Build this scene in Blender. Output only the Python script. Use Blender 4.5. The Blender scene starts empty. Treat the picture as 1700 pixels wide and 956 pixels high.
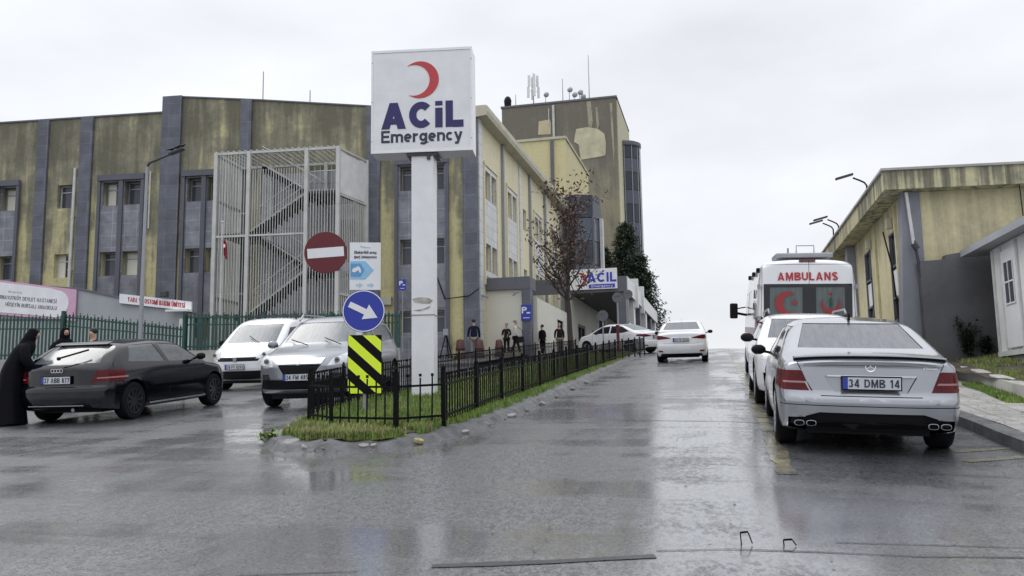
import bpy, bmesh, math, random
from mathutils import Vector, Matrix, Euler
R = math.radians
random.seed(7)
sc = bpy.context.scene
COL = sc.collection

# ---------------------------------------------------------------- camera, light, exposure
cam = bpy.data.objects.new('camera', bpy.data.cameras.new('camera')); COL.objects.link(cam)
cam.data.sensor_width = 36.0
cam.data.lens = 1400.0 / 1700.0 * 36.0
cam.data.clip_start = 0.1; cam.data.clip_end = 3000
YAW, PIT, ROL = R(13.8), R(7.22), R(0.9)
_f = Vector((-math.sin(YAW)*math.cos(PIT), math.cos(YAW)*math.cos(PIT), math.sin(PIT)))
_r0 = Vector((math.cos(YAW), math.sin(YAW), 0)); _u0 = _r0.cross(_f)
_r = _r0*math.cos(ROL) - _u0*math.sin(ROL); _u = _u0*math.cos(ROL) + _r0*math.sin(ROL)
cam.matrix_world = Matrix(((_r.x,_u.x,-_f.x,0),(_r.y,_u.y,-_f.y,0),(_r.z,_u.z,-_f.z,1.5),(0,0,0,1)))
sc.camera = cam

SUN_EL, SUN_AZ = R(52), R(-60)
w = bpy.data.worlds.new('World'); sc.world = w; w.use_nodes = True
nt = w.node_tree; nt.nodes.clear()
def N(tree, typ, **kw):
    n = tree.nodes.new(typ)
    for k, v in kw.items():
        if k.startswith('_'): setattr(n, k[1:], v)
        else: n.inputs[k.replace('__', ' ')].default_value = v
    return n
out = N(nt, 'ShaderNodeOutputWorld'); bg = N(nt, 'ShaderNodeBackground', Strength=0.1)
sky = N(nt, 'ShaderNodeTexSky'); sky.sky_type = 'NISHITA'; sky.sun_disc = False
sky.sun_elevation = SUN_EL; sky.sun_rotation = SUN_AZ
tc = N(nt, 'ShaderNodeTexCoord')
sep = N(nt, 'ShaderNodeSeparateXYZ'); nt.links.new(tc.outputs['Generated'], sep.inputs[0])
# overcast luminance rises towards the zenith (CIE overcast sky), with soft cloud banks
ramp = N(nt, 'ShaderNodeValToRGB'); nt.links.new(sep.outputs['Z'], ramp.inputs[0])
cr = ramp.color_ramp
cr.elements[0].position = 0.0; cr.elements[0].color = (6.75/20, 6.88/20, 7.15/20, 1)
cr.elements[1].position = 1.0; cr.elements[1].color = (13.5/20, 13.8/20, 14.4/20, 1)
e = cr.elements.new(0.40); e.color = (6.65/20, 6.82/20, 7.2/20, 1)
mp = N(nt, 'ShaderNodeMapping'); mp.inputs['Scale'].default_value = (1.6, 1.6, 4.2)
nt.links.new(tc.outputs['Generated'], mp.inputs[0])
nz = N(nt, 'ShaderNodeTexNoise', Scale=1.7, Detail=5.0, Roughness=0.5); nt.links.new(mp.outputs[0], nz.inputs['Vector'])
mr = N(nt, 'ShaderNodeMapRange'); mr.inputs['From Min'].default_value = 0.3; mr.inputs['From Max'].default_value = 0.7
mr.inputs['To Min'].default_value = 17.6; mr.inputs['To Max'].default_value = 22.2
nt.links.new(nz.outputs['Fac'], mr.inputs[0])
vm = N(nt, 'ShaderNodeVectorMath', _operation='SCALE'); nt.links.new(ramp.outputs[0], vm.inputs[0]); nt.links.new(mr.outputs[0], vm.inputs['Scale'])
mx = N(nt, 'ShaderNodeMix', _data_type='RGBA'); mx.inputs[0].default_value = 0.96
nt.links.new(sky.outputs[0], mx.inputs['A']); nt.links.new(vm.outputs[0], mx.inputs['B'])
nt.links.new(mx.outputs['Result'], bg.inputs[0]); nt.links.new(bg.outputs[0], out.inputs[0])

sun = bpy.data.objects.new('sun', bpy.data.lights.new('sun', 'SUN')); COL.objects.link(sun)
sun.data.energy = 0.6; sun.data.angle = R(25); sun.data.color = (1.0, 0.97, 0.93)
sun.rotation_euler = (R(90)-SUN_EL, 0, R(180)-SUN_AZ)
sc.view_settings.view_transform = 'Standard'; sc.view_settings.look = 'None'
sc.view_settings.exposure = 0.46; sc.view_settings.gamma = 1.0
sc.view_settings.use_curve_mapping = False
sc.cycles.max_bounces = 6; sc.cycles.glossy_bounces = 4; sc.cycles.diffuse_bounces = 3
sc.cycles.caustics_reflective = False

# ---------------------------------------------------------------- terrain height
def g0(y):
    if y < 44: return .233 + .0768*y
    s = min(y-44, 12.0)
    z = .233 + .0768*44 + .0768*s - .0768*s*s/24
    return z - (max(0, y-100))*.06
def g(x, y):
    return g0(y) - .04*min(max(x, 0), 2.0)*(1 if y < 60 else 0)

# ---------------------------------------------------------------- mesh helper
class MB:
    def __init__(s): s.v=[]; s.f=[]; s.m=[]; s.k=0
    def mat(s, k): s.k=k; return s
    def add(s, vs, fs):
        o=len(s.v); s.v += [tuple(v) for v in vs]
        for f in fs: s.f.append(tuple(i+o for i in f)); s.m.append(s.k)
        return s
    def box(s, x0,x1,y0,y1,z0,z1):
        return s.add([(x0,y0,z0),(x1,y0,z0),(x1,y1,z0),(x0,y1,z0),(x0,y0,z1),(x1,y0,z1),(x1,y1,z1),(x0,y1,z1)],
              [(0,3,2,1),(4,5,6,7),(0,1,5,4),(1,2,6,5),(2,3,7,6),(3,0,4,7)])
    def obox(s, c, a, b, h):   # oriented box: centre, half vectors
        c=Vector(c);a=Vector(a);b=Vector(b);h=Vector(h)
        vs=[c-a-b-h,c+a-b-h,c+a+b-h,c-a+b-h,c-a-b+h,c+a-b+h,c+a+b+h,c-a+b+h]
        return s.add(vs,[(0,3,2,1),(4,5,6,7),(0,1,5,4),(1,2,6,5),(2,3,7,6),(3,0,4,7)])
    def bar(s, p0, p1, w, h=None):  # square bar along p0-p1
        h=h or w; p0=Vector(p0);p1=Vector(p1);d=(p1-p0); L=d.length; d.normalize()
        up=Vector((0,0,1)) if abs(d.z)<.9 else Vector((0,1,0))
        a=d.cross(up).normalized(); b=a.cross(d)
        return s.obox((p0+p1)/2, a*w/2, b*h/2, d*L/2)
    def prism(s, poly, ax, t0, t1):  # poly 2D extruded along axis ax (0,1,2)
        def mk(p,t):
            if ax==0: return (t,p[0],p[1])
            if ax==1: return (p[0],t,p[1])
            return (p[0],p[1],t)
        n=len(poly); vs=[mk(p,t0) for p in poly]+[mk(p,t1) for p in poly]
        return s.add(vs,[tuple(range(n-1,-1,-1)),tuple(range(n,2*n))]+[(i,(i+1)%n,(i+1)%n+n,i+n) for i in range(n)])
    def tube(s, pts, r, n=8, cap=True):
        pts=[Vector(p) for p in pts]; rs=r if isinstance(r,(list,tuple)) else [r]*len(pts)
        rings=[]; prev=None
        for i,p in enumerate(pts):
            d=(pts[min(i+1,len(pts)-1)]-pts[max(i-1,0)]).normalized()
            if prev is None:
                up=Vector((0,0,1)) if abs(d.z)<.9 else Vector((0,1,0)); a=d.cross(up).normalized()
            else:
                a=(prev-d*prev.dot(d)).normalized()
            prev=a; b=d.cross(a)
            rings.append([p+(a*math.cos(2*math.pi*k/n)+b*math.sin(2*math.pi*k/n))*rs[i] for k in range(n)])
        vs=[v for q in rings for v in q]; fs=[]
        for i in range(len(rings)-1):
            for k in range(n):
                fs.append((i*n+k,i*n+(k+1)%n,(i+1)*n+(k+1)%n,(i+1)*n+k))
        if cap: fs.append(tuple(range(n-1,-1,-1))); fs.append(tuple(range((len(rings)-1)*n,len(rings)*n)))
        return s.add(vs,fs)
    def lathe(s, prof, n=24, ax=2, c=(0,0,0)):  # prof [(r,h)]
        vs=[];fs=[]
        for r,h in prof:
            for k in range(n):
                a=2*math.pi*k/n; u,v=r*math.cos(a),r*math.sin(a)
                p={2:(u,v,h),0:(h,u,v),1:(v,h,u)}[ax]; vs.append((p[0]+c[0],p[1]+c[1],p[2]+c[2]))
        for i in range(len(prof)-1):
            for k in range(n): fs.append((i*n+k,i*n+(k+1)%n,(i+1)*n+(k+1)%n,(i+1)*n+k))
        fs.append(tuple(range(n-1,-1,-1))); fs.append(tuple(range((len(prof)-1)*n,len(prof)*n)))
        return s.add(vs,fs)
    def ell(s, c, r, n=12):
        vs=[];fs=[]
        for i in range(1,n):
            t=math.pi*i/n
            for k in range(2*n):
                a=math.pi*k/n; vs.append((c[0]+r[0]*math.sin(t)*math.cos(a),c[1]+r[1]*math.sin(t)*math.sin(a),c[2]+r[2]*math.cos(t)))
        m=2*n
        for i in range(n-2):
            for k in range(m): fs.append((i*m+k,(i+1)*m+k,(i+1)*m+(k+1)%m,i*m+(k+1)%m))
        fs.append(tuple(range(m))); fs.append(tuple(range((n-1)*m-1,(n-2)*m-1,-1)))
        return s.add(vs,fs)
    def build(s, name, mats, parent=None, bevel=0, smooth=False, loc=None, rot=None, seg=2, label=None, fix=True):
        me=bpy.data.meshes.new(name); me.from_pydata(s.v,[],s.f)
        if not isinstance(mats,(list,tuple)): mats=[mats]
        for m in mats: me.materials.append(m)
        if len(mats)>1: me.polygons.foreach_set('material_index', s.m)
        me.update()
        if bevel or fix:
            bm=bmesh.new(); bm.from_mesh(me)
            if fix: bmesh.ops.recalc_face_normals(bm, faces=bm.faces)
            if bevel: bmesh.ops.bevel(bm, geom=bm.edges[:], offset=bevel, segments=seg, affect='EDGES', profile=.5, clamp_overlap=True)
            bm.to_mesh(me); bm.free()
        if smooth:
            for p in me.polygons: p.use_smooth=True
            me.set_sharp_from_angle(angle=R(smooth if smooth is not True else 40))
        o=bpy.data.objects.new(name, me); COL.objects.link(o)
        if parent: o.parent=parent
        if loc is not None: o.location=loc
        if rot is not None: o.rotation_euler=rot
        if label: o['label']=label
        return o
def tag(o, label=None, cat=None, group=None, kind=None):
    if label: o['label']=label
    if cat: o['category']=cat
    if group: o['group']=group
    if kind: o['kind']=kind
    return o
def thing(name, label, cat, loc=(0,0,0), rot=(0,0,0), group=None):
    o=bpy.data.objects.new(name,None); COL.objects.link(o); o.location=loc; o.rotation_euler=rot
    o.empty_display_size=.2
    return tag(o,label,cat,group)
def copy_tree(o, parent=None):
    c=o.copy(); COL.objects.link(c)
    if parent: c.parent=parent
    for ch in list(o.children): copy_tree(ch, c)
    return c
def text(s, size, m, parent, loc, rot, name='lettering', bold=0.0, sx=1.0, ext=.004, align='CENTER', spacing=1.0):
    cu=bpy.data.curves.new('t','FONT'); cu.body=s; cu.size=size; cu.align_x=align; cu.align_y='CENTER'
    cu.offset=bold; cu.extrude=ext; cu.space_character=spacing; cu.resolution_u=3
    t=bpy.data.objects.new('t',cu); COL.objects.link(t)
    dg=bpy.context.evaluated_depsgraph_get(); me=bpy.data.meshes.new_from_object(t.evaluated_get(dg))
    bpy.data.objects.remove(t)
    me.materials.clear(); me.materials.append(m); me.name=name
    o=bpy.data.objects.new(name,me); COL.objects.link(o)
    if parent: o.parent=parent
    o.location=loc; o.rotation_euler=rot; o.scale=(sx,1,1)
    return o

def stroke(mb,pts,w,y0,y1):
    P=[Vector((p[0],p[1])) for p in pts]; n=len(P); l=[];r=[]
    for i,p in enumerate(P):
        d0=(P[i]-P[i-1]).normalized() if i else (P[1]-P[0]).normalized()
        d1=(P[i+1]-P[i]).normalized() if i<n-1 else d0
        t=(d0+d1).normalized(); nn=Vector((-t.y,t.x)); k=w/2/max(.35,nn.dot(Vector((-d0.y,d0.x))))
        l.append(p+nn*k); r.append(p-nn*k)
    vs=[];fs=[]
    for i in range(n):
        for q,y in ((l[i],y0),(r[i],y0),(r[i],y1),(l[i],y1)): vs.append((q.x,y,q.y))
        if i:
            o=4*i
            for k in range(4): fs.append((o-4+k,o-4+(k+1)%4,o+(k+1)%4,o+k))
    fs+= [(3,2,1,0),(4*n-4,4*n-3,4*n-2,4*n-1)]
    mb.add(vs,fs)
def arc(cx,cy,rx,ry,a0,a1,n=14): return [(cx+rx*math.cos(R(a0+(a1-a0)*i/n)),cy+ry*math.sin(R(a0+(a1-a0)*i/n))) for i in range(n+1)]
def PG(*p): return ('P',list(p))
GL={'A':(.92,lambda t:[PG((0,0),(t*1.12,0),(.46+t*.56,1),(.46-t*.56,1)),PG((.92,0),(.92-t*1.12,0),(.46-t*.56,1),(.46+t*.56,1)),PG((.20,.17),(.72,.17),(.72-.08*t/.2,.17+t*.85),(.20+.08*t/.2,.17+t*.85))]),
'B':(.78,lambda t:[[(t/2,0),(t/2,1)],[(t,1-t/2)]+arc(.48,.76,.24-t*.1,.24-t/2,90,-90,8)+[(t,.52)],[(t,.50)]+arc(.50,.26,.28-t*.1,.26-t/2,90,-90,8)+[(t,t/2)]]),
'C':(.86,lambda t:[arc(.45,.5,.45-t/2,.5-t/2,42,318,22)]),
'D':(.80,lambda t:[[(t/2,0),(t/2,1)],[(t,1-t/2)]+arc(.36,.5,.44-t/2,.5-t/2,90,-90,12)+[(t,t/2)]]),
'E':(.70,lambda t:[[(t/2,0),(t/2,1)],[(t,1-t/2),(.70,1-t/2)],[(t,.51),(.64,.51)],[(t,t/2),(.70,t/2)]]),
'F':(.66,lambda t:[[(t/2,0),(t/2,1)],[(t,1-t/2),(.66,1-t/2)],[(t,.50),(.60,.50)]]),
'H':(.80,lambda t:[[(t/2,0),(t/2,1)],[(.80-t/2,0),(.80-t/2,1)],[(t,.5),(.80-t,.5)]]),
'I':(.24,lambda t:[[(.12,0),(.12,1)]]),
'K':(.80,lambda t:[[(t/2,0),(t/2,1)],[(t,.42),(.78-t*.3,1)],[(t+.12,.52),(.80-t*.4,0)]]),
'L':(.66,lambda t:[[(t/2,1),(t/2,0)],[(t,t*.45),(.66,t*.45)]]),
'M':(.96,lambda t:[[(t/2,0),(t/2,1)],[(.96-t/2,0),(.96-t/2,1)],[(t*.7,.96),(.48,.12),(.96-t*.7,.96)]]),
'N':(.82,lambda t:[[(t/2,0),(t/2,1)],[(.82-t/2,0),(.82-t/2,1)],[(t*.6,.97),(.82-t*.6,.03)]]),
'O':(.88,lambda t:[arc(.44,.5,.44-t/2,.5-t/2,0,360,24)]),
'P':(.76,lambda t:[[(t/2,0),(t/2,1)],[(t,1-t/2)]+arc(.46,.71,.28-t*.1,.29-t/2,90,-90,8)+[(t,.42+t/2)]]),
'R':(.80,lambda t:[[(t/2,0),(t/2,1)],[(t,1-t/2)]+arc(.48,.72,.28-t*.1,.28-t/2,90,-90,8)+[(t,.44+t/2)],[(.44,.44),(.80-t/2,0)]]),
'S':(.76,lambda t:[arc(.38,.745,.38-t/2,.255-t/2+.02,25,270,12)+arc(.38,.255,.38-t/2,.255-t/2+.02,90,-155,12)]),
'T':(.74,lambda t:[[(.37,0),(.37,1-t)],[(0,1-t/2),(.74,1-t/2)]]),
'U':(.82,lambda t:[[(t/2,1)]+arc(.41,.40,.41-t/2,.40-t/2,180,360,12)+[(.82-t/2,1)]]),
'V':(.82,lambda t:[[(t/2,1),(.41,t*.5),(.82-t/2,1)]]),
'Y':(.80,lambda t:[[(.40,0),(.40,.46)],[(t/2,1),(.40,.46),(.80-t/2,1)]]),
'i':(.26,lambda t:[[(.13,0),(.13,.74)],[(.13,.83),(.13,1.0)]]),
'm':(.98,lambda t:[[(t/2,0),(t/2,.72)],[(t*.8,.5)]+arc(.30,.47,.19,.25-t/2,150,0,8)+[(.49,0)],[(.49+t*.3,.5)]+arc(.69,.47,.21,.25-t/2,150,0,8)+[(.90,0)]]),
'e':(.62,lambda t:[[(t*.9,.36),(.62-t*.5,.36)],arc(.31,.36,.31-t/2,.36-t/2,0,305,20)]),
'r':(.44,lambda t:[[(t/2,0),(t/2,.72)],[(t*.8,.45)]+arc(.34,.44,.20,.26-t/2,165,70,6)]),
'g':(.64,lambda t:[arc(.30,.38,.30-t/2,.34-t/2,20,340,16),[(.64-t/2,.72)]+[(.64-t/2,.0)]+arc(.32,.0,.32-t/2,.24-t/2,0,-150,8)]),
'n':(.62,lambda t:[[(t/2,0),(t/2,.72)],[(t*.8,.5)]+arc(.33,.44,.22,.28-t/2,150,0,8)+[(.62-t/2,0)]]),
'c':(.58,lambda t:[arc(.31,.36,.31-t/2,.36-t/2,48,312,14)]),
'y':(.64,lambda t:[[(t*.4,.72),(.33,.06)],[(.64-t*.4,.72),(.28,-.18),(.06,-.20)]]),
'0':(.66,lambda t:[arc(.33,.5,.33-t/2,.5-t/2,0,360,20)]),
'1':(.44,lambda t:[[(.30,0),(.30,1)],[(.04,.74),(.26,.92)]]),
'2':(.66,lambda t:[arc(.33,.70,.33-t/2,.30-t/2,170,-30,10)+[(t*.4,t*.6)],[(t*.1,t/2),(.66,t/2)]]),
'3':(.66,lambda t:[arc(.32,.74,.30-t/2,.26-t/2,160,-80,10),arc(.32,.27,.33-t/2,.27-t/2,85,-160,10)]),
'4':(.70,lambda t:[[(.50,0),(.50,1)],[(.46,.96),(t/2,.30)],[(.02,.26),(.70,.26)]]),
'5':(.66,lambda t:[[(.60,1-t/2),(.14,1-t/2),(.10,.52)],arc(.30,.33,.35-t/2,.33-t/2,120,-150,12)]),
'7':(.64,lambda t:[[(0,1-t/2),(.62,1-t/2)],[(.60,.96),(.24,0)]]),
'8':(.66,lambda t:[arc(.33,.76,.28-t/2,.24-t/2,0,360,16),arc(.33,.27,.33-t/2,.27-t/2,0,360,18)]),
'9':(.66,lambda t:[arc(.33,.68,.33-t/2,.32-t/2,0,360,16),[(.66-t/2,.66),(.60,.30),(.20,.02)]])}
ACC={'İ':('I','d'),'Ö':('O','dd'),'Ü':('U','dd'),'Ş':('S','c'),'Ç':('C','c')}
def sign_text(s,h,x,z,par,m,y,t=.22,gap=.12,sx=1.0,ext=.006,rot=None,loc=None,name='lettering',shear=0.0,step=.0006):
    ch=[ACC.get(c,(c,'')) for c in s]
    wd=lambda c:(.34 if c==' ' else GL[c][0])
    t0=sum(wd(c) for c,_ in ch)+gap*(len(s)-1); u=-t0/2; mb=MB(); k=0
    for c,ac in ch:
        if c!=' ':
            items=list(GL[c][1](t)); W_=wd(c)
            if ac=='d': items.append([(W_/2,1.08),(W_/2,1.08+t)])
            if ac=='dd': items+= [[(W_*.3,1.08),(W_*.3,1.08+t*.9)],[(W_*.7,1.08),(W_*.7,1.08+t*.9)]]
            if ac=='c': items.append([(W_*.5,-.04),(W_*.42,-.22)])
            for st in items:
                f=lambda p:((u+p[0])*h*sx+x,p[1]*h+z+shear*((u+p[0])*h*sx))
                if isinstance(st,tuple): mb.prism([f(p) for p in st[1]],1,y-step*k,y+ext)
                else: stroke(mb,[f(p) for p in st],t*h,y-step*k,y+ext)
                k=(k+1)%5
        u+=wd(c)+gap
    return mb.build(name,m,par,rot=rot,loc=loc)

# ---------------------------------------------------------------- materials
MT={}
def pm(name, col, rough=.6, metal=0.0, var=.08, vscale=3.0, bump=.0, bscale=60.0, spec=.5, coat=0.0, alpha=None, wet=0.0):
    """principled material with a slight procedural variation of colour and roughness"""
    if name in MT: return MT[name]
    m=bpy.data.materials.new(name); m.use_nodes=True; t=m.node_tree; b=t.nodes['Principled BSDF']
    tc=N(t,'ShaderNodeTexCoord'); nz=N(t,'ShaderNodeTexNoise',Scale=vscale,Detail=6.0,Roughness=.6)
    t.links.new(tc.outputs['Object'],nz.inputs['Vector'])
    mr=N(t,'ShaderNodeMapRange'); mr.inputs['From Min'].default_value=.3; mr.inputs['From Max'].default_value=.7
    mr.inputs['To Min'].default_value=1-var; mr.inputs['To Max'].default_value=1+var
    t.links.new(nz.outputs['Fac'],mr.inputs[0])
    vm=N(t,'ShaderNodeVectorMath',_operation='SCALE'); vm.inputs[0].default_value=col[:3]; t.links.new(mr.outputs[0],vm.inputs['Scale'])
    t.links.new(vm.outputs[0],b.inputs['Base Color'])
    mr2=N(t,'ShaderNodeMapRange'); mr2.inputs['To Min'].default_value=max(0.02,rough-.08); mr2.inputs['To Max'].default_value=min(1,rough+.08)
    t.links.new(nz.outputs['Fac'],mr2.inputs[0]); t.links.new(mr2.outputs[0],b.inputs['Roughness'])
    b.inputs['Metallic'].default_value=metal; b.inputs['Specular IOR Level'].default_value=spec
    if coat: b.inputs['Coat Weight'].default_value=coat; b.inputs['Coat Roughness'].default_value=.04
    if bump:
        n2=N(t,'ShaderNodeTexNoise',Scale=bscale,Detail=4.0); t.links.new(tc.outputs['Object'],n2.inputs['Vector'])
        bp=N(t,'ShaderNodeBump',Strength=bump,Distance=.01); t.links.new(n2.outputs['Fac'],bp.inputs['Height']); t.links.new(bp.outputs[0],b.inputs['Normal'])
    MT[name]=m; return m

def stained(name, top, low, z0, z1, dark=.55, streak=1.0, xs=1.3, patch=.5):
    """rendered wall with grime: darker from the parapet down, vertical run-off streaks"""
    m=bpy.data.materials.new(name); m.use_nodes=True; t=m.node_tree; b=t.nodes['Principled BSDF']; L=t.links.new
    tc=N(t,'ShaderNodeTexCoord'); sp=N(t,'ShaderNodeSeparateXYZ'); L(tc.outputs['Object'],sp.inputs[0])
    mp=N(t,'ShaderNodeMapping'); mp.inputs['Scale'].default_value=(xs,xs,.10); L(tc.outputs['Object'],mp.inputs[0])
    st=N(t,'ShaderNodeTexNoise',Scale=1.6,Detail=7.0,Roughness=.62,Distortion=.25); L(mp.outputs[0],st.inputs['Vector'])
    bl=N(t,'ShaderNodeTexNoise',Scale=.55,Detail=8.0,Roughness=.65); L(tc.outputs['Object'],bl.inputs['Vector'])
    fine=N(t,'ShaderNodeTexNoise',Scale=6.0,Detail=8.0,Roughness=.7); L(tc.outputs['Object'],fine.inputs['Vector'])
    zr=N(t,'ShaderNodeMapRange'); zr.inputs['From Min'].default_value=z0; zr.inputs['From Max'].default_value=z1; L(sp.outputs['Z'],zr.inputs[0])
    def math_(op,a,b_):
        n=N(t,'ShaderNodeMath',_operation=op)
        for i,v in enumerate((a,b_)):
            if isinstance(v,(int,float)): n.inputs[i].default_value=v
            else: L(v,n.inputs[i])
        return n.outputs[0]
    s1=math_('MULTIPLY',math_('SUBTRACT',st.outputs['Fac'],.5),2.4*streak)
    s2=math_('MULTIPLY',math_('SUBTRACT',bl.outputs['Fac'],.5),2.2*patch)
    f=math_('ADD',math_('ADD',zr.outputs[0],s1),s2)
    rp=N(t,'ShaderNodeValToRGB'); L(f,rp.inputs[0]); c=rp.color_ramp
    c.elements[0].position=.15; c.elements[0].color=(*low,1)
    c.elements[1].position=.95; c.elements[1].color=(*[v*dark for v in top],1)
    k=c.elements.new(.55); k.color=(*top,1)
    fr=N(t,'ShaderNodeMapRange'); fr.inputs['From Min'].default_value=.3; fr.inputs['From Max'].default_value=.7; fr.inputs['To Min'].default_value=.86; fr.inputs['To Max'].default_value=1.12
    L(fine.outputs['Fac'],fr.inputs[0])
    vm=N(t,'ShaderNodeVectorMath',_operation='SCALE'); L(rp.outputs[0],vm.inputs[0]); L(fr.outputs[0],vm.inputs['Scale']); L(vm.outputs[0],b.inputs['Base Color'])
    b.inputs['Roughness'].default_value=.8
    bp=N(t,'ShaderNodeBump',Strength=.25,Distance=.02); L(fine.outputs['Fac'],bp.inputs['Height']); L(bp.outputs[0],b.inputs['Normal'])
    MT[name]=m; return m

def blocks(name, c1, c2, mortar, bw, bh, axis='x', rough=.55, var=.5, msize=.012):
    """cladding of blocks in rows; axis tells which horizontal coordinate runs along the wall"""
    m=bpy.data.materials.new(name); m.use_nodes=True; t=m.node_tree; b=t.nodes['Principled BSDF']; L=t.links.new
    tc=N(t,'ShaderNodeTexCoord'); sp=N(t,'ShaderNodeSeparateXYZ'); L(tc.outputs['Object'],sp.inputs[0])
    cb=N(t,'ShaderNodeCombineXYZ'); L(sp.outputs['X' if axis=='x' else 'Y'],cb.inputs[0]); L(sp.outputs['Z'],cb.inputs[1])
    br=N(t,'ShaderNodeTexBrick'); L(cb.outputs[0],br.inputs['Vector']); br.offset=0.0
    br.inputs['Color1'].default_value=(*c1,1); br.inputs['Color2'].default_value=(*c2,1); br.inputs['Mortar'].default_value=(*mortar,1)
    br.inputs['Scale'].default_value=1.0; br.inputs['Brick Width'].default_value=bw; br.inputs['Row Height'].default_value=bh
    br.inputs['Mortar Size'].default_value=msize; br.inputs['Mortar Smooth'].default_value=.4
    nz=N(t,'ShaderNodeTexNoise',Scale=1.4,Detail=8.0,Roughness=.65); L(tc.outputs['Object'],nz.inputs['Vector'])
    fr=N(t,'ShaderNodeMapRange'); fr.inputs['From Min'].default_value=.3; fr.inputs['From Max'].default_value=.7; fr.inputs['To Min'].default_value=1-var*.5; fr.inputs['To Max'].default_value=1+var*.5
    L(nz.outputs['Fac'],fr.inputs[0])
    vm=N(t,'ShaderNodeVectorMath',_operation='SCALE'); L(br.outputs['Color'],vm.inputs[0]); L(fr.outputs[0],vm.inputs['Scale']); L(vm.outputs[0],b.inputs['Base Color'])
    b.inputs['Roughness'].default_value=rough
    bp=N(t,'ShaderNodeBump',Strength=.5,Distance=.01); bp.invert=True; L(br.outputs['Fac'],bp.inputs['Height']); L(bp.outputs[0],b.inputs['Normal'])
    MT[name]=m; return m

def asphalt():
    m=bpy.data.materials.new('wet_asphalt'); m.use_nodes=True; t=m.node_tree; b=t.nodes['Principled BSDF']; L=t.links.new
    tc=N(t,'ShaderNodeTexCoord')
    mp=N(t,'ShaderNodeMapping'); mp.inputs['Scale'].default_value=(1.0,.30,1); mp.inputs['Rotation'].default_value=(0,0,R(8)); L(tc.outputs['Object'],mp.inputs[0])
    big=N(t,'ShaderNodeTexNoise',Scale=.75,Detail=7.0,Roughness=.62,Distortion=.5); L(mp.outputs[0],big.inputs['Vector'])
    # tyre-swept bands run across the mouth of the left road
    mp2=N(t,'ShaderNodeMapping'); mp2.inputs['Scale'].default_value=(.10,1.0,1); mp2.inputs['Rotation'].default_value=(0,0,R(-4)); L(tc.outputs['Object'],mp2.inputs[0])
    med=N(t,'ShaderNodeTexNoise',Scale=1.3,Detail=5.0,Roughness=.6,Distortion=.3); L(mp2.outputs[0],med.inputs['Vector'])
    fine=N(t,'ShaderNodeTexNoise',Scale=55.0,Detail=3.0,Roughness=.7); L(tc.outputs['Object'],fine.inputs['Vector'])
    vor=N(t,'ShaderNodeTexVoronoi',Scale=70.0); L(tc.outputs['Object'],vor.inputs['Vector'])
    def ma(op,a,c,clamp=False):
        n=N(t,'ShaderNodeMath',_operation=op); n.use_clamp=clamp
        for i,v in enumerate((a,c)):
            if isinstance(v,(int,float)): n.inputs[i].default_value=v
            else: L(v,n.inputs[i])
        return n.outputs[0]
    wet=ma('ADD',ma('MULTIPLY',big.outputs['Fac'],.55),ma('MULTIPLY',med.outputs['Fac'],.45))
    wr=N(t,'ShaderNodeMapRange'); wr.interpolation_type='SMOOTHSTEP'; wr.inputs['From Min'].default_value=.44; wr.inputs['From Max'].default_value=.56; L(wet,wr.inputs[0])
    W=wr.outputs[0]     # 1 = standing film of water, 0 = damp open aggregate
    gm=N(t,'ShaderNodeMapping'); gm.inputs['Scale'].default_value=(1,.55,1); L(tc.outputs['Object'],gm.inputs[0])
    grit=N(t,'ShaderNodeTexNoise',Scale=20.0,Detail=5.0,Roughness=.75); L(gm.outputs[0],grit.inputs['Vector'])
    gr=N(t,'ShaderNodeMapRange'); gr.interpolation_type='SMOOTHSTEP'; gr.inputs['From Min'].default_value=.46; gr.inputs['From Max'].default_value=.54; L(grit.outputs['Fac'],gr.inputs[0])
    G=gr.outputs[0]     # single stones standing in water
    cr=N(t,'ShaderNodeValToRGB'); L(fine.outputs['Fac'],cr.inputs[0]); c=cr.color_ramp
    c.elements[0].position=.42; c.elements[0].color=(.012,.013,.017,1); c.elements[1].position=.68; c.elements[1].color=(.15,.155,.172,1)
    L(cr.outputs[0],b.inputs['Base Color'])
    b.inputs['Roughness'].default_value=.40; b.inputs['IOR'].default_value=1.7
    film=ma('ADD',ma('MULTIPLY',W,.78),ma('MULTIPLY',G,.58),True)
    film2=ma('ADD',ma('MULTIPLY',film,.90),.10,True)
    L(film2,b.inputs['Coat Weight'])
    b.inputs['Coat IOR'].default_value=4.0
    rr=N(t,'ShaderNodeMapRange'); rr.inputs['To Min'].default_value=.26; rr.inputs['To Max'].default_value=.12; L(W,rr.inputs[0]); L(rr.outputs[0],b.inputs['Coat Roughness'])
    bs=N(t,'ShaderNodeMapRange'); bs.inputs['To Min'].default_value=.8; bs.inputs['To Max'].default_value=.3; L(W,bs.inputs[0])
    bp=N(t,'ShaderNodeBump',Distance=.006); L(bs.outputs[0],bp.inputs['Strength'])
    L(ma('ADD',grit.outputs['Fac'],ma('MULTIPLY',vor.outputs['Distance'],.6)),bp.inputs['Height']); L(bp.outputs[0],b.inputs['Normal'])
    b2=N(t,'ShaderNodeBump',Distance=.008); L(ma('MULTIPLY',bs.outputs[0],.24),b2.inputs['Strength']); L(ma('ADD',grit.outputs['Fac'],ma('MULTIPLY',big.outputs['Fac'],2.5)),b2.inputs['Height']); L(b2.outputs[0],b.inputs['Coat Normal'])
    MT['asphalt']=m; return m
asphalt()

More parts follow.
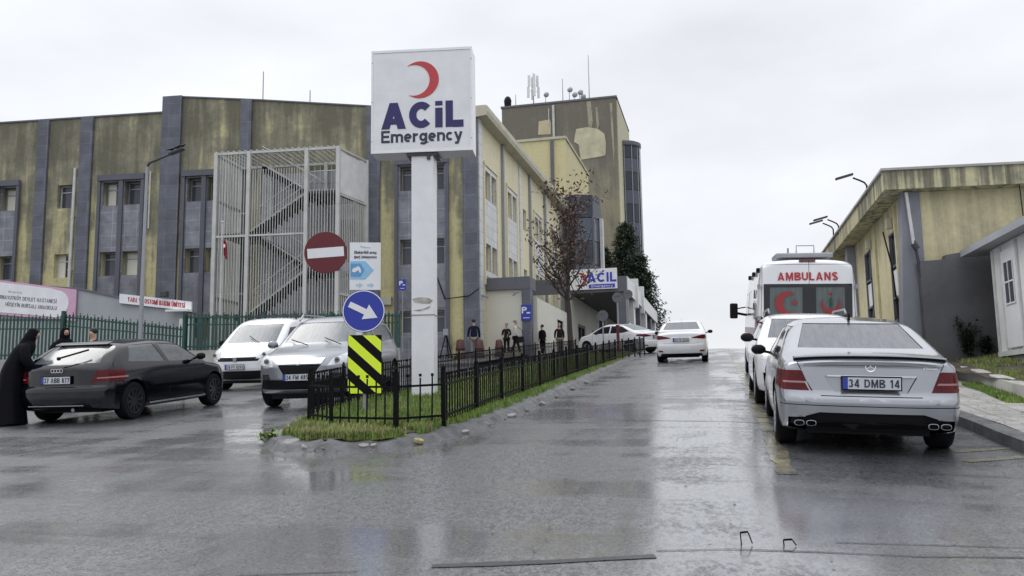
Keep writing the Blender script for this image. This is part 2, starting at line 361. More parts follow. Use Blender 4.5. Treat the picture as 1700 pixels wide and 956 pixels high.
def worn_paint():
    m=MT['asphalt'].copy(); m.name='worn_road_paint'; t=m.node_tree; b=t.nodes['Principled BSDF']; L=t.links.new
    tc=N(t,'ShaderNodeTexCoord'); nz=N(t,'ShaderNodeTexNoise',Scale=4.0,Detail=9.0,Roughness=.75); L(tc.outputs['Object'],nz.inputs['Vector'])
    mr=N(t,'ShaderNodeMapRange'); mr.inputs['From Min'].default_value=.40; mr.inputs['From Max'].default_value=.62; mr.inputs['To Max'].default_value=.8; L(nz.outputs['Fac'],mr.inputs[0])
    mx=N(t,'ShaderNodeMix',_data_type='RGBA'); src=b.inputs['Base Color'].links[0].from_socket; L(mr.outputs[0],mx.inputs[0]); L(src,mx.inputs['A']); mx.inputs['B'].default_value=(.30,.25,.06,1); L(mx.outputs['Result'],b.inputs['Base Color'])
    MT['road_yellow']=m
worn_paint()
def glass_tint(name, col=(.03,.035,.04), rough=.05, streak=0.0):
    m=bpy.data.materials.new(name); m.use_nodes=True; t=m.node_tree; b=t.nodes['Principled BSDF']; L=t.links.new
    b.inputs['Roughness'].default_value=rough; b.inputs['IOR'].default_value=1.45
    tc=N(t,'ShaderNodeTexCoord')
    mp=N(t,'ShaderNodeMapping'); mp.inputs['Scale'].default_value=(14,2,1.2); L(tc.outputs['Object'],mp.inputs[0])
    nz=N(t,'ShaderNodeTexNoise',Scale=1.5,Detail=6.0,Roughness=.7); L(mp.outputs[0],nz.inputs['Vector'])
    mr=N(t,'ShaderNodeMapRange'); mr.inputs['From Min'].default_value=.35; mr.inputs['From Max'].default_value=.75
    mr.inputs['To Min'].default_value=1-.12-streak*.6; mr.inputs['To Max'].default_value=1.12+streak; L(nz.outputs['Fac'],mr.inputs[0])
    vm=N(t,'ShaderNodeVectorMath',_operation='SCALE'); vm.inputs[0].default_value=col; L(mr.outputs[0],vm.inputs['Scale']); L(vm.outputs[0],b.inputs['Base Color'])
    MT[name]=m; return m

pm('white_paint',(.78,.79,.80),.35,coat=.3,var=.04)
pm('white_metal',(.70,.71,.70),.45,var=.1,vscale=2)
pm('cage_metal',(.54,.54,.52),.5,var=.14,vscale=1.5)
pm('black_metal',(.006,.006,.008),.5,var=.2,spec=.08)
pm('dark_metal',(.05,.052,.058),.45,metal=.3)
pm('grey_metal',(.30,.31,.33),.45,metal=.4)
pm('black_plastic',(.008,.008,.010),.5,var=.15,spec=.15)
pm('tyre_rubber',(.012,.012,.014),.65,var=.2,bump=.2,spec=.08)
pm('chrome',(.75,.76,.78),.12,metal=1.0)
pm('chrome_dark',(.30,.31,.33),.2,metal=1.0)
pm('alloy_dark',(.09,.09,.10),.3,metal=.8)
pm('alloy',(.45,.46,.48),.25,metal=.8)
pm('sign_white',(.80,.81,.83),.4,var=.07,vscale=2.2)
pm('sign_side',(.86,.87,.88),.4,var=.05)
pm('sign_red',(.52,.022,.03),.4,var=.06)
pm('crescent_red',(.52,.045,.055),.4,var=.05)
pm('sign_maroon',(.115,.003,.010),.4,var=.08)
pm('sign_blue',(.015,.035,.36),.35,var=.08)
pm('letter_blue',(.020,.017,.115),.45,var=.05)
pm('letter_bright_blue',(.03,.05,.50),.45,var=.05)
pm('letter_dark',(.03,.03,.06),.5)
pm('letter_grey',(.10,.09,.12),.5)
pm('letter_red',(.42,.03,.04),.5)
pm('light_blue',(.28,.55,.80),.5,var=.05)
pm('mid_blue',(.12,.33,.62),.5,var=.05)
pm('pale_blue',(.45,.62,.75),.5,var=.05)
pm('hazard_yellow',(.80,1.0,.03),.4,var=.03)
pm('hazard_black',(.006,.006,.008),.5,spec=.1)
pm('banner_pink',(.62,.38,.52),.5,var=.08)
pm('plate_white',(.62,.64,.68),.4,var=.05)
pm('plate_blue',(.03,.06,.40),.4)
pm('green_paint',(.010,.060,.042),.5,var=.3,vscale=2)
pm('concrete_light',(.40,.39,.36),.8,var=.25,vscale=1.2,bump=.3)
pm('annex_grey',(.36,.375,.40),.75,var=.1,vscale=1)
pm('cement_grey',(.12,.12,.127),.85,var=.22,vscale=1.0,bump=.5,bscale=30)
pm('frame_grey',(.10,.105,.13),.6,var=.12,vscale=1.5)
pm('fascia_grey',(.12,.125,.145),.6,var=.12,vscale=1.2)
pm('cream_panel',(.70,.68,.60),.75,var=.05,vscale=.6)
pm('cream_cornice',(.50,.48,.37),.7,var=.16,vscale=1.0)
pm('soffit_brown',(.16,.15,.14),.8,var=.1)
pm('pipe_white',(.55,.56,.55),.5,var=.15)
pm('bark',(.05,.038,.035),.9,var=.4,vscale=6,bump=.6,bscale=20)
pm('soil',(.07,.055,.04),.95,var=.5,vscale=4,bump=.8,bscale=25)
pm('kerb_stone',(.095,.095,.10),.5,var=.55,vscale=4,bump=.7,bscale=25)
pm('kerb_pale',(.27,.27,.26),.6,var=.35,vscale=5,bump=.7,bscale=25)
pm('kerb_yellow',(.36,.33,.16),.6,var=.35,vscale=8,bump=.5)

pm('brown_plastic',(.075,.028,.024),.5,var=.2)
pm('skin',(.48,.28,.20),.55,var=.06)
pm('hair_dark',(.012,.010,.010),.6)
pm('hair_grey',(.25,.24,.23),.6)
pm('cloth_black',(.006,.006,.009),.85,spec=.1,var=.25,bump=.3,bscale=20)
pm('cloth_navy',(.010,.012,.030),.8,spec=.15,var=.2)
pm('cloth_dark',(.014,.013,.015),.8,spec=.15,var=.2)
pm('cloth_stone',(.20,.175,.15),.8,var=.15)
pm('cloth_pale',(.55,.53,.50),.8,var=.12)
pm('flag_red',(.28,.012,.015),.7)
pm('emblem_red',(.30,.02,.025),.4)
glass_tint('window_glass',(.07,.08,.10),.06)
glass_tint('car_glass',(.11,.12,.13),.12,.25)
glass_tint('windscreen',(.15,.165,.175),.2,.2)
glass_tint('dark_glass',(.015,.017,.022),.05)
glass_tint('tower_glass',(.030,.038,.058),.08)
glass_tint('tower_glass_pale',(.085,.10,.14),.10)
def paint(name,col,metal=0.0,rough=.28,coat=.8):
    return pm(name,col,rough,metal=metal,var=.03,vscale=1.0,coat=coat)
paint('paint_silver',(.35,.365,.395),.6,.2)
paint('paint_white',(.74,.75,.77))
paint('paint_grey',(.25,.262,.285),.4,.32,.4)
pm('paint_black',(.003,.004,.008),.10,var=.03,spec=.55,coat=.0)
pm('lamp_red',(.10,.002,.006),.2,spec=.3,var=.35,vscale=14)
pm('lamp_dark_red',(.14,.006,.012),.15,coat=.8)
pm('lamp_clear',(.62,.64,.64),.15,coat=.6,var=.2,vscale=20)
pm('lamp_pale_red',(.42,.22,.23),.2,spec=.3)
# ---------------------------------------------------------------- ground
def drape(name, poly_fn, xs, ys, m, dz, kind='structure', label=None):
    vs=[];fs=[]
    for y in ys:
        for x in xs: vs.append((x,y,poly_fn(x,y)+dz))
    nx=len(xs)
    for j in range(len(ys)-1):
        for i in range(nx-1): fs.append((j*nx+i,j*nx+i+1,(j+1)*nx+i+1,(j+1)*nx+i))
    mb=MB(); mb.add(vs,fs); o=mb.build(name,m,smooth=True,fix=False)
    tag(o,label,kind=kind); return o
def fr(a,b,s): 
    n=max(1,int(round((b-a)/s))); return [a+(b-a)*i/n for i in range(n+1)]
gx=[-900,-300,-100,-60]+fr(-40,-3,1.0)+fr(-2.75,3,.25)+fr(4,30,1.0)+[50,100,300,900]
gy=[-60,-20]+fr(-8,60,.5)+fr(62,120,2)+[160,300,600,1200]
def ground_z(x,y): return g(x,y)
drape('ground',ground_z,gx,gy,MT['asphalt'],0)

# tar-filled joints and patches across the road
def strip(mb, pts, wd, dz=.004):
    vs=[];fs=[];n=0
    P=[]
    for a,b in zip(pts[:-1],pts[1:]):
        L=math.hypot(b[0]-a[0],b[1]-a[1]); k=max(1,int(L/.25))
        for i in range(k): P.append((a[0]+(b[0]-a[0])*i/k,a[1]+(b[1]-a[1])*i/k))
    P.append(pts[-1])
    for i,p in enumerate(P):
        q=P[min(i+1,len(P)-1)]; r=P[max(i-1,0)]; dx,dy=q[0]-r[0],q[1]-r[1]; l=math.hypot(dx,dy) or 1
        nx,ny=-dy/l,dx/l; ww=wd*(.6+.8*random.random())/2
        for s_ in (-1,1): x,y=p[0]+nx*ww*s_,p[1]+ny*ww*s_; vs.append((x,y,g(x,y)+dz))
        if i: o=2*i; fs.append((o-2,o-1,o+1,o))
    mb.add(vs,fs)
pm('tar',(.020,.020,.023),.4,var=.5,vscale=9,bump=.5,spec=.8)
mb=MB()
strip(mb,[(-2.95,15.7),(-1.5,15.2),(.45,14.5)],.025); strip(mb,[(-1.7,11.8),(-.6,11.55),(.5,11.4)],.03)
strip(mb,[(-.2,8.0),(.5,7.9),(1.6,8.0),(2.7,7.8)],.012)
tag(mb.build('road_joint',MT['tar'],fix=False),kind='structure')
# shallow drainage slot running along the bottom of the slope
mb=MB(); sp=[(-1.58,4.50),(-.95,4.66),(-.40,4.84)]
strip(mb,sp,.075,.004); strip(mb,[(-.40,4.95),(.0,5.03),(.5,5.10),(1.0,5.14),(2.2,5.42),(3.4,5.60)],.014,.004)
strip(mb,[(-2.6,4.20),(-1.95,4.36)],.015,.004); strip(mb,[(.6,5.34),(2.2,5.58),(3.0,5.62)],.010,.004)
tag(mb.build('drain_slot',MT['tar'],fix=False),kind='structure')
# yellow edge line beside the parked cars
mb=MB()
y=7.6
while y<42:
    L=1.3+random.random()*1.6; strip(mb,[(.50,y),(.50,y+L)],.16,.004); y+=L+.05+random.random()*.25
strip(mb,[(2.15,8.7),(2.75,9.0)],.12,.004); strip(mb,[(2.2,9.3),(2.8,9.6)],.10,.004)
tag(mb.build('road_marking',MT['road_yellow'],fix=False),kind='structure')

# ---------------------------------------------------------------- bent iron brackets in the road
def bracket(x,y,w,h,rz,label):
    t=thing('iron_bracket',label,'bracket',(x,y,g(x,y)),(0,0,rz),'bent iron brackets in the road')
    mb=MB(); mb.bar((-w/2,0,-.03),(-w/2-.005,0,h),.007); mb.bar((-w/2-.005,0,h),(w/2-.005,.01,h+.003),.011); mb.bar((w/2-.005,.01,h),(w/2+.015,.0,h*.1),.007)
    mb.build('strap',MT['black_metal'],t,bevel=.003)
bracket(.09,5.16,.045,.068,.1,'taller bent iron bracket sticking out of the wet road')
bracket(.33,5.20,.05,.032,-.1,'low bent iron bracket lying flatter on the wet road')

# ---------------------------------------------------------------- traffic island
NOSE=[(-3.25,9.55),(-3.52,9.10),(-3.95,8.80),(-4.40,8.62),(-4.92,8.70),(-5.42,9.25),(-6.05,11.0),(-6.65,12.9)]
RIGHT=[(-3.06,11.0),(-3.00,13.0),(-2.99,15.2),(-3.08,20),(-3.2,28),(-3.42,36.5),(-3.7,39.0),(-4.6,39.8)]
LEFT=[(-6.75,14.5),(-6.80,20),(-6.95,28),(-7.0,36),(-6.8,38.8),(-5.8,39.7)]
loop=NOSE+LEFT+RIGHT[::-1]        # clockwise seen from above
def dens(lp,s):
    out=[]
    for i,a in enumerate(lp):
        b=lp[(i+1)%len(lp)]; L=math.hypot(b[0]-a[0],b[1]-a[1]); k=max(1,int(L/s))
        out+= [(a[0]+(b[0]-a[0])*j/k,a[1]+(b[1]-a[1])*j/k) for j in range(k)]
    return out
LP=dens(loop,.13)
_r=random.Random(2); LP=[(p[0]+_r.uniform(-.016,.016),p[1]+_r.uniform(-.016,.016)) for p in LP]
def offs(lp,d):
    n=len(lp);o=[]
    for i,p in enumerate(lp):
        a=lp[i-1];b=lp[(i+1)%n];dx,dy=b[0]-a[0],b[1]-a[1];l=math.hypot(dx,dy) or 1
        o.append((p[0]+dy/l*d,p[1]-dx/l*d))
    return o
cx=sum(p[0] for p in LP)/len(LP); cy=sum(p[1] for p in LP)/len(LP)
sg=1 if (offs(LP,.1)[0][1]>LP[0][1]) else -1
_A=offs(LP,sg*.11); 
# choose the inward sign by area
def area(l): return abs(sum(l[i-1][0]*l[i][1]-l[i][0]*l[i-1][1] for i in range(len(l))))/2
if area(offs(LP,.1))>area(LP): SG=-1
else: SG=1
K1=offs(LP,SG*.10); K2=offs(LP,SG*.34)
mb=MB(); n=len(LP); random.seed(3)
jit=[random.uniform(-.02,.02) for _ in LP]
vs=[(p[0],p[1],g(*p)-.02) for p in LP]+[(q[0],q[1],g(*p)+.085+j) for p,q,j in zip(LP,K1,jit)]+[(q[0],q[1],g(*p)+.115+j*1.5) for p,q,j in zip(LP,K2,jit)]
fs=[]
for r_ in range(2):
    for i in range(n): fs.append((r_*n+i,r_*n+(i+1)%n,(r_+1)*n+(i+1)%n,(r_+1)*n+i))
mb.add(vs,fs)
tag(mb.build('island_kerb',MT['kerb_stone'],fix=True),kind='structure')
# earth surface of the island: rows across
def rp_(x,y): return g(2.8,y)+.148
def side_at(pts,y):
    for a,b in zip(pts[:-1],pts[1:]):
        if min(a[1],b[1])<=y<=max(a[1],b[1]) and a[1]!=b[1]: return a[0]+(b[0]-a[0])*(y-a[1])/(b[1]-a[1])
    return None
RS=[(-4.40,8.62),(-3.95,8.80),(-3.52,9.10),(-3.25,9.55)]+RIGHT
LS=[(-4.40,8.62),(-4.92,8.70),(-5.42,9.25),(-6.05,11.0),(-6.65,12.9)]+LEFT
K3=offs(LP,SG*.33)
mb=MB(); mb.add([(q[0],q[1],g(*q)+.108) for q in K3],[tuple(range(len(K3)))])
_o=mb.build('island_soil',MT['soil']); tag(_o,kind='structure')
def isl_z(x,y):
    a=side_at(LS,y); b=side_at(RS,y)
    return g(x,y)+.108
# broken and painted kerb pieces at the nose (countable stones)
random.seed(11)
def stone(x,y,s,m,label,rz,group='loose kerb stones on the island edge'):
    mb=MB(); vs=[]
    pts=[(-1,-.7),(-.2,-1),(.9,-.7),(1,.4),(.2,1),(-.9,.6)]
    mb.prism([(p[0]*s*random.uniform(.7,1.1),p[1]*s*.7*random.uniform(.7,1.1)) for p in pts],2,-.03,s*.28)
    o=mb.build('kerb_stone',m,bevel=s*.12,seg=1); o.location=(x,y-.22 if x<-3.3 else y,g(x,y)+.028); o.rotation_euler=(R(random.uniform(18,34)),random.uniform(-.15,.15),rz)
    tag(o,label,'stone',group)
stone(-4.80,9.16,.17,MT['kerb_pale'],'large pale broken kerb stone at the left tip of the island',.5)
stone(-4.54,9.02,.11,MT['kerb_pale'],'narrow pale kerb stone beside the large one at the island tip',.9)
stone(-4.34,8.98,.085,MT['kerb_yellow'],'yellow painted broken stone on the front kerb of the island',.2)
stone(-3.93,9.13,.06,MT['kerb_pale'],'small pale stone below the middle of the front kerb',.7)
stone(-3.83,9.17,.045,MT['kerb_pale'],'smallest pale chip on the front kerb of the island',.1)
stone(-3.42,9.55,.07,MT['kerb_yellow'],'cream chipped stone where the front kerb turns up the slope',1.1)
for i,(x,y,s) in enumerate([(-3.17,10.3,.06),(-3.10,11.1,.07),(-3.03,12.2,.08),(-3.01,13.1,.06),(-2.99,14.2,.08),(-3.0,15.6,.07),(-3.05,17.5,.08),(-3.06,19.6,.08)]):
    stone(x,y,s,MT['kerb_pale'],'pale broken kerb chip along the road edge of the grassy island',random.random()*3,'pale kerb chips along the road side')

# grass, dry tufts
def tufts(name,spots,m,label,hmin,hmax,wd=.008,lean=.5):
    vs=[];fs=[]
    for (x,y,z) in spots:
        h=random.uniform(hmin,hmax); a=random.random()*6.28; l=random.uniform(0,lean)*h; b=random.random()*6.28
        dx,dy=math.cos(a)*wd,math.sin(a)*wd; lx,ly=math.cos(b)*l,math.sin(b)*l; o=len(vs)
        vs+=[(x-dx,y-dy,z-.01),(x+dx,y+dy,z-.01),(x+dx*.7+lx*.4,y+dy*.7+ly*.4,z+h*.6),(x-dx*.7+lx*.4,y-dy*.7+ly*.4,z+h*.6),(x+lx,y+ly,z+h)]
        fs+=[(o,o+1,o+2,o+3),(o+3,o+2,o+4)]
    mb=MB(); mb.add(vs,fs); o=mb.build(name,m,fix=False); tag(o,label,kind='stuff'); return o
def grassmat(name,c1,c2):
    m=bpy.data.materials.new(name); m.use_nodes=True; t=m.node_tree; b=t.nodes['Principled BSDF']; L=t.links.new
    tc=N(t,'ShaderNodeTexCoord'); nz=N(t,'ShaderNodeTexNoise',Scale=2.2,Detail=6.0); L(tc.outputs['Object'],nz.inputs['Vector'])
    n2=N(t,'ShaderNodeTexNoise',Scale=40.0,Detail=2.0); L(tc.outputs['Object'],n2.inputs['Vector'])
    ad=N(t,'ShaderNodeMath',_operation='ADD'); L(nz.outputs['Fac'],ad.inputs[0]); L(n2.outputs['Fac'],ad.inputs[1])
    hf=N(t,'ShaderNodeMath',_operation='MULTIPLY'); hf.inputs[1].default_value=.5; L(ad.outputs[0],hf.inputs[0])
    cr=N(t,'ShaderNodeValToRGB'); L(hf.outputs[0],cr.inputs[0]); c=cr.color_ramp
    c.elements[0].position=.38; c.elements[0].color=(*c1,1); c.elements[1].position=.62; c.elements[1].color=(*c2,1)
    L(cr.outputs[0],b.inputs['Base Color']); b.inputs['Roughness'].default_value=.5
    MT[name]=m; return m
grassmat('grass_green',(.075,.15,.025),(.26,.36,.075)); grassmat('grass_dry',(.22,.19,.09),(.42,.36,.19)); grassmat('leaf_dark',(.008,.018,.010),(.03,.055,.025)); grassmat('leaf_rust',(.03,.017,.012),(.13,.065,.038)); grassmat('leaf_litter',(.07,.04,.015),(.30,.19,.06))
random.seed(5)
sp=[];sd=[]
while len(sp)<46000:
    y=9.0+(39.2-9.0)*random.random()**2.0
    a=side_at(LS,y); b=side_at(RS,y); x=random.uniform(a+.26,b-.24)
    if y<10 and ((x+4.3)/1.35)**2+((y-10.3)/1.28)**2>1+.12*math.sin(x*9): continue
    ed=min(x-a,b-x)
    # thicker outside the railing
    if ed>.75 and random.random()<.35: continue
    nn=math.sin(x*3.1+1)*math.cos(y*2.3)+.5*math.sin(y*7+x*5)
    if nn<-.9: continue
    z=isl_z(x,y)-.01
    if (nn>.55 or y<10.2) and random.random()<.22: sd.append((x,y,z))
    else: sp.append((x,y,z))
vs_=[];fs_=[]
for i in range(900):
    if i<380: x=random.uniform(2.9,4.0); y=random.uniform(8.9,17); z=rp_(x,y)
    elif i<620: y=random.uniform(9,26); x=(side_at(RS,y) or -3)+random.uniform(-.05,.45)*random.random(); z=g(x,y)+.012
    elif i<720: x=random.uniform(-5.2,-3.2); y=random.uniform(8.3,9.2); z=g(x,y)+.03+(.07 if y>8.95 else 0)
    else: x=random.uniform(-4,2.7); y=random.uniform(4.5,14); z=g(x,y)+.008
    a=random.random()*6.28; s=random.uniform(.010,.026)*(1 if i<720 else .8); o=len(vs_); c,sn=math.cos(a)*s,math.sin(a)*s
    vs_+=[(x-c,y-sn,z),(x+sn*.6,y-c*.6,z+.004),(x+c,y+sn,z+.003),(x-sn*.6,y+c*.6,z+.006)]; fs_.append((o,o+1,o+2,o+3))
mb=MB(); mb.add(vs_,fs_); tag(mb.build('fallen_leaves',MT['leaf_litter'],fix=False),'small brown fallen leaves scattered on the pavement and wet road edges',kind='stuff')
tufts('grass',sp,MT['grass_green'],'green grass growing on the railed traffic island',.04,.115)
tufts('dry_grass',sd,MT['grass_dry'],'dry straw coloured grass at the front of the island',.05,.14)

# ---------------------------------------------------------------- right pavement, bank
def rp(y): return g(2.8,y)
mb=MB()
ys=fr(9.0,44,.5)
vs=[];fs=[]
pr=[(2.78,-.03),(2.80,.12),(2.83,.135),(2.98,.135)]
for j,y in enumerate(ys):
    for x,z in pr: vs.append((x+.01*math.sin(y*3),y,rp(y)+z))
    if j:
        for i in range(3): o=j*4+i; fs.append((o-4,o-3,o+1,o))
mb.add(vs,fs)
# the kerb turns away from the road at its near end
cp=[(2.98,9.0),(3.4,8.75),(4.0,8.6),(6.5,8.5)]
cq=[(2.80,8.98),(3.32,8.56),(4.0,8.40),(6.5,8.30)]
vs=[];fs=[]
for i,(p,q) in enumerate(zip(cp,cq)):
    z=rp(8.9); vs+=[(q[0],q[1],z-.06),(q[0],q[1]+.01,z+.12),(p[0],p[1],z+.135)]
    if i: o=3*i; fs+=[(o-3,o-2,o+1,o),(o-2,o-1,o+2,o+1)]
mb.add(vs,fs)
tag(mb.build('pavement_kerb',MT['kerb_stone']),kind='structure')
def pav_z(x,y): return rp(y)+.132+.01*math.sin(x*4+y*2)
o=drape('pavement',pav_z,fr(2.98,4.55,.2)+[4.62],fr(8.75,44,.4),MT['kerb_pale'],0)
m=blocks('paving',(.40,.39,.37),(.30,.295,.28),(.16,.15,.14),.4,.4,'x',.5,.7)
# paving runs in plan: swap the vertical coordinate for Y
t=m.node_tree; cb=[n for n in t.nodes if n.type=='COMBXYZ'][0]; s_=[n for n in t.nodes if n.type=='SEPXYZ'][0]
t.links.new(s_.outputs['Y'],cb.inputs[1]); o.data.materials[0]=m
mb=MB()
vs=[];fs=[]
for j,y in enumerate(fr(8.75,20.0,.5)):
    x=4.08+(.0 if y<13 else (y-13)*.09)
    z=rp(y)
    for (dx,dz) in ((-.02,.10),(0,.34),(.03,.36),(.16,.36)): vs.append((x+dx+.012*math.sin(y*5),y,z+dz+.012*math.sin(y*9)))
    if j:
        for i in range(3): q=j*4+i; fs.append((q-4,q-3,q+1,q))
mb.add(vs,fs); tag(mb.build('bank_kerb',MT['concrete_light']),kind='structure')
def bank_z(x,y): return rp(y)+.345+.25*min(max((y-15)/6,0),1)*min(max((x-4.4)/1.5,0),1)+.02*math.sin(x*3+y*4)
drape('grass_bank',bank_z,[4.22]+fr(4.4,14,.4),fr(8.6,22.6,.4),MT['soil'],0)
mb=MB(); mb.box(4.08,14.1,8.50,8.66,g(4,8.6)-.3,bank_z(5,8.6)+.05).box(13.9,14.1,8.66,22.6,.3,bank_z(13,22)+.02); tag(mb.build('bank_edge',MT['concrete_light']),kind='structure')
random.seed(9); sp=[];sd=[]
for i in range(15000):
    y=random.uniform(12,20.5); x=random.uniform(4.24+max(0,(y-13)*.09),8.6)
    nn=math.sin(x*2.3+2)*math.cos(y*1.7)
    if nn<-.35: continue
    (sp if random.random()<.7 else sd).append((x,y,bank_z(x,y)))
for i in range(2500):
    y=random.uniform(13.0,16.5); x=4.05+(y-13)*.09+random.uniform(-.25,.05); sp.append((x,y,rp(y)+.13))
tufts('grass',sp,MT['grass_green'],'grass on the bank in front of the grey wall',.03,.09)
tufts('dry_grass',sd,MT['grass_dry'],'pale dry grass on the bank by the grey wall',.03,.08)

# ---------------------------------------------------------------- left pavement in front of the hospital
def lp_z(x,y): return g(x,y)+.14
blocks('plaza',(.20,.20,.205),(.15,.15,.155),(.08,.08,.08),.5,.5,'x',.3,.6)
t=MT['plaza'].node_tree; cb=[n for n in t.nodes if n.type=='COMBXYZ'][0]; s_=[n for n in t.nodes if n.type=='SEPXYZ'][0]; t.links.new(s_.outputs['Y'],cb.inputs[1])
drape('forecourt',lp_z,fr(-24,-9.0,.8),fr(30.5,40,.8),MT['plaza'],0)
mb=MB(); vs=[];fs=[]
for j,x in enumerate(fr(-24,-9,.6)):
    z=g(x,30.5)
    vs+=[(x,30.42,z-.02),(x,30.44,z+.13),(x,30.6,z+.155)]
    if j: q=3*j; fs+=[(q-3,q-2,q+1,q),(q-2,q-1,q+2,q+1)]
mb.add(vs,fs); tag(mb.build('forecourt_kerb',MT['kerb_stone']),kind='structure')
# ---------------------------------------------------------------- hospital front block and side wing
stained('render_olive',(.25,.235,.165),(.55,.50,.27),6.0,17.5,.58,.80,1.2,.95)
stained('render_tower',(.205,.19,.15),(.30,.27,.19),16,30,.78,.8,.9,.7)
stained('render_yellow',(.52,.47,.26),(.62,.56,.32),19,34,.75,.5,1.0,.5)
stained('render_cream',(.64,.59,.41),(.72,.665,.46),9,30,.82,.4,1.2,.4)
stained('render_ochre',(.44,.40,.26),(.60,.545,.34),3.8,8.6,.72,1.0,1.6,.9)
stained('roof_edge',(.24,.225,.16),(.52,.48,.30),5.2,7.6,.6,1.7,3.6,1.2)
blocks('stone_blue',(.12,.13,.16),(.088,.095,.122),(.17,.178,.205),.62,.62,'x',.5,.6)
blocks('stone_bay',(.22,.23,.262),(.18,.19,.222),(.32,.33,.36),.68,.62,'x',.5,.8,.02)
blocks('stone_low',(.20,.205,.23),(.17,.175,.20),(.24,.24,.26),.45,2.4,'x',.6,.8,.012)
blocks('tile_white',(.60,.61,.61),(.55,.56,.56),(.36,.36,.37),.55,.55,'x',.4,.2,.02)
blocks('tile_pale',(.46,.485,.52),(.42,.445,.48),(.28,.29,.31),.7,1.1,'x',.4,.3,.02)
CX,CY,CZ0=-11.1,38.5,3.19
hosp=thing('hospital_building','long three storey hospital with grimy olive front, grey stone piers and cream side wing','building',(CX,CY,CZ0))
FR=(0,0,R(6)); SR=(0,0,R(90)); OZ=(0,0,-CZ0)
def wall_open(mb,u0,u1,z0,z1,y0,y1,ops):
    us=sorted(set([u0,u1]+[v for o in ops for v in o[:2]])); zs=sorted(set([z0,z1]+[v for o in ops for v in o[2:]]))
    for a,b in zip(us[:-1],us[1:]):
        run=None
        for c,d in zip(zs[:-1],zs[1:]):
            mid=((a+b)/2,(c+d)/2)
            hole=any(o[0]<mid[0]<o[1] and o[2]<mid[1]<o[3] for o in ops)
            if not hole:
                run=[run[0],d] if run else [c,d]
            if hole and run: mb.box(a,b,y0,y1,run[0],run[1]); run=None
        if run: mb.box(a,b,y0,y1,run[0],run[1])
def window(par,rot,u0,u1,z0,z1,yd,fm,gm,mull=1,transom=None,loc=OZ,curtain=False,fw=.06):
    mb=MB()
    mb.box(u0,u1,yd,yd+.08,z0,z0+fw).box(u0,u1,yd,yd+.08,z1-fw,z1).box(u0,u0+fw,yd,yd+.08,z0+fw,z1-fw).box(u1-fw,u1,yd,yd+.08,z0+fw,z1-fw)
    for i in range(mull):
        c=u0+(u1-u0)*(i+1)/(mull+1); mb.box(c-fw*.45,c+fw*.45,yd+.002,yd+.078,z0+fw,z1-fw)
    if transom: 
        c=z0+(z1-z0)*transom; mb.box(u0+fw,u1-fw,yd+.004,yd+.076,c-fw*.4,c+fw*.4)
    o=mb.build('window',MT[fm],par,loc=loc,rot=rot)
    p=MB(); p.box(u0+fw*.5,u1-fw*.5,yd+.05,yd+.06,z0+fw*.5,z1-fw*.5); p.build('pane',MT[gm],o)
    if curtain:
        c=MB(); c.box(u0+fw,u0+(u1-u0)*curtain,yd+.04,yd+.045,z0+fw,z1-fw); c.build('blind',MT['cream_panel'],o)
    return o
rows=[(11.50,12.74),(7.84,9.08)]
ops=[]; wins=[]
def bay(u0,u1,n,low=True):
    # window pairs in a stone bay
    wv=(u1-u0-.30-(n-1)*.32)/n
    for k in range(n):
        a=u0+.15+k*(wv+.32)
        for (z0,z1) in rows: ops.append((a,a+wv,z0,z1)); wins.append((a,a+wv,z0,z1,k))
        if low: ops.append((a,a+wv,4.5,5.6)); wins.append((a,a+wv,4.5,5.6,k))
bays=[(-26.75,-24.45,2),(-19.80,-17.42,2),(-15.15,-13.0,2),(-4.0,-1.50,2),(-33.2,-30.9,2)]
for b_ in bays: bay(*b_)
for z0,z1 in rows: ops.append((-22.28,-21.48,z0,z1)); wins.append((-22.28,-21.48,z0,z1,9))
mb=MB(); wall_open(mb,-38,-15.95,2.6,16.30,0,.45,[o for o in ops if o[1]<-15.9])
mb.build('wall',MT['render_olive'],hosp,loc=OZ,rot=FR)
mb=MB(); wall_open(mb,-15.95,0,2.6,14.9,0,.45,[o for o in ops if o[0]>-15.9])
mb.prism([(-15.95,14.9),(0,14.9),(0,15.15),(-5.56,15.94),(-11.3,16.63),(-15.95,17.12)],1,0,.45)
mb.build('wall',MT['render_olive'],hosp,loc=OZ,rot=FR)
# coping
mb=MB(); mb.box(-38,-15.97,-.06,.51,16.30,16.38)
for a,b in (((-15.95,17.12),(-11.3,16.63)),((-11.3,16.63),(-5.56,15.94)),((-5.56,15.94),(0.05,15.15))):
    mb.add([(a[0],-.06,a[1]),(b[0],-.06,b[1]),(b[0],.51,b[1]),(a[0],.51,a[1]),(a[0],-.06,a[1]+.07),(b[0],-.06,b[1]+.07),(b[0],.51,b[1]+.07),(a[0],.51,a[1]+.07)],[(0,3,2,1),(4,5,6,7),(0,1,5,4),(1,2,6,5),(2,3,7,6),(3,0,4,7)])
mb.build('coping',MT['fascia_grey'],hosp,loc=OZ,rot=FR)
mb=MB(); mb.box(-38,-.1,.452,20,14.0,14.2); mb.box(-38,-37.8,.452,20,2.6,14.0); mb.box(-37.8,-.3,4.5,4.7,2.6,14.0); mb.build('roof',MT['cement_grey'],hosp,loc=OZ,rot=FR)
# stone piers
piers=[(-23.5,-22.88,16.29),(-21.04,-20.35,16.29),(-16.50,-15.45,17.14),(-12.21,-11.62,16.70),(-5.55,-4.86,15.90),(-.72,.04,15.12),(-29.5,-28.9,16.29)]
for a,b,zt in piers:
    mb=MB(); mb.box(a,b,-.16,-.003,2.6,zt); mb.build('stone_pier',MT['stone_blue'],hosp,loc=OZ,rot=FR)
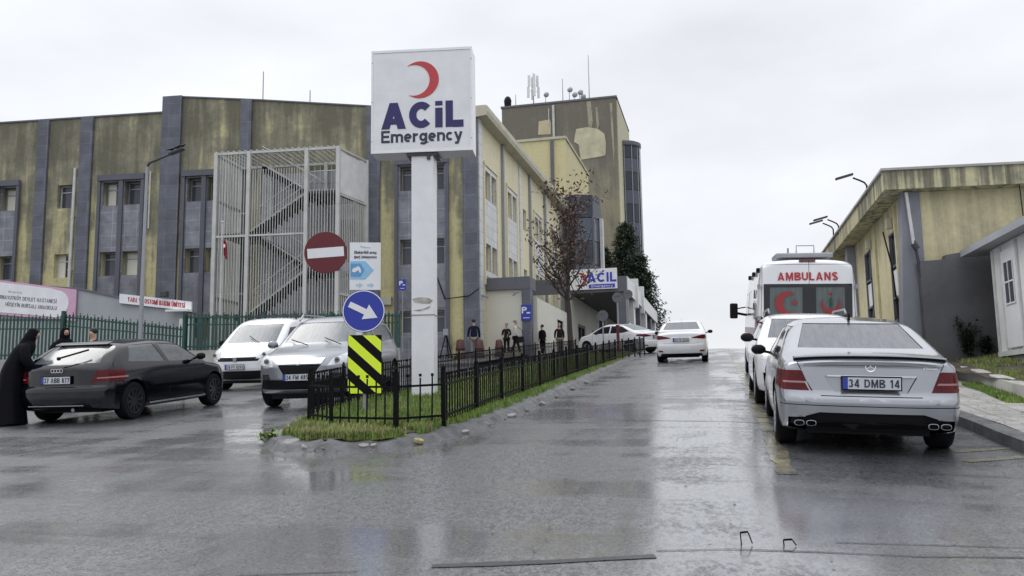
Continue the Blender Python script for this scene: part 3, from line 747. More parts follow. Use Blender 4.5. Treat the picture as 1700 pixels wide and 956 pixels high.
# bays: stone cladding proud of the render with window cut-outs and a grey hood
for (a,b,n) in bays:
    loc_ops=[o for o in ops if o[0]>a-.01 and o[1]<b+.01]
    mb=MB(); wall_open(mb,a,b,2.6,12.95,-.10,-.003,loc_ops); mb.build('stone_bay',MT['stone_bay'],hosp,loc=OZ,rot=FR)
    mb=MB(); mb.box(a-.10,b+.10,-.26,-.104,12.80,13.10); mb.box(a-.10,a+.06,-.22,-.104,2.6,12.80); mb.box(b-.06,b+.10,-.22,-.104,2.6,12.80)
    c=(a+b)/2; mb.box(c-.12,c+.12,-.20,-.104,2.6,12.80)
    mb.build('bay_frame',MT['frame_grey'],hosp,loc=OZ,rot=FR)
    mb=MB(); wall_open(mb,a+.06,b-.06,5.7,7.7,-.125,-.102,[(c-.13,c+.13,5.7,7.7)]); mb.build('spandrel_panel',MT['stone_low'],hosp,loc=OZ,rot=FR)
for i,(a,b,z0,z1,k) in enumerate(wins):
    window(hosp,FR,a,b,z0,z1,.28,'grey_metal' if k!=9 else 'pipe_white','window_glass' if not(k==9 and z0<9) else 'dark_glass',0,.72,curtain=(.55 if i%5==1 else (.9 if i%7==3 else False)))
# pale tiled bay behind the stair cage
mb=MB(); mb.box(-11.0,-5.95,-.06,-.003,2.6,12.7); mb.build('pale_bay',MT['tile_pale'],hosp,loc=OZ,rot=FR)
for z in (4.4,8.1): 
    mb=MB(); mb.box(-6.95,-6.1,-.10,-.063,z,z+2.1); mb.build('door',MT['dark_metal'],hosp,loc=OZ,rot=FR)
# drain pipe, wall box
mb=MB(); mb.tube([(-21.28,-.10,13.6),(-21.30,-.10,6.2)],.075,10); mb.box(-21.42,-21.18,-.12,-.003,11.0,11.05); mb.box(-21.42,-21.18,-.12,-.003,8.2,8.25)
mb.build('drain_pipe',MT['pipe_white'],hosp,loc=OZ,rot=FR,smooth=True)
mb=MB(); mb.tube([(-17.05,-.10,13.2),(-17.05,-.10,10.2)],.04,8); mb.build('drain_pipe',MT['pipe_white'],hosp,loc=OZ,rot=FR,smooth=True)
mb=MB(); mb.box(-4.75,-4.25,-.28,-.003,5.9,6.3); mb.build('wall_box',MT['cream_cornice'],hosp,loc=OZ,rot=FR)
mb=MB(); mb.tube([(-2.2,-.12,7.7),(-1.6,-.2,6.1),(-.4,-.3,6.2),(.1,-.5,6.5)],.03,6); mb.build('cable',MT['black_plastic'],hosp,loc=OZ,rot=FR)

# side wing (faces the road): u = distance along the road from the corner
sops=[];sw=[]
pairs=[(1.15,3.45),(5.75,7.95),(12.75,15.0),(18.0,20.2),(23.0,25.2)]
for a,b in pairs:
    for z0,z1 in ((11.25,12.72),(7.62,9.0)):
        c=(a+b)/2
        for p,q in ((a+.1,c-.12),(c+.12,b-.1)): sops.append((p,q,z0,z1)); sw.append((p,q,z0,z1))
for z0,z1 in ((11.25,12.55),(7.62,8.9)): sops.append((9.75,10.6,z0,z1)); sw.append((9.75,10.6,z0,z1))
mb=MB(); wall_open(mb,0.0,34,2.8,15.0,-.002,.4,sops); mb.build('side_wall',MT['render_cream'],hosp,loc=OZ,rot=SR)
for a,b in pairs:
    lo=[o for o in sops if o[0]>a and o[1]<b]
    mb=MB(); wall_open(mb,a,b,7.35,12.95,-.05,-.005,lo); mb.build('tile_bay',MT['tile_white'],hosp,loc=OZ,rot=SR)
    mb=MB(); mb.box(a-.16,a,-.08,-.005,6.9,13.0).box(b,b+.16,-.08,-.005,6.9,13.0).box(a-.16,b+.16,-.10,-.052,12.96,13.14); mb.build('bay_frame',MT['render_cream'],hosp,loc=OZ,rot=SR)
for s_ in sw: window(hosp,SR,*s_,.12,'pipe_white','dark_glass',0,None)
for q in ((-.02,.62,-.10),(8.7,9.15,-.06),(16.3,16.7,-.06)):
    mb=MB(); mb.box(q[0],q[1],q[2],-.005,2.8,15.0); mb.build('quoin_strip',MT['tile_white'],hosp,loc=OZ,rot=SR)
for u in (4.7,11.4,11.8+4.2,21.5): 
    mb=MB(); mb.box(u-.13,u+.13,-.16,-.005,7.2,15.0); mb.build('downpipe',MT['grey_metal'],hosp,loc=OZ,rot=SR)
mb=MB(); mb.prism([(-.02,15.0),(-.55,15.05),(-.62,15.25),(-.62,15.5),(-.5,15.56),(.45,15.56),(.45,15.0)],0,-.25,34)
mb.build('cornice',MT['cream_cornice'],hosp,loc=OZ,rot=SR)
mb=MB(); mb.box(.1,34,.402,9,14.9,15.0); mb.box(33.7,34,.402,9,2.8,14.89); mb.build('roof',MT['cement_grey'],hosp,loc=OZ,rot=SR)

# ---------------------------------------------------------------- rear blocks
mid=thing('stair_block','plain yellow rendered block rising behind the cornice with a faceted glass bay','building',(-11,62,3.6)); OM=(11,-62,-3.6)
mb=MB(); mb.box(-21,-10.85,62,73.6,3.4,20.95); mb.build('wall',MT['render_yellow'],mid,loc=OM)
mb=MB(); mb.box(-21,-10.75,61.88,73.7,20.952,21.15); mb.build('coping',MT['cream_cornice'],mid,loc=OM)
mb=MB(); mb.box(-12.0,-11.75,61.82,61.995,12,20.9); mb.build('downpipe',MT['fascia_grey'],mid,loc=OM)
hx=[(-11.0,61.4),(-9.95,60.6),(-8.75,61.2),(-8.35,62.6),(-8.75,64.2),(-10.0,65.2),(-11.0,65.0)]
mb=MB(); mb.mat(0)
for i in range(len(hx)-1):
    a,b=hx[i],hx[i+1]
    z=4.0; k=0
    while z<14.6:
        h=1.75; mb.mat(1 if k%2 else 0); mb.add([(a[0],a[1],z),(b[0],b[1],z),(b[0],b[1],z+h-.06),(a[0],a[1],z+h-.06)],[(0,1,2,3)]); z+=h; k+=1
mb.build('glass_bay',[MT['tower_glass'],MT['tower_glass_pale']],mid,loc=OM,fix=False)
mb=MB()
for p in hx[:6]: mb.bar((p[0],p[1],4),(p[0],p[1],14.7),.14)
mb.add([(p[0]*1.0,p[1],14.65) for p in hx]+[(-10.9,63.0,16.2)],[(i,i+1,7) for i in range(6)]+[(6,5,4,3,2,1,0)])
mb.build('bay_roof',MT['fascia_grey'],mid,loc=OM)
mb=MB(); mb.box(-8.42,-8.2,62.2,62.9,4,14.6); mb.build('white_trim',MT['pipe_white'],mid,loc=OM)

tw=thing('tower_block','tall grimy grey-brown tower with patched plaster and a round glass stairwell','building',(-15,84,3.6)); OT=(15,-84,-3.6)
mb=MB(); mb.box(-21.45,-9.32,84,96,3.0,31.75); mb.build('wall',MT['render_tower'],tw,loc=OT)
mb=MB(); mb.box(-9.318,-9.22,84.3,96,3.0,31.6); mb.build('side_wall',MT['render_cream'],tw,loc=OT)
mb=MB(); mb.box(-21.55,-9.2,83.9,96.1,31.752,31.95); mb.build('coping',MT['fascia_grey'],tw,loc=OT)
def patch(name,pts,m,lab=None):
    mb=MB(); mb.prism(pts,1,83.955,83.997); mb.build(name,m,tw,loc=OT,label=lab)
pm('patch_pale',(.50,.47,.33),.8,var=.25,vscale=.8); pm('patch_cream',(.52,.47,.30),.8,var=.1,vscale=.8)
from math import sin
patch('plaster_patch',[(-17.55,28.5),(-16.2,28.45),(-16.15,29.6),(-16.25,30.05),(-17.45,29.95)],MT['patch_cream'],'square cream plaster patch high on the tower')
patch('plaster_patch',[(-13.1,25.45),(-11.2,25.6),(-10.55,25.7),(-10.45,27.0),(-10.6,28.0),(-11.3,28.6),(-12.4,28.85),(-13.5,28.75),(-13.65,28.1),(-13.75,27.4),(-13.3,27.1)],MT['patch_pale'],'big ragged pale plaster patch on the tower')
mb=MB(); mb.tube([(-15.85,83.85,31.5),(-15.85,83.85,28.0)],.13,8).tube([(-16.35,83.9,31.2),(-16.35,83.9,29.4)],.06,6); mb.build('vent_pipe',MT['pipe_white'],tw,loc=OT)
mb=MB()
mb.prism([(-12.35,31.6),(-11.9,31.6),(-11.75,29.4),(-11.9,28.7),(-12.2,28.8)],1,83.97,83.996).prism([(-11.45,30.9),(-11.2,30.9),(-11.1,29.0),(-11.35,28.5)],1,83.97,83.996).prism([(-9.95,31.2),(-9.7,31.2),(-9.6,26.0),(-9.75,25.0)],1,83.97,83.996)
pm('streak_pale',(.33,.31,.235),.8,var=.3,vscale=.9); mb.build('run_off_streak',MT['streak_pale'],tw,loc=OT)
# round stairwell: glazing bands
c=(-9.35,90.0); r_=1.75; mb=MB(); n_=20; z=4.0; k=0
while z<27.2:
    for h,mi in ((1.55,0),(1.95,1)):
        mb.mat(mi)
        for i in range(n_):
            a0=-math.pi*.75+math.pi*1.5*i/n_; a1=-math.pi*.75+math.pi*1.5*(i+1)/n_
            P=lambda a,zz:(c[0]+r_*math.cos(a),c[1]+r_*math.sin(a),zz)
            mb.add([P(a0,z),P(a1,z),P(a1,z+h-.05),P(a0,z+h-.05)],[(0,1,2,3)])
        z+=h
mb.build('glass_stairwell',[MT['tower_glass_pale'],MT['tower_glass']],tw,loc=OT,fix=False)
mb=MB(); mb.lathe([(r_+.15,27.9),(r_+.2,28.0),(r_+.2,28.35),(r_,28.45)],28,2,(c[0],c[1],0)); mb.lathe([(1.3,3.5),(1.3,27.85)],20,2,(c[0],c[1],0)); mb.build('stairwell_cap',MT['fascia_grey'],tw,loc=OT)
mb=MB(); 
for i in range(0,11):
    a=-math.pi*.75+math.pi*1.5*i/10; mb.bar((c[0]+(r_+.04)*math.cos(a),c[1]+(r_+.04)*math.sin(a),4),(c[0]+(r_+.04)*math.cos(a),c[1]+(r_+.04)*math.sin(a),27.9),.09)
mb.build('mullion',MT['grey_metal'],tw,loc=OT)
mb=MB(); mb.box(-7.62,-7.5,89.6,90.4,4,27.9); mb.build('white_trim',MT['pipe_white'],tw,loc=OT)

# rooftop aerials
def aerial(x,y,z,h,label,kind):
    t=thing('aerial',label,'antenna',(x,y,z),group='aerials on the hospital roofs')
    mb=MB(); mb.tube([(0,0,0),(0,0,h)],[.05,.03] if kind!='mast' else [.07,.05],6); mb.build('pole',MT['grey_metal'],t)
    if kind=='mast':
        for dz,s_ in ((h*.8,.45),(h*.45,.55)):
            for a in range(4):
                q=MB(); ax,ay=math.cos(a*1.57+.4)*s_,math.sin(a*1.57+.4)*s_
                q.box(ax-.13,ax+.13,ay-.06,ay+.06,dz-.7,dz+.5).bar((0,0,dz),(ax,ay,dz),.04); q.build('panel_antenna',MT['white_metal'],t)
    if kind=='dish':
        q=MB(); q.lathe([(.02,-.05),(.20,.02),(.30,.10),(.28,.11),(.17,.05),(.02,0)],14,1,(.1,-.2,h)); q.build('dish',MT['grey_metal'],t)
aerial(-18.1,84.6,31.9,3.6,'tall phone mast with white panel antennas on the tower roof','mast')
aerial(-16.9,85.2,31.9,1.3,'short panel aerial to the right of the phone mast','dish')
aerial(-20.0,84.4,31.9,1.4,'thin pale aerial at the left of the tower roof','rod')
aerial(-14.9,84.4,31.9,2.6,'upright rod beside the tower vent pipe','rod')
aerial(-12.1,84.4,31.9,4.9,'tallest thin lightning rod on the tower roof','rod')
for i,(x,h) in enumerate([(-14.3,1.5),(-13.8,.9),(-13.2,1.1),(-12.9,.6)]): aerial(x,85.0,31.9,h,['higher dish on the tower roof left of a cluster','lowest left dish of the tower roof cluster','dish in the middle of the tower roof cluster','small dish at the right of the tower roof cluster'][i],'dish')
mb=MB(); mb.tube([(0,0,0),(0,0,.3),(0,0,.75),(0,0,1.1),(0,0,1.25)],[.35,.38,.42,.3,.12],12); o=mb.build('roof_siren',MT['black_plastic'],smooth=True,loc=(-20.9,84.5,31.95)); tag(o,'dark squat siren at the left end of the tower roof','siren')
aerial(-24.3,41.0,14.2,5.6,'thin rod rising above the front block left of centre','rod'); aerial(-21.4,41.0,14.2,4.2,'shorter thin rod behind the front block parapet','rod')

# ---------------------------------------------------------------- emergency canopy
ca=thing('emergency_canopy','grey single storey emergency entrance with deep drive-through canopy','building',(-9,40,3.3)); OC=(9,-40,-3.3)
mb=MB(); mb.box(-11.75,-8.85,39.7,41.0,6.62,7.22); mb.build('fascia',MT['fascia_grey'],ca,loc=OC)
mb=MB(); mb.box(-11.05,-9.16,41.01,49.8,6.0,6.2); mb.build('roof',MT['cement_grey'],ca,loc=OC)
mb=MB(); mb.box(-9.28,-8.86,39.72,40.3,3.1,6.618); mb.build('pillar',MT['stone_blue'],ca,loc=OC)
mb=MB(); mb.box(-11.72,-11.2,39.0,39.9,3.1,6.618); mb.build('pillar',MT['stone_blue'],ca,loc=OC)
mb=MB(); mb.box(-11.18,-9.3,39.9,40.1,3.2,6.618); mb.build('wall_panel',MT['cream_panel'],ca,loc=OC)
# long wall of the ward behind the pavement, with dark doors
mb=MB(); wall_open(mb,40.35,49.88,3.1,6.22,-.25,.0,[(45.6,47.4,3.2,5.6)]); wall_open(mb,50.06,74,3.1,7.5,-.25,.0,[(52.5,55.5,3.2,5.9),(58.5,60.5,3.2,5.9),(63,66,3.2,5.9)])
mb.build('wall',MT['cream_panel'],ca,loc=(-8.9+9,-40,-3.3),rot=SR)
for (a,b) in ((45.6,47.4),(52.5,55.5),(58.5,60.5),(63,66)):
    d=MB(); d.box(a,b,-.12,-.05,3.2,5.9); do=d.build('door',MT['dark_glass'],ca,loc=(.1,-40,-3.3),rot=SR)
    d=MB(); d.box(a,a+.12,-.2,-.125,3.2,5.9).box(b-.12,b,-.2,-.125,3.2,5.9).box((a+b)/2-.05,(a+b)/2+.05,-.2,-.125,3.2,5.9).box(a+.12,b-.12,-.2,-.125,5.75,5.9); d.build('frame',MT['dark_metal'],do)
mb=MB(); mb.box(-9.0,-5.32,50.05,74,7.55,8.3); mb.build('canopy_roof',MT['soffit_brown'],ca,loc=OC)
mb=MB(); mb.box(-11.1,-5.24,49.9,50.04,7.5,8.42); mb.build('fascia',MT['fascia_grey'],ca,loc=OC)
mb=MB(); mb.box(-5.31,-5.2,50.05,74,7.45,8.42); mb.build('side_fascia',MT['white_metal'],ca,loc=OC,label='pale side fascia of the canopy')
for i,(y0,y1) in enumerate(((50.06,51.6),(54.6,55.6),(58.8,60.0),(63.5,64.6),(68.2,69.2),(72.6,73.8))):
    mb=MB(); mb.box(-5.9,-5.33,y0,y1,3.0,7.545); mb.build('pillar',MT['fascia_grey'] if i%2==0 else MT['white_metal'],ca,loc=OC)
    if i in (1,2): mb=MB(); mb.box(-5.6,-5.05,y0+.3,y0+.8,7.0,8.9); mb.build('roof_pylon',MT['white_metal'],ca,loc=OC)
mb=MB(); mb.box(-8.9,-7.2,73.8,74.2,3.1,7.5).box(-7.2,-5.4,73.8,74.2,6.3,7.5); mb.build('end_wall',MT['cream_panel'],ca,loc=OC)
mb=MB(); mb.box(-5.75,-5.35,51.7,54.5,3.0,4.2).box(-5.75,-5.35,60.1,63.4,3,4.2); mb.build('low_wall',MT['fascia_grey'],ca,loc=OC)

# ---------------------------------------------------------------- right: guard building
ACR=R(6)
gb=thing('yellow_building','low ochre building with a jutting stained roof edge and tall narrow windows','building',(4.17,20.25,1.9)); OG=(0,0,-1.9)
mb=MB(); mb.box(0,13,0,.35,1.6,5.9); mb.build('front_wall',MT['render_ochre'],gb,loc=OG,rot=(0,0,ACR))
sops=[(1.05,1.85,3.1,5.25),(4.6,5.5,3.2,5.35),(9.0,9.9,3.4,5.4),(13.5,14.4,3.6,5.45)]
# side wall: u runs up the road from the corner; outer face looks at the road (-X)
def gside(u0,u1,z0,z1,x0,x1): return (x0,x1,u0,u1,z0,z1)
class _S: pass
mb=MB()
tmp=MB(); wall_open(tmp,.36,26,1.6,5.9,0,.3,sops)
mb.add([(v[1],v[0],v[2]) for v in tmp.v],tmp.f); mb.build('side_wall',MT['render_ochre'],gb,loc=OG)
for i,(a,b,z0,z1) in enumerate(sops):
    mb=MB(); f_=.05
    for q in ((a,b,z0,z0+f_),(a,b,z1-f_,z1),(a,a+f_,z0,z1),(b-f_,b,z0,z1),(a,b,z1-.85,z1-.80),(a,b,z0+.55,z0+.60)): mb.box(-.03,.04,*q)
    wo=mb.build('window',MT['fascia_grey'],gb,loc=OG)
    mb=MB(); mb.box(.05,.06,a,b,z0,z1); mb.build('pane',MT['window_glass'],wo)
    mb=MB(); mb.box(.01,.03,a+.08,b-.08,z0+.62,z1-.9); mb.build('poster',MT['sign_white'],wo)
mb=MB(); mb.add([(.33,-.02,1.6),(-.30,-.14,1.6),(-.30,.30,1.6),(.0,.34,1.6),(.33,-.02,5.89),(-.06,-.14,5.89),(-.06,.30,5.89),(.0,.34,5.89)],[(0,1,5,4),(1,2,6,5),(2,3,7,6),(3,0,4,7),(4,5,6,7),(3,2,1,0)])
pm('pillar_grey',(.22,.225,.26),.6,var=.15,vscale=1.2); mb.build('corner_pillar',MT['pillar_grey'],gb,loc=OG)
mb=MB(); mb.box(-.25,.1,7.2,7.6,1.8,5.88); mb.build('side_pillar',MT['pillar_grey'],gb,loc=OG)
mb=MB(); mb.box(-.06,0-.002,.9,1.0,1.8,5.8).box(-.06,-.002,3.6,3.75,1.8,5.8); mb.build('render_band',MT['render_ochre'],gb,loc=OG)
# roof slab: oversails both walls
th=ACR
def rot2(x,y): return (x*math.cos(th)-y*math.sin(th),x*math.sin(th)+y*math.cos(th))
c0=(-.47,-.42); far=(-.47,26.3); r1=rot2(13,-.42); r2=(13.5,26.3)
ring=[c0,(r1[0],r1[1]),r2,far]
mb=MB(); mb.prism(ring,2,5.902,6.33); mb.build('roof',MT['roof_edge'],gb,loc=OG)
mb=MB(); mb.prism([(c0[0]-.05,c0[1]-.05),(r1[0],r1[1]-.05),r2,(far[0]-.05,far[1])],2,6.332,6.385); mb.build('roof_trim',MT['concrete_light'],gb,loc=OG)
mb=MB(); mb.tube([(.02,-.2,5.85),(.10,-.22,4.6)],.035,8); mb.build('pipe',MT['pipe_white'],gb,loc=OG)
mb=MB(); mb.tube([(.10,-.22,4.75),(.25,-.22,3.6),(.35,-.2,3.05)],.035,8); mb.tube([(.08,-.26,4.68),(.15,-.26,4.55)],.07,8); mb.build('handrail',MT['dark_metal'],gb,loc=OG)
mb=MB(); mb.tube([(-.08,2.2,5.4),(-.1,1.3,4.4),(-.1,.9,3.0),(-.08,.55,2.5)],.02,6); mb.tube([(2.35,-.03,6.0),(2.42,.1,4.95),(2.52,.12,4.3)],.012,5); mb.build('cable',MT['black_plastic'],gb,loc=OG)
for y in (1.4,4.4): 
    mb=MB(); mb.box(-.14,-.01,y,y+.14,5.35,5.6); mb.build('wall_lamp',MT['cream_cornice'],gb,loc=OG,bevel=.01)
# floodlights over the roof edge
def flood(x,y,z,label,L=.62):
    t=thing('flood_lamp',label,'lamp',(x,y,z),group='lamps on bent arms over the yellow roof')
    mb=MB(); mb.tube([(0,0,0),(0,0,.28),(-.05,0,.36),(-.15,0,.42),(-L*.5,0,.50)],.022,8); mb.build('arm',MT['black_metal'],t,smooth=True)
    mb=MB(); mb.obox((-L*.5-.2,0,.545),(.21,0,-.05*-1),(0,.07,0),(-.006,0,.022)); mb.build('lamp_head',MT['dark_metal'],t,bevel=.012)
flood(3.71,22.0,6.24,'nearest dark lamp on a bent arm above the yellow roof edge')
flood(3.71,27.3,6.24,'lower dark lamp farther along the yellow roof edge')
flood(3.72,28.6,6.38,'pale thin lamp behind the second roof edge lamp')

# grey rendered yard wall in front of the yellow building
gw=thing('yard_wall','dark grey cement rendered yard wall with a stepped top','wall',(4.4,20.0,1.9)); 
mb=MB(); mb.prism([(-.05,-.4),(6.5,-.4),(6.5,3.05),(2.62,3.0),(2.4,2.88),(1.78,2.70),(1.1,2.66),(1.08,2.58),(.5,2.50),(.48,2.40),(-.05,2.38)],1,-.02,.22)
mb.build('wall',MT['cement_grey'],gw,rot=(0,0,ACR))
mb=MB(); mb.tube([(1.72,-.03,2.7),(1.72,-.03,2.9)],.015,6); mb.build('reinforcing_rod',MT['kerb_pale'],gw,rot=(0,0,ACR))

# white prefabricated cabin
pf=thing('site_cabin','white panelled site cabin with a glazed door on low blocks','cabin',(5.5,19.0,2.15))
mb=MB(); mb.box(0,3.2,-7,0,.06,2.15); mb.build('wall',MT['white_metal'],pf)
mb=MB()
for y in (-.12,-.62,-1.55,-2.6): mb.box(-.035,-.002,y,y+.09,.06,2.12)
mb.box(-.04,-.002,-7,0,-.04,.055); mb.build('frame',MT['pipe_white'],pf)
mb=MB(); mb.add([(-.2,-7.1,2.16),(3.4,-7.1,2.16),(3.4,.9,2.16),(-.35,.9,2.16),(-.2,-7.1,2.30),(1.6,-7.1,2.75),(1.6,.9,2.75),(-.35,.9,2.30),(3.4,-7.1,2.3),(3.4,.9,2.3)],[(0,3,2,1),(0,4,7,3),(4,5,6,7),(5,8,9,6),(1,2,9,8),(0,1,8,5,4),(3,7,6,9,2)])
mb.build('roof',MT['annex_grey'],pf)
mb=MB(); mb.box(-.05,-.004,-1.5,-.68,.10,2.0); d=mb.build('door',MT['white_paint'],pf,bevel=.005)
mb=MB(); mb.box(-.058,-.052,-1.34,-.84,.95,1.75); mb.build('pane',MT['window_glass'],d)
mb=MB()
for y in (-1.36,-1.09,-.84): mb.box(-.066,-.059,y-.015,y+.015,.93,1.77)
for z in (.93,1.35,1.75): mb.box(-.068,-.059,-1.36,-.82,z,z+.03)
mb.build('glazing_bar',MT['white_paint'],d)
for y in (-.1,-2.5,-5): 
    mb=MB(); mb.box(-.01,.35,y-.3,y,-.75,-.042); mb.build('foot',MT['dark_metal'],pf)
mb=MB(); mb.box(.04,3,-6.9,-.35,-1.0,-.05); mb.build('plinth',MT['concrete_light'],pf)

# ---------------------------------------------------------------- left: annex wall, banner, red sign
AN=(CX+6*0.10453,CY-6*0.99452)   # six metres in front of the facade plane
def an_root(name,label,cat,u,z):
    return thing(name,label,cat,(AN[0]+u*.99452,AN[1]+u*.10453,z),(0,0,R(6)))
aw=an_root('ramp_wall','pale grey sloping wall between the banner and the stair cage','wall',-16.6,2.4)
mb=MB(); mb.prism([(-14,0),(5.3,0),(5.3,2.72),(0.0,3.93),(-14,5.2)],1,0,.3); mb.build('wall',MT['annex_grey'],aw)
mb=MB(); mb.prism([(-14,5.2),(0,3.93),(5.3,2.72),(5.35,2.72),(5.35,2.80),(0,4.01),(-14,5.29)],1,-.05,.35); mb.build('coping',MT['fascia_grey'],aw)
mb=MB(); mb.box(4.9,5.3,-.3,.0,1.2,2.5); mb.build('pier',MT['white_metal'],aw)
bn=an_root('banner','long white banner with a pink border and dark grey wording','banner',-16.6,4.95)
sl=math.atan(.12)
mb=MB(); mb.add([(-9,-.12,.0+9*.105),(0,-.12,0),(0,-.12,1.37),(-9,-.12,1.37+9*.145),(-9,-.08,9*.105),(0,-.08,0),(0,-.08,1.37),(-9,-.08,1.37+9*.145)],[(0,1,2,3),(4,7,6,5),(0,4,5,1),(1,5,6,2),(2,6,7,3),(3,7,4,0)])
mb.build('cloth',MT['banner_pink'],bn)
pts=[(-9,1.37+9*.143-.09),(-1.2,1.37+1.2*.14-.08)]
for i in range(9):
    a=math.pi/2-math.pi*i/8; pts.append((-.95+.62*math.cos(a),.78+.60*math.sin(a)))
pts+=[(-1.2,.12+1.2*.1),(-9,.09+9*.105)]
mb=MB(); mb.prism(pts,1,-.135,-.122); mb.build('white_field',MT['sign_white'],bn)
def slope_text(s,size,u,z,par,m,sx=1.0,bold=.0,a=-.115,y=-.138,align='RIGHT'):
    o=text(s,size,m,par,(u,y,z),(0,0,0),'lettering',bold,sx,.002,align)
    o.rotation_euler=Euler((R(90),0,0)).to_matrix().to_4x4().to_euler(); 
    o.matrix_local=Matrix.Translation((u,y,z))@Matrix.Rotation(-a*1.0 if False else math.atan(-a),4,'Y')@Matrix.Rotation(R(90),4,'X')@Matrix.Diagonal((sx,1,1,1))
    return o
pm('letter_mid',(.22,.21,.23),.6)
sign_text('ARNAVUTKÖY DEVLET HASTANESİ',.17,-2.32,.94,bn,MT['letter_grey'],-.138,.16,.20,.66,.002,shear=-.105,step=.0004)
sign_text('HÜSEYİN BURSALI ANAOKULU',.17,-2.10,.62,bn,MT['letter_grey'],-.138,.16,.20,.66,.002,shear=-.105,step=.0004)
sign_text('BELEDİYESİ',.075,-2.9,1.30,bn,MT['letter_mid'],-.138,.15,.25,1,.002,shear=-.125,step=.0004)
rs=an_root('ward_sign','narrow white board with red capitals on the sloping wall','sign',-14.55,5.55)
def slab(mb,u0,u1,z0,z1,a,y0,y1):
    mb.add([(u0,y0,z0-u0*a),(u1,y0,z0-u1*a),(u1,y0,z1-u1*a),(u0,y0,z1-u0*a),(u0,y1,z0-u0*a),(u1,y1,z0-u1*a),(u1,y1,z1-u1*a),(u0,y1,z1-u0*a)],[(0,1,2,3),(4,7,6,5),(0,4,5,1),(1,5,6,2),(2,6,7,3),(3,7,4,0)])
mb=MB(); slab(mb,0,3.3,.12,.52,.135,-.16,-.08); mb.build('board',MT['sign_white'],rs)
mb=MB(); mb.box(2.35,3.35,-.55,-.17,-.36,-.27); mb.build('ledge',MT['white_metal'],rs)
sign_text('YARA VE OSTOMİ BAKIM ÜNİTESİ',.20,1.70,.22-1.7*.135,rs,MT['letter_red'],-.163,.20,.17,.56,.002,shear=-.135,step=.0004)
mb=MB(); mb.box(1.95,2.25,-.35,-.1,.3,.55); o=mb.build('lamp',MT['dark_metal'],rs,bevel=.03)
# ---------------------------------------------------------------- hospital pylon sign
def crescent(par,m,c,Rr,r_,sh,y0,y1,rot=None,name='crescent',flip=1,loc=None,tilt=0):
    """crescent prism in the XZ plane, horns to the left when flip is 1"""
    d=sh; xi=(Rr*Rr-r_*r_+d*d)/(2*d)   # intersection abscissa of circles (inner centre at -d), measured to the left
    x_=-(Rr*Rr-r_*r_+d*d)/(2*d)
    zi=math.sqrt(max(0,Rr*Rr-x_*x_)); a0=math.atan2(zi,x_); b0=math.atan2(zi,x_+d)
    n=26; O=[(Rr*math.cos(a0-2*a0*i/n),Rr*math.sin(a0-2*a0*i/n)) for i in range(n+1)]
    I=[(-d+r_*math.cos(b0-2*b0*i/n),r_*math.sin(b0-2*b0*i/n)) for i in range(n+1)]
    if tilt:
        ct,st=math.cos(tilt),math.sin(tilt); O=[(x*ct-z*st,x*st+z*ct) for x,z in O]; I=[(x*ct-z*st,x*st+z*ct) for x,z in I]
    vs=[];fs=[]
    for (q,y) in ((O,y0),(I,y0),(O,y1),(I,y1)): vs+=[(c[0]+flip*x,y,c[1]+z) for x,z in q]
    k=n+1
    for i in range(n):
        fs+=[(i,i+1,k+i+1,k+i),(2*k+i,3*k+i,3*k+i+1,2*k+i+1),(i,2*k+i,2*k+i+1,i+1),(k+i,k+i+1,3*k+i+1,3*k+i)]
    mb=MB(); mb.add(vs,fs); return mb.build(name,m,par,rot=rot,loc=loc)
px_,py_=-5.50,15.30
zb=isl_z(px_,py_)+.03
pl=thing('pylon_sign','tall white square pylon sign on a white post with red crescent and blue lettering','sign',(px_,py_,zb),(0,0,R(9)))
mb=MB(); mb.box(-.215,.215,-.20,.20,-.15,4.62); mb.build('post',MT['sign_white'],pl,bevel=.012)
mb=MB(); mb.box(-.224,.224,-.208,.208,1.48,1.50); mb.box(-.222,-.216,-.2,.2,1.4,1.6); mb.build('seam_band',MT['grey_metal'],pl)
pm('torn_glue',(.42,.41,.36),.8,var=.4,vscale=8)
mb=MB(); mb.prism([(-.2,1.80),(-.05,1.83),(.12,1.81),(.2,1.76),(.14,1.70),(.0,1.71),(-.15,1.73)],1,-.206,-.202)
mb.prism([(-.18,1.58),(-.02,1.60),(.16,1.66),(.12,1.61),(-.05,1.56)],1,-.206,-.202); mb.build('torn_sticker',MT['torn_glue'],pl)
mb=MB(); mb.box(-.30,.30,-.24,.24,4.60,4.66); mb.box(.10,.16,-.24,-.18,4.52,4.598); mb.build('mounting_plate',MT['dark_metal'],pl)
bx=MB(); bx.box(-1.0,1.0,-.25,.25,4.66,6.74); box=bx.build('light_box',MT['sign_side'],pl,bevel=.012)
mb=MB()
for q in ((-1.0,1.0,4.66,4.70),(-1.0,1.0,6.70,6.75),(-1.0,-.965,4.7,6.7),(.965,1.0,4.7,6.7)): mb.box(q[0],q[1],-.272,-.253,q[2],q[3])
mb.build('frame',MT['sign_side'],box)
for x in (-.982,.982):
    for z in (4.9,5.7,6.5):
        mb=MB(); mb.lathe([(.008,-.277),(.012,-.275),(.012,-.2725)],8,1,(x,0,z)); mb.build('screw',MT['grey_metal'],box)
mb=MB(); mb.box(-.964,.964,-.262,-.252,4.702,6.698); fc=mb.build('face_panel',MT['sign_white'],pl)
crescent(fc,MT['crescent_red'],(-.03,6.12),.375,.315,.12,-.272,-.263,tilt=.05)
def ztext(s,size,x,z,par,m,bold=0,sx=1.0,y=-.358,ext=.004,align='CENTER',rz=0,spacing=1.0,name='lettering'):
    o=text(s,size,m,par,(x,y,z),(R(90),0,rz),name,bold,sx,ext,align,spacing); return o
sign_text('ACiL',.53,.015,5.14,fc,MT['letter_blue'],-.270,.27,.12,1.0)
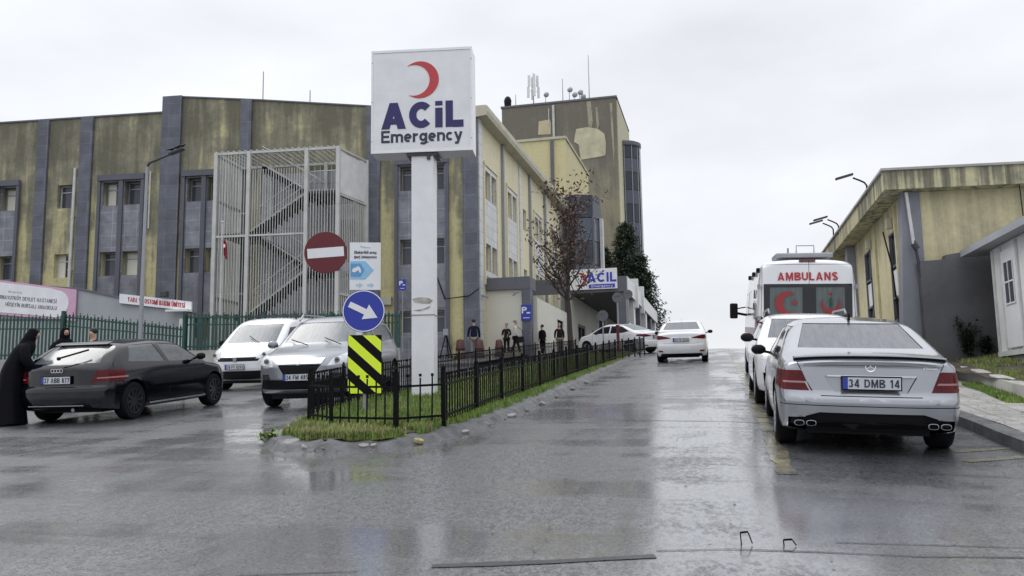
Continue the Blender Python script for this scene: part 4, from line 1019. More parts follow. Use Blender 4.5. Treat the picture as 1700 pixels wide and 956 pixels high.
sign_text('Emergency',.245,.0,4.865,fc,MT['letter_dark'],-.268,.19,.085,1.0)

# ---------------------------------------------------------------- traffic signs at the island tip
tx,ty=-5.27,11.98
ts=thing('traffic_sign_post','post at the island tip with red no entry disc, blue arrow disc and striped board','traffic sign',(tx,ty,isl_z(tx,ty)-.11),(0,0,R(20)))
mb=MB(); mb.tube([(0,0,0),(0,0,2.62)],.03,10); mb.bar((-.62,0,2.30),(0,0,2.30),.03); mb.build('post',MT['grey_metal'],ts)
# no entry
def disc(par,name,m,c,r_,y,th=.012,n=40):
    mb=MB(); mb.lathe([(r_-.004,y),(r_,y+.003),(r_,y+th),(r_-.01,y+th+.004)],n,1,(c[0],0,c[1])); return mb.build(name,m,par)
d=disc(ts,'no_entry_disc',MT['sign_maroon'],(-.60,2.56),.325,-.06)
mb=MB()
mb.add([(-.60+x*math.cos(.08)-z*math.sin(.08),y,2.56+x*math.sin(.08)+z*math.cos(.08)) for y in (-.065,-.061) for x,z in ((-.275,-.075),(.275,-.075),(.275,.075),(-.275,.075))],[(0,1,2,3),(4,7,6,5),(0,4,5,1),(1,5,6,2),(2,6,7,3),(3,7,4,0)])
mb.build('white_bar',MT['sign_white'],d)
# information board
mb=MB(); mb.box(-.235,.235,-.05,-.038,1.98,2.72); b=mb.build('information_board',MT['sign_white'],ts,bevel=.003)
mb=MB(); mb.prism([(-.225,2.15),(.0,2.15),(.13,2.29),(.0,2.43),(-.225,2.43)],1,-.056,-.051); mb.build('arrow_field',MT['light_blue'],b)
mb=MB(); mb.prism([(-.225,2.19),(-.07,2.19),(-.01,2.29),(-.07,2.39),(-.225,2.39)],1,-.060,-.0565); mb.build('inner_arrow',MT['mid_blue'],b)
mb=MB(); mb.prism([(-.20,2.26),(-.19,2.31),(-.14,2.33),(-.10,2.35),(-.07,2.31),(-.06,2.25),(-.09,2.25),(-.10,2.29),(-.13,2.27),(-.16,2.25)],1,-.063,-.0605); mb.build('car_symbol',MT['sign_white'],b)
mb=MB()
for x in (-.09,.08): mb.prism([(x-.05,2.045),(x,2.045),(x,2.02),(x+.055,2.06),(x,2.10),(x,2.075),(x-.05,2.075)],1,-.056,-.051)
mb.build('small_arrow',MT['pale_blue'],b)
ztext('Elektrikli araç',.062,.0,2.565,b,MT['letter_grey'],.0022,1,-.053,.0015)
ztext('şarj istasyonu',.062,.0,2.495,b,MT['letter_grey'],.0022,1,-.053,.0015)
mb=MB(); mb.prism([(-.08,2.66),(-.03,2.645),(.07,2.635),(.07,2.645),(-.03,2.66),(-.07,2.68)],1,-.056,-.051); mb.build('logo_stroke',MT['pale_blue'],b)
# direction disc
d=disc(ts,'direction_disc',MT['sign_blue'],(-.02,1.655),.325,-.06)
mb=MB(); mb.lathe([(.305,-.0655),(.323,-.0655),(.323,-.0615),(.305,-.0615)],40,1,(-.02,0,1.655)); 
rg=MB(); nn=40
vs=[];fs=[]
for k in range(nn):
    a=2*math.pi*k/nn
    for rr in (.303,.318): vs.append((-.02+rr*math.cos(a),-.0645,1.655+rr*math.sin(a)))
for k in range(nn): o=2*k;q=2*((k+1)%nn); fs.append((o,o+1,q+1,q))
rg.add(vs,fs); rg.build('rim_line',MT['sign_white'],d,fix=False)
ca_,sa_=math.cos(-R(26)),math.sin(-R(26))
ar=[(-.24,-.045),(.03,-.045),(.03,-.125),(.235,0),(.03,.125),(.03,.045),(-.24,.045)]
mb=MB(); mb.prism([(-.02+x*ca_-z*sa_,1.655+x*sa_+z*ca_) for x,z in ar],1,-.067,-.0615); mb.build('white_arrow',MT['sign_white'],d)
# hazard board with slanting stripes, clipped to the panel
W2,Z0,Z1=.255,.40,1.29
mb=MB(); mb.box(-.0-W2,W2,-.05,-.038,Z0,Z1); hb=mb.build('hazard_board',MT['hazard_black'],ts,bevel=.004)
def clip(poly,f):
    out=[]
    for i,p in enumerate(poly):
        q=poly[(i+1)%len(poly)]; a,b_=f(p),f(q)
        if a>=0: out.append(p)
        if a*b_<0: t_=a/(a-b_); out.append((p[0]+(q[0]-p[0])*t_,p[1]+(q[1]-p[1])*t_))
    return out
mb=MB(); s_=.92; W3=W2-.006
for k in range(-2,9):
    zc=Z0-.18+k*.345
    quad=[(-.6,zc+.6*s_),(.6,zc-.6*s_),(.6,zc-.6*s_+.172),(-.6,zc+.6*s_+.172)]
    for f in (lambda p:p[0]+W3,lambda p:W3-p[0],lambda p:p[1]-Z0-.006,lambda p:Z1-.006-p[1]): 
        quad=clip(quad,f) if quad else quad
    if len(quad)>=3: mb.prism(quad,1,-.055,-.051)
mb.build('yellow_stripe',MT['hazard_yellow'],hb)

# ---------------------------------------------------------------- low iron railings
def rail_bay(par,p0,p1,z0f,h,pick,sp=.125,rw=.028,m='black_metal'):
    mb=MB(); (x0,y0),(x1,y1)=p0,p1; L=math.hypot(x1-x0,y1-y0); n_=max(2,int(L/sp))
    za,zb_=z0f(x0,y0),z0f(x1,y1)
    for hh in (.14,h-.13): mb.bar((x0,y0,za+hh),(x1,y1,zb_+hh),rw)
    for i in range(1,n_):
        t_=i/n_; x,y,z=x0+(x1-x0)*t_,y0+(y1-y0)*t_,za+(zb_-za)*t_
        jx=random.uniform(-.006,.006)
        mb.bar((x,y,z+.07),(x+jx,y,z+h-.02+random.uniform(-.012,.012)),pick)
        if pick>.015: mb.obox((x+jx,y,z+h),(.014,0,0),(0,.014,0),(0,0,.018))
    o=mb.build('railing_panel',MT[m],par,fix=False); return o
def railing(name,label,pts,z0f,h,spacing,post=.055,ph=.06,pick=.016,skip=False):
    t=thing(name,label,'railing',(pts[0][0],pts[0][1],z0f(*pts[0])))
    o_=Matrix.Translation((-pts[0][0],-pts[0][1],-z0f(*pts[0])))
    posts=[pts[0]]
    for a,b_ in zip(pts[:-1],pts[1:]):
        L=math.hypot(b_[0]-a[0],b_[1]-a[1]); k=max(1,round(L/spacing))
        for i in range(1,k+1): posts.append((a[0]+(b_[0]-a[0])*i/k,a[1]+(b_[1]-a[1])*i/k))
    for i,(x,y) in enumerate(posts):
        z=z0f(x,y); mb=MB(); lx=random.uniform(-.02,.02)
        mb.bar((x,y,z-.1),(x+lx,y,z+h+ph),post); mb.ell((x+lx,y,z+h+ph+.02),(post*.55,post*.55,post*.55),4)
        if not(skip and i==0): p=mb.build('post',MT['black_metal'],t); p.location=o_.translation
        if i<len(posts)-1:
            q=rail_bay(t,posts[i],posts[i+1],z0f,h,pick,.125 if y<25 else .16); q.location=o_.translation
    return t
random.seed(21)
iz=lambda x,y:isl_z(x,y)-.01
railing('iron_railing','low black spiked railing along the road side and front of the island',[(-3.34,38.6),(-3.62,30),(-3.60,20),(-3.52,13.5),(-3.42,10.22),(-3.93,9.88)],iz,.66,1.75)
railing('iron_railing','low black spiked railing around the left flank of the island beside the cars',[(-3.96,9.90),(-4.9,10.1),(-5.45,10.55),(-5.80,11.3),(-6.12,13.0),(-6.3,20),(-6.5,28),(-6.45,38.4)],iz,.66,1.75,post=.040,skip=True)

# ---------------------------------------------------------------- green fence on a pale wall
gf=thing('green_fence','long green steel picket fence set on a pale concrete wall','fence',(-16.55,23.62,2.0))
OF=(16.55,-23.62,-2.0)
segs=[((-34,19.3),(-20.32,22.68),4.35,4.2,2.95,2.85),((-20.3,22.7),(-16.60,23.60),4.29,3.80,2.95,2.72),((-16.52,23.62),(-14.12,24.2),4.2,4.18,3.07,3.07),((-14.08,24.21),(-9.9,25.2),4.2,4.15,3.07,3.05)]
for (a,b_,ta,tb,ba,bb) in segs:
    mb=MB(); L=math.hypot(b_[0]-a[0],b_[1]-a[1]); n_=int(L/.115)
    for i in range(n_+1):
        t_=i/n_; x,y=a[0]+(b_[0]-a[0])*t_,a[1]+(b_[1]-a[1])*t_; zt=ta+(tb-ta)*t_; z0=ba+(bb-ba)*t_
        mb.bar((x,y,z0),(x,y,zt+random.uniform(-.02,.02)),.070,.014)
        if i%2==0: mb.bar((x,y,zt),(x,y,zt+.09),.018)
    for off in (.10,.93): 
        mb.bar((a[0],a[1],ba+(ta-ba)*off),(b_[0],b_[1],bb+(tb-bb)*off),.05)
    mb.bar((a[0],a[1]+.03,ba+(ta-ba)*.72),(b_[0],b_[1]+.03,bb+(tb-bb)*.72),.035)
    mb.build('fence_panel',MT['green_paint'],gf,loc=OF)
    mb=MB()
    vs=[];d_=Vector((b_[0]-a[0],b_[1]-a[1],0)).normalized(); n2=Vector((-d_.y,d_.x,0))*.14
    za,zb2=g(*a)-.3,g(*b_)-.3
    A=Vector((a[0],a[1],0));B=Vector((b_[0],b_[1],0))
    def v3(p,z): return (p.x,p.y,z)
    mb.add([v3(A-n2,za),v3(B-n2,zb2),v3(B+n2,zb2),v3(A+n2,za),v3(A-n2,ba-.02),v3(B-n2,bb-.02),v3(B+n2,bb-.02),v3(A+n2,ba-.02)],[(0,3,2,1),(4,5,6,7),(0,1,5,4),(1,2,6,5),(2,3,7,6),(3,0,4,7)])
    mb.build('base_wall',MT['concrete_light'],gf,loc=OF)
for (x,y,zt) in ((-20.31,22.60,4.38),(-16.56,23.55,4.3),(-14.1,24.12,4.25),(-12.0,24.62,4.22)):
    mb=MB(); mb.bar((x,y,2.2),(x,y,zt),.09); mb.build('fence_post',MT['green_paint'],gf,loc=OF)

# ---------------------------------------------------------------- stair cage
OFF=2.8
def fp(u,off,z): return (CX+u*.99452+off*.10453, CY+u*.10453-off*.99452, z)
sc_=thing('fire_stair_cage','tall off-white steel fire stair enclosed by vertical bars against the olive front','fire stair',fp(-9,OFF,2.9),(0,0,R(6)))
# local frame: x along the facade from u=-9, y from the front of the cage to the facade
def cb(par,name,m,items,**k):
    mb=MB()
    for it in items: mb.box(*it)
    return mb.build(name,m,par,**k)
zt=10.2
SK=lambda y: 2.95+.22*y
for (x,y) in ((-3.05,0),(-1.42,0),(1.42,0),(2.95,0),(SK(2.55),2.55),(-3.05,2.55),(1.42,2.55),(-1.42,2.55)):
    cb(sc_,'post',MT['cage_metal'],[(x-.085,x+.085,y-.085,y+.085,0,zt)])
for z in (zt-.06,6.15,.1):
    cb(sc_,'rail',MT['cage_metal'],[(-2.96,-1.51,-.05,.05,z-.05,z+.05),(-1.33,1.33,-.05,.05,z-.04,z+.04)] if z!=zt-.06 else [(-2.96,2.86,-.05,.05,z-.06,z+.06)])
for z in (zt-.06,7.95,3.3,.1):
    mb=MB(); mb.bar((SK(.09),.09,z),(SK(2.46),2.46,z),.09); mb.build('rail',MT['cage_metal'],sc_)
    cb(sc_,'rail',MT['cage_metal'],[(-3.1,-3.0,.09,2.46,z-.05,z+.05)])
cb(sc_,'rail',MT['cage_metal'],[(-2.96,3.4,2.5,2.6,zt-.12,zt)])
bars=[]
x=-2.9
def bar_panel(x0,x1,y,z0,z1,s=.125,w=.026):
    its=[];n_=int((x1-x0)/s)
    for i in range(1,n_): xx=x0+(x1-x0)*i/n_; its.append((xx-w/2,xx+w/2,y-.02,y+.02,z0,z1))
    return its
cb(sc_,'bar_panel',MT['cage_metal'],bar_panel(-2.97,-1.5,-.0,0.1,zt-.12))
cb(sc_,'bar_panel',MT['cage_metal'],bar_panel(-1.34,1.34,-.0,0.1,zt-.9))
cb(sc_,'bar_panel',MT['cage_metal'],bar_panel(1.5,2.87,-.0,0.1,8.2))
its=[]
for i in range(1,15): yy=.1+2.35*i/15; its.append((SK(yy)-.02,SK(yy)+.02,yy-.022,yy+.022,.1,7.85))
cb(sc_,'bar_panel',MT['cage_metal'],its)
its=[]
for i in range(1,15): yy=.1+2.35*i/15; its.append((-3.07,-3.03,yy-.022,yy+.022,.1,zt-.1))
cb(sc_,'bar_panel',MT['cage_metal'],its)
its=[]
for i in range(1,20): xx=-2.95+5.8*i/20; its.append((xx-.015,xx+.015,2.56,2.6,.1,zt-.12))
cb(sc_,'bar_panel',MT['cage_metal'],its)
mb=MB(); mb.bar((SK(.12),.12,9.02),(SK(2.44),2.44,9.02),.012,1.95); mb.build('side_panel',MT['white_metal'],sc_)
cb(sc_,'roof',MT['cage_metal'],[(-3.05+.29*i-.03,-3.05+.29*i+.03,-.08,2.66,zt+.002,zt+.05) for i in range(21)])
# flights: sheet sides and dark treads, from low left to landing right and back
def flight(x0,z0,x1,z1,y0,y1):
    mb=MB(); n_=11
    for i in range(n_):
        t_=(i+.5)/n_; x=x0+(x1-x0)*t_; z=z0+(z1-z0)*t_; w_=abs(x1-x0)/n_
        mb.box(x-w_*.5,x+w_*.5,y0+.04,y1-.04,z-.025,z+.025).box(x-.03,x+.03,y0+.04,y1-.04,z-.26,z-.026)
        mb.prism([(x-w_*.5,z-.02),(x+w_*.5,z-.02),(x+w_*.5*(1 if x1>x0 else -1)*-1,z-.58)],1,y0-.02,y0)
    mb.build('stair_flight',MT['black_metal'],sc_)
    mb=MB()
    for yy in (y0,y1): mb.bar((x0,yy,z0+.06),(x1,yy,z1+.06),.03,.09)
    for yy in (y0,y1): mb.bar((x0,yy,z0+.95),(x1,yy,z1+.95),.035)
    mb.build('handrail',MT['cage_metal'],sc_)
def landing(x0,x1,z):
    cb(sc_,'landing',MT['dark_metal'],[(x0,x1,.1,2.45,z-.12,z)])
    mb=MB(); 
    for dz in (.95,): mb.bar((x0,.12,z+dz),(x1,.12,z+dz),.04)
    mb.build('handrail',MT['cage_metal'],sc_)
flight(-1.3,2.5,1.5,4.5,.15,1.15); landing(1.5,2.85,4.5); flight(1.5,4.5,-1.4,6.3,1.35,2.35); landing(-2.9,-1.4,6.3)
flight(-1.4,6.3,1.5,8.15,.15,1.15); landing(1.5,2.85,8.15); flight(1.5,8.15,-1.4,9.9,1.35,2.35); landing(-2.9,-1.4,2.5); flight(1.5,.8,-1.4,2.5,1.35,2.35)
for (x0,z0,x1,z1) in ((-2.9,8.6,-1.4,9.6),(-1.3,8.9,1.3,9.9)):
    pass
# flag on a thin pole in front of the cage
fx,fy,_=fp(-11.25,3.6,0)
fl=thing('flag','small red flag hanging limp from a thin pole before the stair cage','flag',(fx,fy,g(fx,fy)+.1))
mb=MB(); mb.tube([(0,0,0),(0,0,6.6)],[.04,.03],8); mb.ell((0,0,6.65),(.07,.07,.07),5); mb.build('pole',MT['cage_metal'],fl)
vs=[];fs=[];
for j in range(9):
    z=5.9-.75*j/8
    for i in range(7): vs.append((.05+.026*i+.015*j*.4,.055*math.sin(i*2.1+j*.3),z-.03*i*(1 if j<8 else 1.6)))
for j in range(8):
    for i in range(6): o=j*7+i; fs.append((o,o+1,o+8,o+7))
mb=MB(); mb.add(vs,fs); o=mb.build('cloth',MT['flag_red'],fl,smooth=True); md=o.modifiers.new('s','SOLIDIFY'); md.thickness=.008
mb=MB(); mb.box(.12,.2,-.075,-.06,5.45,5.6); mb.build('emblem',MT['sign_white'],fl)

# ---------------------------------------------------------------- street lamp
lx,ly=-17.25,22.35
sl_=thing('street_lamp','tall grey street lamp with a bent arm standing before the green fence','street lamp',(lx,ly,g(lx,ly)-.05))
H=8.9-g(lx,ly)
mb=MB(); mb.tube([(0,0,0),(0,0,1.2),(0,0,H)],[.085,.07,.04],12); mb.build('pole',MT['grey_metal'],sl_,smooth=True)
mb=MB(); mb.tube([(0,0,H-.5),(.0,0,H-.05),(.12,-.03,H+.06),(1.0,-.1,H+.28)],[.04,.04,.04,.035],8); mb.build('arm',MT['dark_metal'],sl_,smooth=True)
mb=MB(); mb.obox((1.13,-.1,H+.32),(.27,-.02,.065),(0,.09,0),(-.01,0,.03)); mb.build('lamp_head',MT['dark_metal'],sl_,bevel=.02)
random.seed(4)
for i,dx in enumerate((.95,1.15,1.32)):
    z=ly; b0=thing('bird',['left of three dark birds on the street lamp head','middle dark bird on the street lamp head','right hand dark bird at the end of the lamp head'][i],'bird',(lx+dx,ly-.1,sl_.location.z+H+.36+(dx-1.15)*.23),(0,0,random.random()*3),'birds perched on the street lamp')
    q=MB(); q.tube([(-.10,0,.05),(-.05,0,.075),(0,0,.085),(.045,0,.12),(.07,0,.15),(.085,0,.155),(.11,0,.15)],[.008,.03,.042,.032,.024,.02,.004],8); q.tube([(0,.012,.05),(0,.012,0.0)],.004,4); q.tube([(0,-.012,.05),(0,-.012,0.0)],.004,4)
    q.tube([(-.06,0,.075),(-.17,0,.03)],[.022,.008],6)
    q.build('body',MT['black_plastic'],b0,smooth=True)

# ---------------------------------------------------------------- canopy sign, parking signs, cameras
cs=thing('entrance_sign','white emergency board with blue letters on the edge of the canopy','sign',(-7.2,49.86,7.68))
mb=MB(); mb.box(-1.42,1.42,-.10,0,0,1.24); b=mb.build('board',MT['sign_white'],cs,bevel=.01)
sign_text('ACIL',.58,.50,.42,b,MT['letter_bright_blue'],-.108,.22,.12,1.0)
mb=MB(); mb.box(.545,.66,-.109,-.102,1.03,1.13); mb.build('letter_dot',MT['letter_bright_blue'],b)
mb=MB(); mb.box(-.28,1.28,-.112,-.102,.07,.30); q=mb.build('blue_strip',MT['letter_bright_blue'],b)
sign_text('Emergency',.135,.5,.12,q,MT['sign_white'],-.1155,.17,.16,1.35,.002,step=.0004)
crescent(b,MT['crescent_red'],(-.80,.62),.42,.33,.12,-.112,-.102)
def psign(x,y,z,w_,h_,rz,label):
    t=thing('parking_sign',label,'sign',(x,y,z),(0,0,rz))
    mb=MB(); mb.box(-w_/2,w_/2,-.03,0,0,h_); b=mb.build('board',MT['sign_blue'],t,bevel=.004)
    sign_text('P',h_*.40,-w_*.20,h_*.46,b,MT['sign_white'],-.034,.22,.1,1,.003)
    mb=MB(); mb.box(0.02,w_*.38,-.034,-.031,h_*.44,h_*.53); mb.box(-w_*.3,w_*.3,-.034,-.031,h_*.16,h_*.20); mb.build('white_mark',MT['sign_white'],b); return t
psign(-9.05,39.69,5.05,.52,.78,0,'blue parking sign on the stone pillar of the emergency entrance')
pxy=fp(-3.42,1.2,0); t=psign(pxy[0],pxy[1],6.45,.34,.52,R(6),'small blue parking sign on a pole partly behind the pylon post')
mb=MB(); mb.tube([(.0,.03,.6),(.0,.03,-2.9)],.03,8); mb.build('pole',MT['grey_metal'],t)
def camera(x,y,z,rz,label):
    t=thing('security_camera',label,'camera',(x,y,z),(0,0,rz),'security cameras on the entrance walls')
    mb=MB(); mb.tube([(0,0,0),(0,-.25,-.05),(.05,-.42,-.12)],.022,6); mb.build('bracket',MT['grey_metal'],t)
    mb=MB(); mb.obox((.10,-.5,-.14),(.10,-.16,-.06),(.05,.03,0),(0,0,.06)); mb.build('housing',MT['grey_metal'],t,bevel=.012)
camera(-11.3,38.95,6.35,.8,'grey security camera on the corner of the front block')
camera(-9.4,39.7,6.45,-.5,'grey security camera under the entrance fascia')

# barrels on the forecourt
def barrel(x,y,label,s=1):
    t=thing('barrier_drum',label,'barrier',(x,y,g(x,y)+.14),(0,0,random.random()),'red brown plastic drums on the forecourt')
    mb=MB(); mb.lathe([(.24*s,0),(.24*s,.10*s),(.21*s,.12*s),(.20*s,.38*s),(.215*s,.40*s),(.215*s,.44*s),(.19*s,.46*s),(.165*s,.74*s),(.13*s,.80*s),(.02,.82*s)],16); mb.build('shell',MT['brown_plastic'],t,smooth=True)
    mb=MB(); mb.lathe([(.204*s,.20*s),(.207*s,.21*s),(.205*s,.30*s),(.2*s,.31*s)],16); mb.build('band',MT['cloth_stone'],t)
barrel(-11.35,36.3,'red brown drum left of the man in the navy jacket',1.05); barrel(-10.45,36.3,'red brown drum right of the man in the navy jacket',1.0); barrel(-10.05,38.2,'grey brown drum beside the person in black trousers',.95)
# a-frame stand against the front
ax,ay,_=fp(-1.35,1.2,0)
t=thing('folding_stand','dark folding stand against the front block right of the pylon post','stand',(ax,ay,g(ax,ay)+.14))
mb=MB(); mb.bar((-.3,0,0),(0,0,1.15),.04).bar((.3,0,0),(0,.02,1.15),.04).bar((0,.4,0),(0,.04,1.15),.04); mb.bar((-.15,0,.55),(.15,0,.55),.03); mb.build('legs',MT['black_metal'],t)
mb=MB(); mb.box(-.12,.12,-.06,.04,1.05,1.35); mb.build('head',MT['grey_metal'],t,bevel=.01)

# round signs seen from behind and a red post at the far end of the island
def back_sign(x,y,z,r_,label,h=None):
    zb=g(x,y)+.1; t=thing('round_sign',label,'traffic sign',(x,y,zb))
    mb=MB(); mb.tube([(0,0,0),(0,0,z-zb+r_*.9)],.032,8); mb.build('post',MT['grey_metal'],t)
    mb=MB(); mb.lathe([(r_-.02,-.045),(r_,-.04),(r_,-.05),(r_-.005,-.055),(.02,-.05)],24,1,(0,0,z-zb)); mb.bar((-r_*.5,-.06,z-zb+.08),(r_*.5,-.06,z-zb+.08),.02); mb.build('disc',MT['fascia_grey'],t); return t
back_sign(-5.28,39.2,5.10,.26,'round grey sign back in front of the canopy opening')
back_sign(-4.95,42.5,6.30,.26,'higher round grey sign back by the canopy pillar')
back_sign(-4.50,43.4,6.55,.24,'round grey sign back nearest the side of the canopy')
t=thing('red_post','narrow red post beside the white car at the end of the railing','post',(-4.72,40.3,g(-4.7,40.3)))
mb=MB(); mb.box(-.07,.07,-.05,.05,0,1.35); mb.build('panel',MT['sign_maroon'],t,bevel=.01)
mb=MB(); mb.box(-.09,.09,-.07,.07,1.352,1.41); mb.build('cap',MT['sign_maroon'],t)

# ---------------------------------------------------------------- trees
def tree(name,label,x,y,H,seed,leafmat,nl,trunk_r,crown,leaf,spread=.75,levels=4,zb=None,lean=0,first=.3,group=None):
    rnd=random.Random(seed); t=thing(name,label,'tree',(x,y,(g(x,y) if zb is None else zb)-.05),group=group)
    mb=MB(); tips=[]
    def grow(p,d,L,r_,lv):
        n_=4; pts=[p];rs=[r_]
        for i in range(n_):
            d=(d+Vector((rnd.uniform(-.16,.16),rnd.uniform(-.16,.16),rnd.uniform(-.03,.12)))).normalized()
            p=p+d*L/n_; pts.append(p); rs.append(r_*(1-.42*(i+1)/n_))
            if lv>=2: tips.append((p.copy(),lv))
            if lv<levels and (i>=1 or lv>0):
                for k in range(1 if lv==0 else rnd.choice((1,1,2))):
                    a=rnd.uniform(0,6.28); b=Vector((math.cos(a),math.sin(a),rnd.uniform(.25,.9))).normalized()
                    grow(p,(d*.35+b*spread).normalized(),L*rnd.uniform(.45,.68),rs[-1]*.62,lv+1)
        mb.tube(pts,rs,7 if lv<2 else 4,cap=False)
    # leader with side limbs
    p=Vector((0,0,0)); d=Vector((lean,0,1)).normalized(); n_=11; pts=[p];rs=[trunk_r*1.15]
    for i in range(n_):
        p=p+d*H*.96/n_; d=(d+Vector((rnd.uniform(-.06,.06),rnd.uniform(-.06,.06),.05))).normalized(); pts.append(p.copy()); rs.append(trunk_r*(1-.90*((i+1)/n_)**.9))
        if (i+1)/n_>first:
            for k in range(rnd.choice((2,3))):
                a=rnd.uniform(0,6.28); f_=1-(i+1)/n_
                L=crown*(.45+.65*f_)*rnd.uniform(.7,1.1); b=Vector((math.cos(a),math.sin(a),rnd.uniform(.5,1.1))).normalized()
                grow(p,b,L,rs[-1]*.5,2)
    mb.tube(pts,rs,10)
    mb.build('trunk',MT['bark'],t,smooth=True,fix=False)
    vs=[];fs=[]
    for i in range(nl):
        q,lv=tips[rnd.randrange(len(tips))]; c=q+Vector((rnd.gauss(0,.16),rnd.gauss(0,.16),rnd.gauss(-.05,.15)))*leaf[2]
        a=Vector((rnd.uniform(-1,1),rnd.uniform(-1,1),rnd.uniform(-1,1))).normalized(); b=a.cross(Vector((rnd.uniform(-1,1),rnd.uniform(-1,1),rnd.uniform(-1,1)))).normalized()
        s_=rnd.uniform(leaf[0],leaf[1]); o=len(vs)
        vs+=[c-a*s_,c+b*s_*.45,c+a*s_,c-b*s_*.45]; fs.append((o,o+1,o+2,o+3))
    m2=MB(); m2.add(vs,fs); m2.build('crown',leafmat,t,fix=False)
    return t
tree('leafy_tree','slender tree with sparse rust brown leaves in front of the emergency entrance',-6.55,37.6,7.5,14,MT['leaf_rust'],1700,.15,2.7,(.05,.13,1.2),levels=3)
def conifer(label,x,y,H,rad,seed):
    rnd=random.Random(seed); t=thing('conifer',label,'tree',(x,y,g(x,y)-.1),group='dark conifers behind the canopy')
    mb=MB(); mb.tube([(0,0,0),(0,0,H*.5),(0,0,H*.97)],[.25,.16,.03],8); mb.build('trunk',MT['bark'],t)
    vs=[];fs=[]
    for k in range(240):
        z=H*(.12+.86*rnd.random()**.8); a=rnd.uniform(0,6.28); rr=rad*(1-(z/H)**1.6)*rnd.uniform(.55,1.15)+.25
        for i in range(70):
            u=rnd.random()**.7; c=Vector((math.cos(a)*rr*u,math.sin(a)*rr*u,z+u*rr*.12+rnd.gauss(0,.10)))+Vector((rnd.gauss(0,.16),rnd.gauss(0,.16),rnd.gauss(0,.12)))*(.4+u)
            d1=Vector((math.cos(a)+rnd.gauss(0,.6),math.sin(a)+rnd.gauss(0,.6),rnd.gauss(.1,.7))).normalized(); d2=d1.cross(Vector((rnd.gauss(0,1),rnd.gauss(0,1),rnd.gauss(0,1)))).normalized()
            s_=rnd.uniform(.08,.19); o=len(vs); vs+=[c-d1*s_,c+d2*s_*.35,c+d1*s_,c-d2*s_*.35]; fs.append((o,o+1,o+2,o+3))
    m2=MB(); m2.add(vs,fs); m2.build('crown',MT['leaf_dark'],t,fix=False)
conifer('tallest dark conifer rising above the canopy sign',-8.2,78.5,13.6,3.5,1)
conifer('lower dark conifer at the far right end of the canopy',-6.9,77,10.2,2.7,2)
conifer('dark conifer standing between the tower and the canopy sign',-10.2,77,11.0,3.2,3)
# weeds against the grey wall
def weed(x,y,z,h,n,seed,label):
    rnd=random.Random(seed); t=thing('weed',label,'plant',(x,y,z),group='dark weeds at the foot of the grey wall')
    mb=MB(); m2=MB(); 
    for s_ in range(7):
        a=rnd.uniform(0,6.28); L=h*rnd.uniform(.5,1); e_=Vector((math.cos(a)*L*.25,math.sin(a)*L*.12,L)); mb.tube([(0,0,0),e_*.5,e_],[.012,.008,.003],5)
        for i in range(n):
            u=rnd.uniform(.15,1); c=e_*u+Vector((rnd.gauss(0,.06),rnd.gauss(0,.04),rnd.gauss(0,.04)))
            a1=Vector((rnd.gauss(0,1),rnd.gauss(0,1),rnd.gauss(0,.6))).normalized(); b1=a1.cross(Vector((0.1,.2,1))).normalized(); q=rnd.uniform(.03,.06)
            m2.add([c-a1*q,c+b1*q*.5,c+a1*q,c-b1*q*.5],[(0,1,2,3)])
    mb.build('stem',MT['leaf_dark'],t); m2.build('foliage',MT['leaf_dark'] if x>0 else MT['grass_green'],t,fix=False)
weed(5.15,19.9,bank_z(5.15,19.9),.95,70,3,'tallest dark weed against the grey wall right of the silver car')
weed(5.5,19.9,bank_z(5.5,19.9),.45,40,5,'low dark weed to the right of the tall one at the wall')
weed(6.0,19.95,bank_z(6.0,19.95),.35,40,6,'lowest dark weed near the site cabin')
weed(-5.35,9.35,g(-5.5,9.75)+.03,.07,12,8,'small green weed at the left tip of the traffic island')
# ---------------------------------------------------------------- vehicles
def lerp_tab(tab,v):
    if v<=tab[0][0]: return tab[0][1]
    for a,b in zip(tab[:-1],tab[1:]):
        if v<=b[0]: return a[1]+(b[1]-a[1])*(v-a[0])/(b[0]-a[0])
    return tab[-1][1]
def smooth_tab(tab,v,h):
    return sum(lerp_tab(tab,v+h*k/3) for k in range(-3,4))/7
def zscale(S,k):
    S['top']=[(y,z*k) for y,z in S['top']]; S['sect']=[(z*k,f) for z,f in S['sect']]; S['rear']=[(z*k,v) for z,v in S['rear']]; S['front']=[(z*k,v) for z,v in S['front']]
    S['zb']=S.get('zb',.2)*k
    S['panels']=[(P[0],[[(p[0],p[1]*k) for p in q] for q in P[1]])+tuple(P[2:]) for P in S['panels']]
    S['seams']=[(v,(a[0],a[1]*k),(b[0],b[1]*k),r,s) for v,a,b,r,s in S['seams']]
    return S
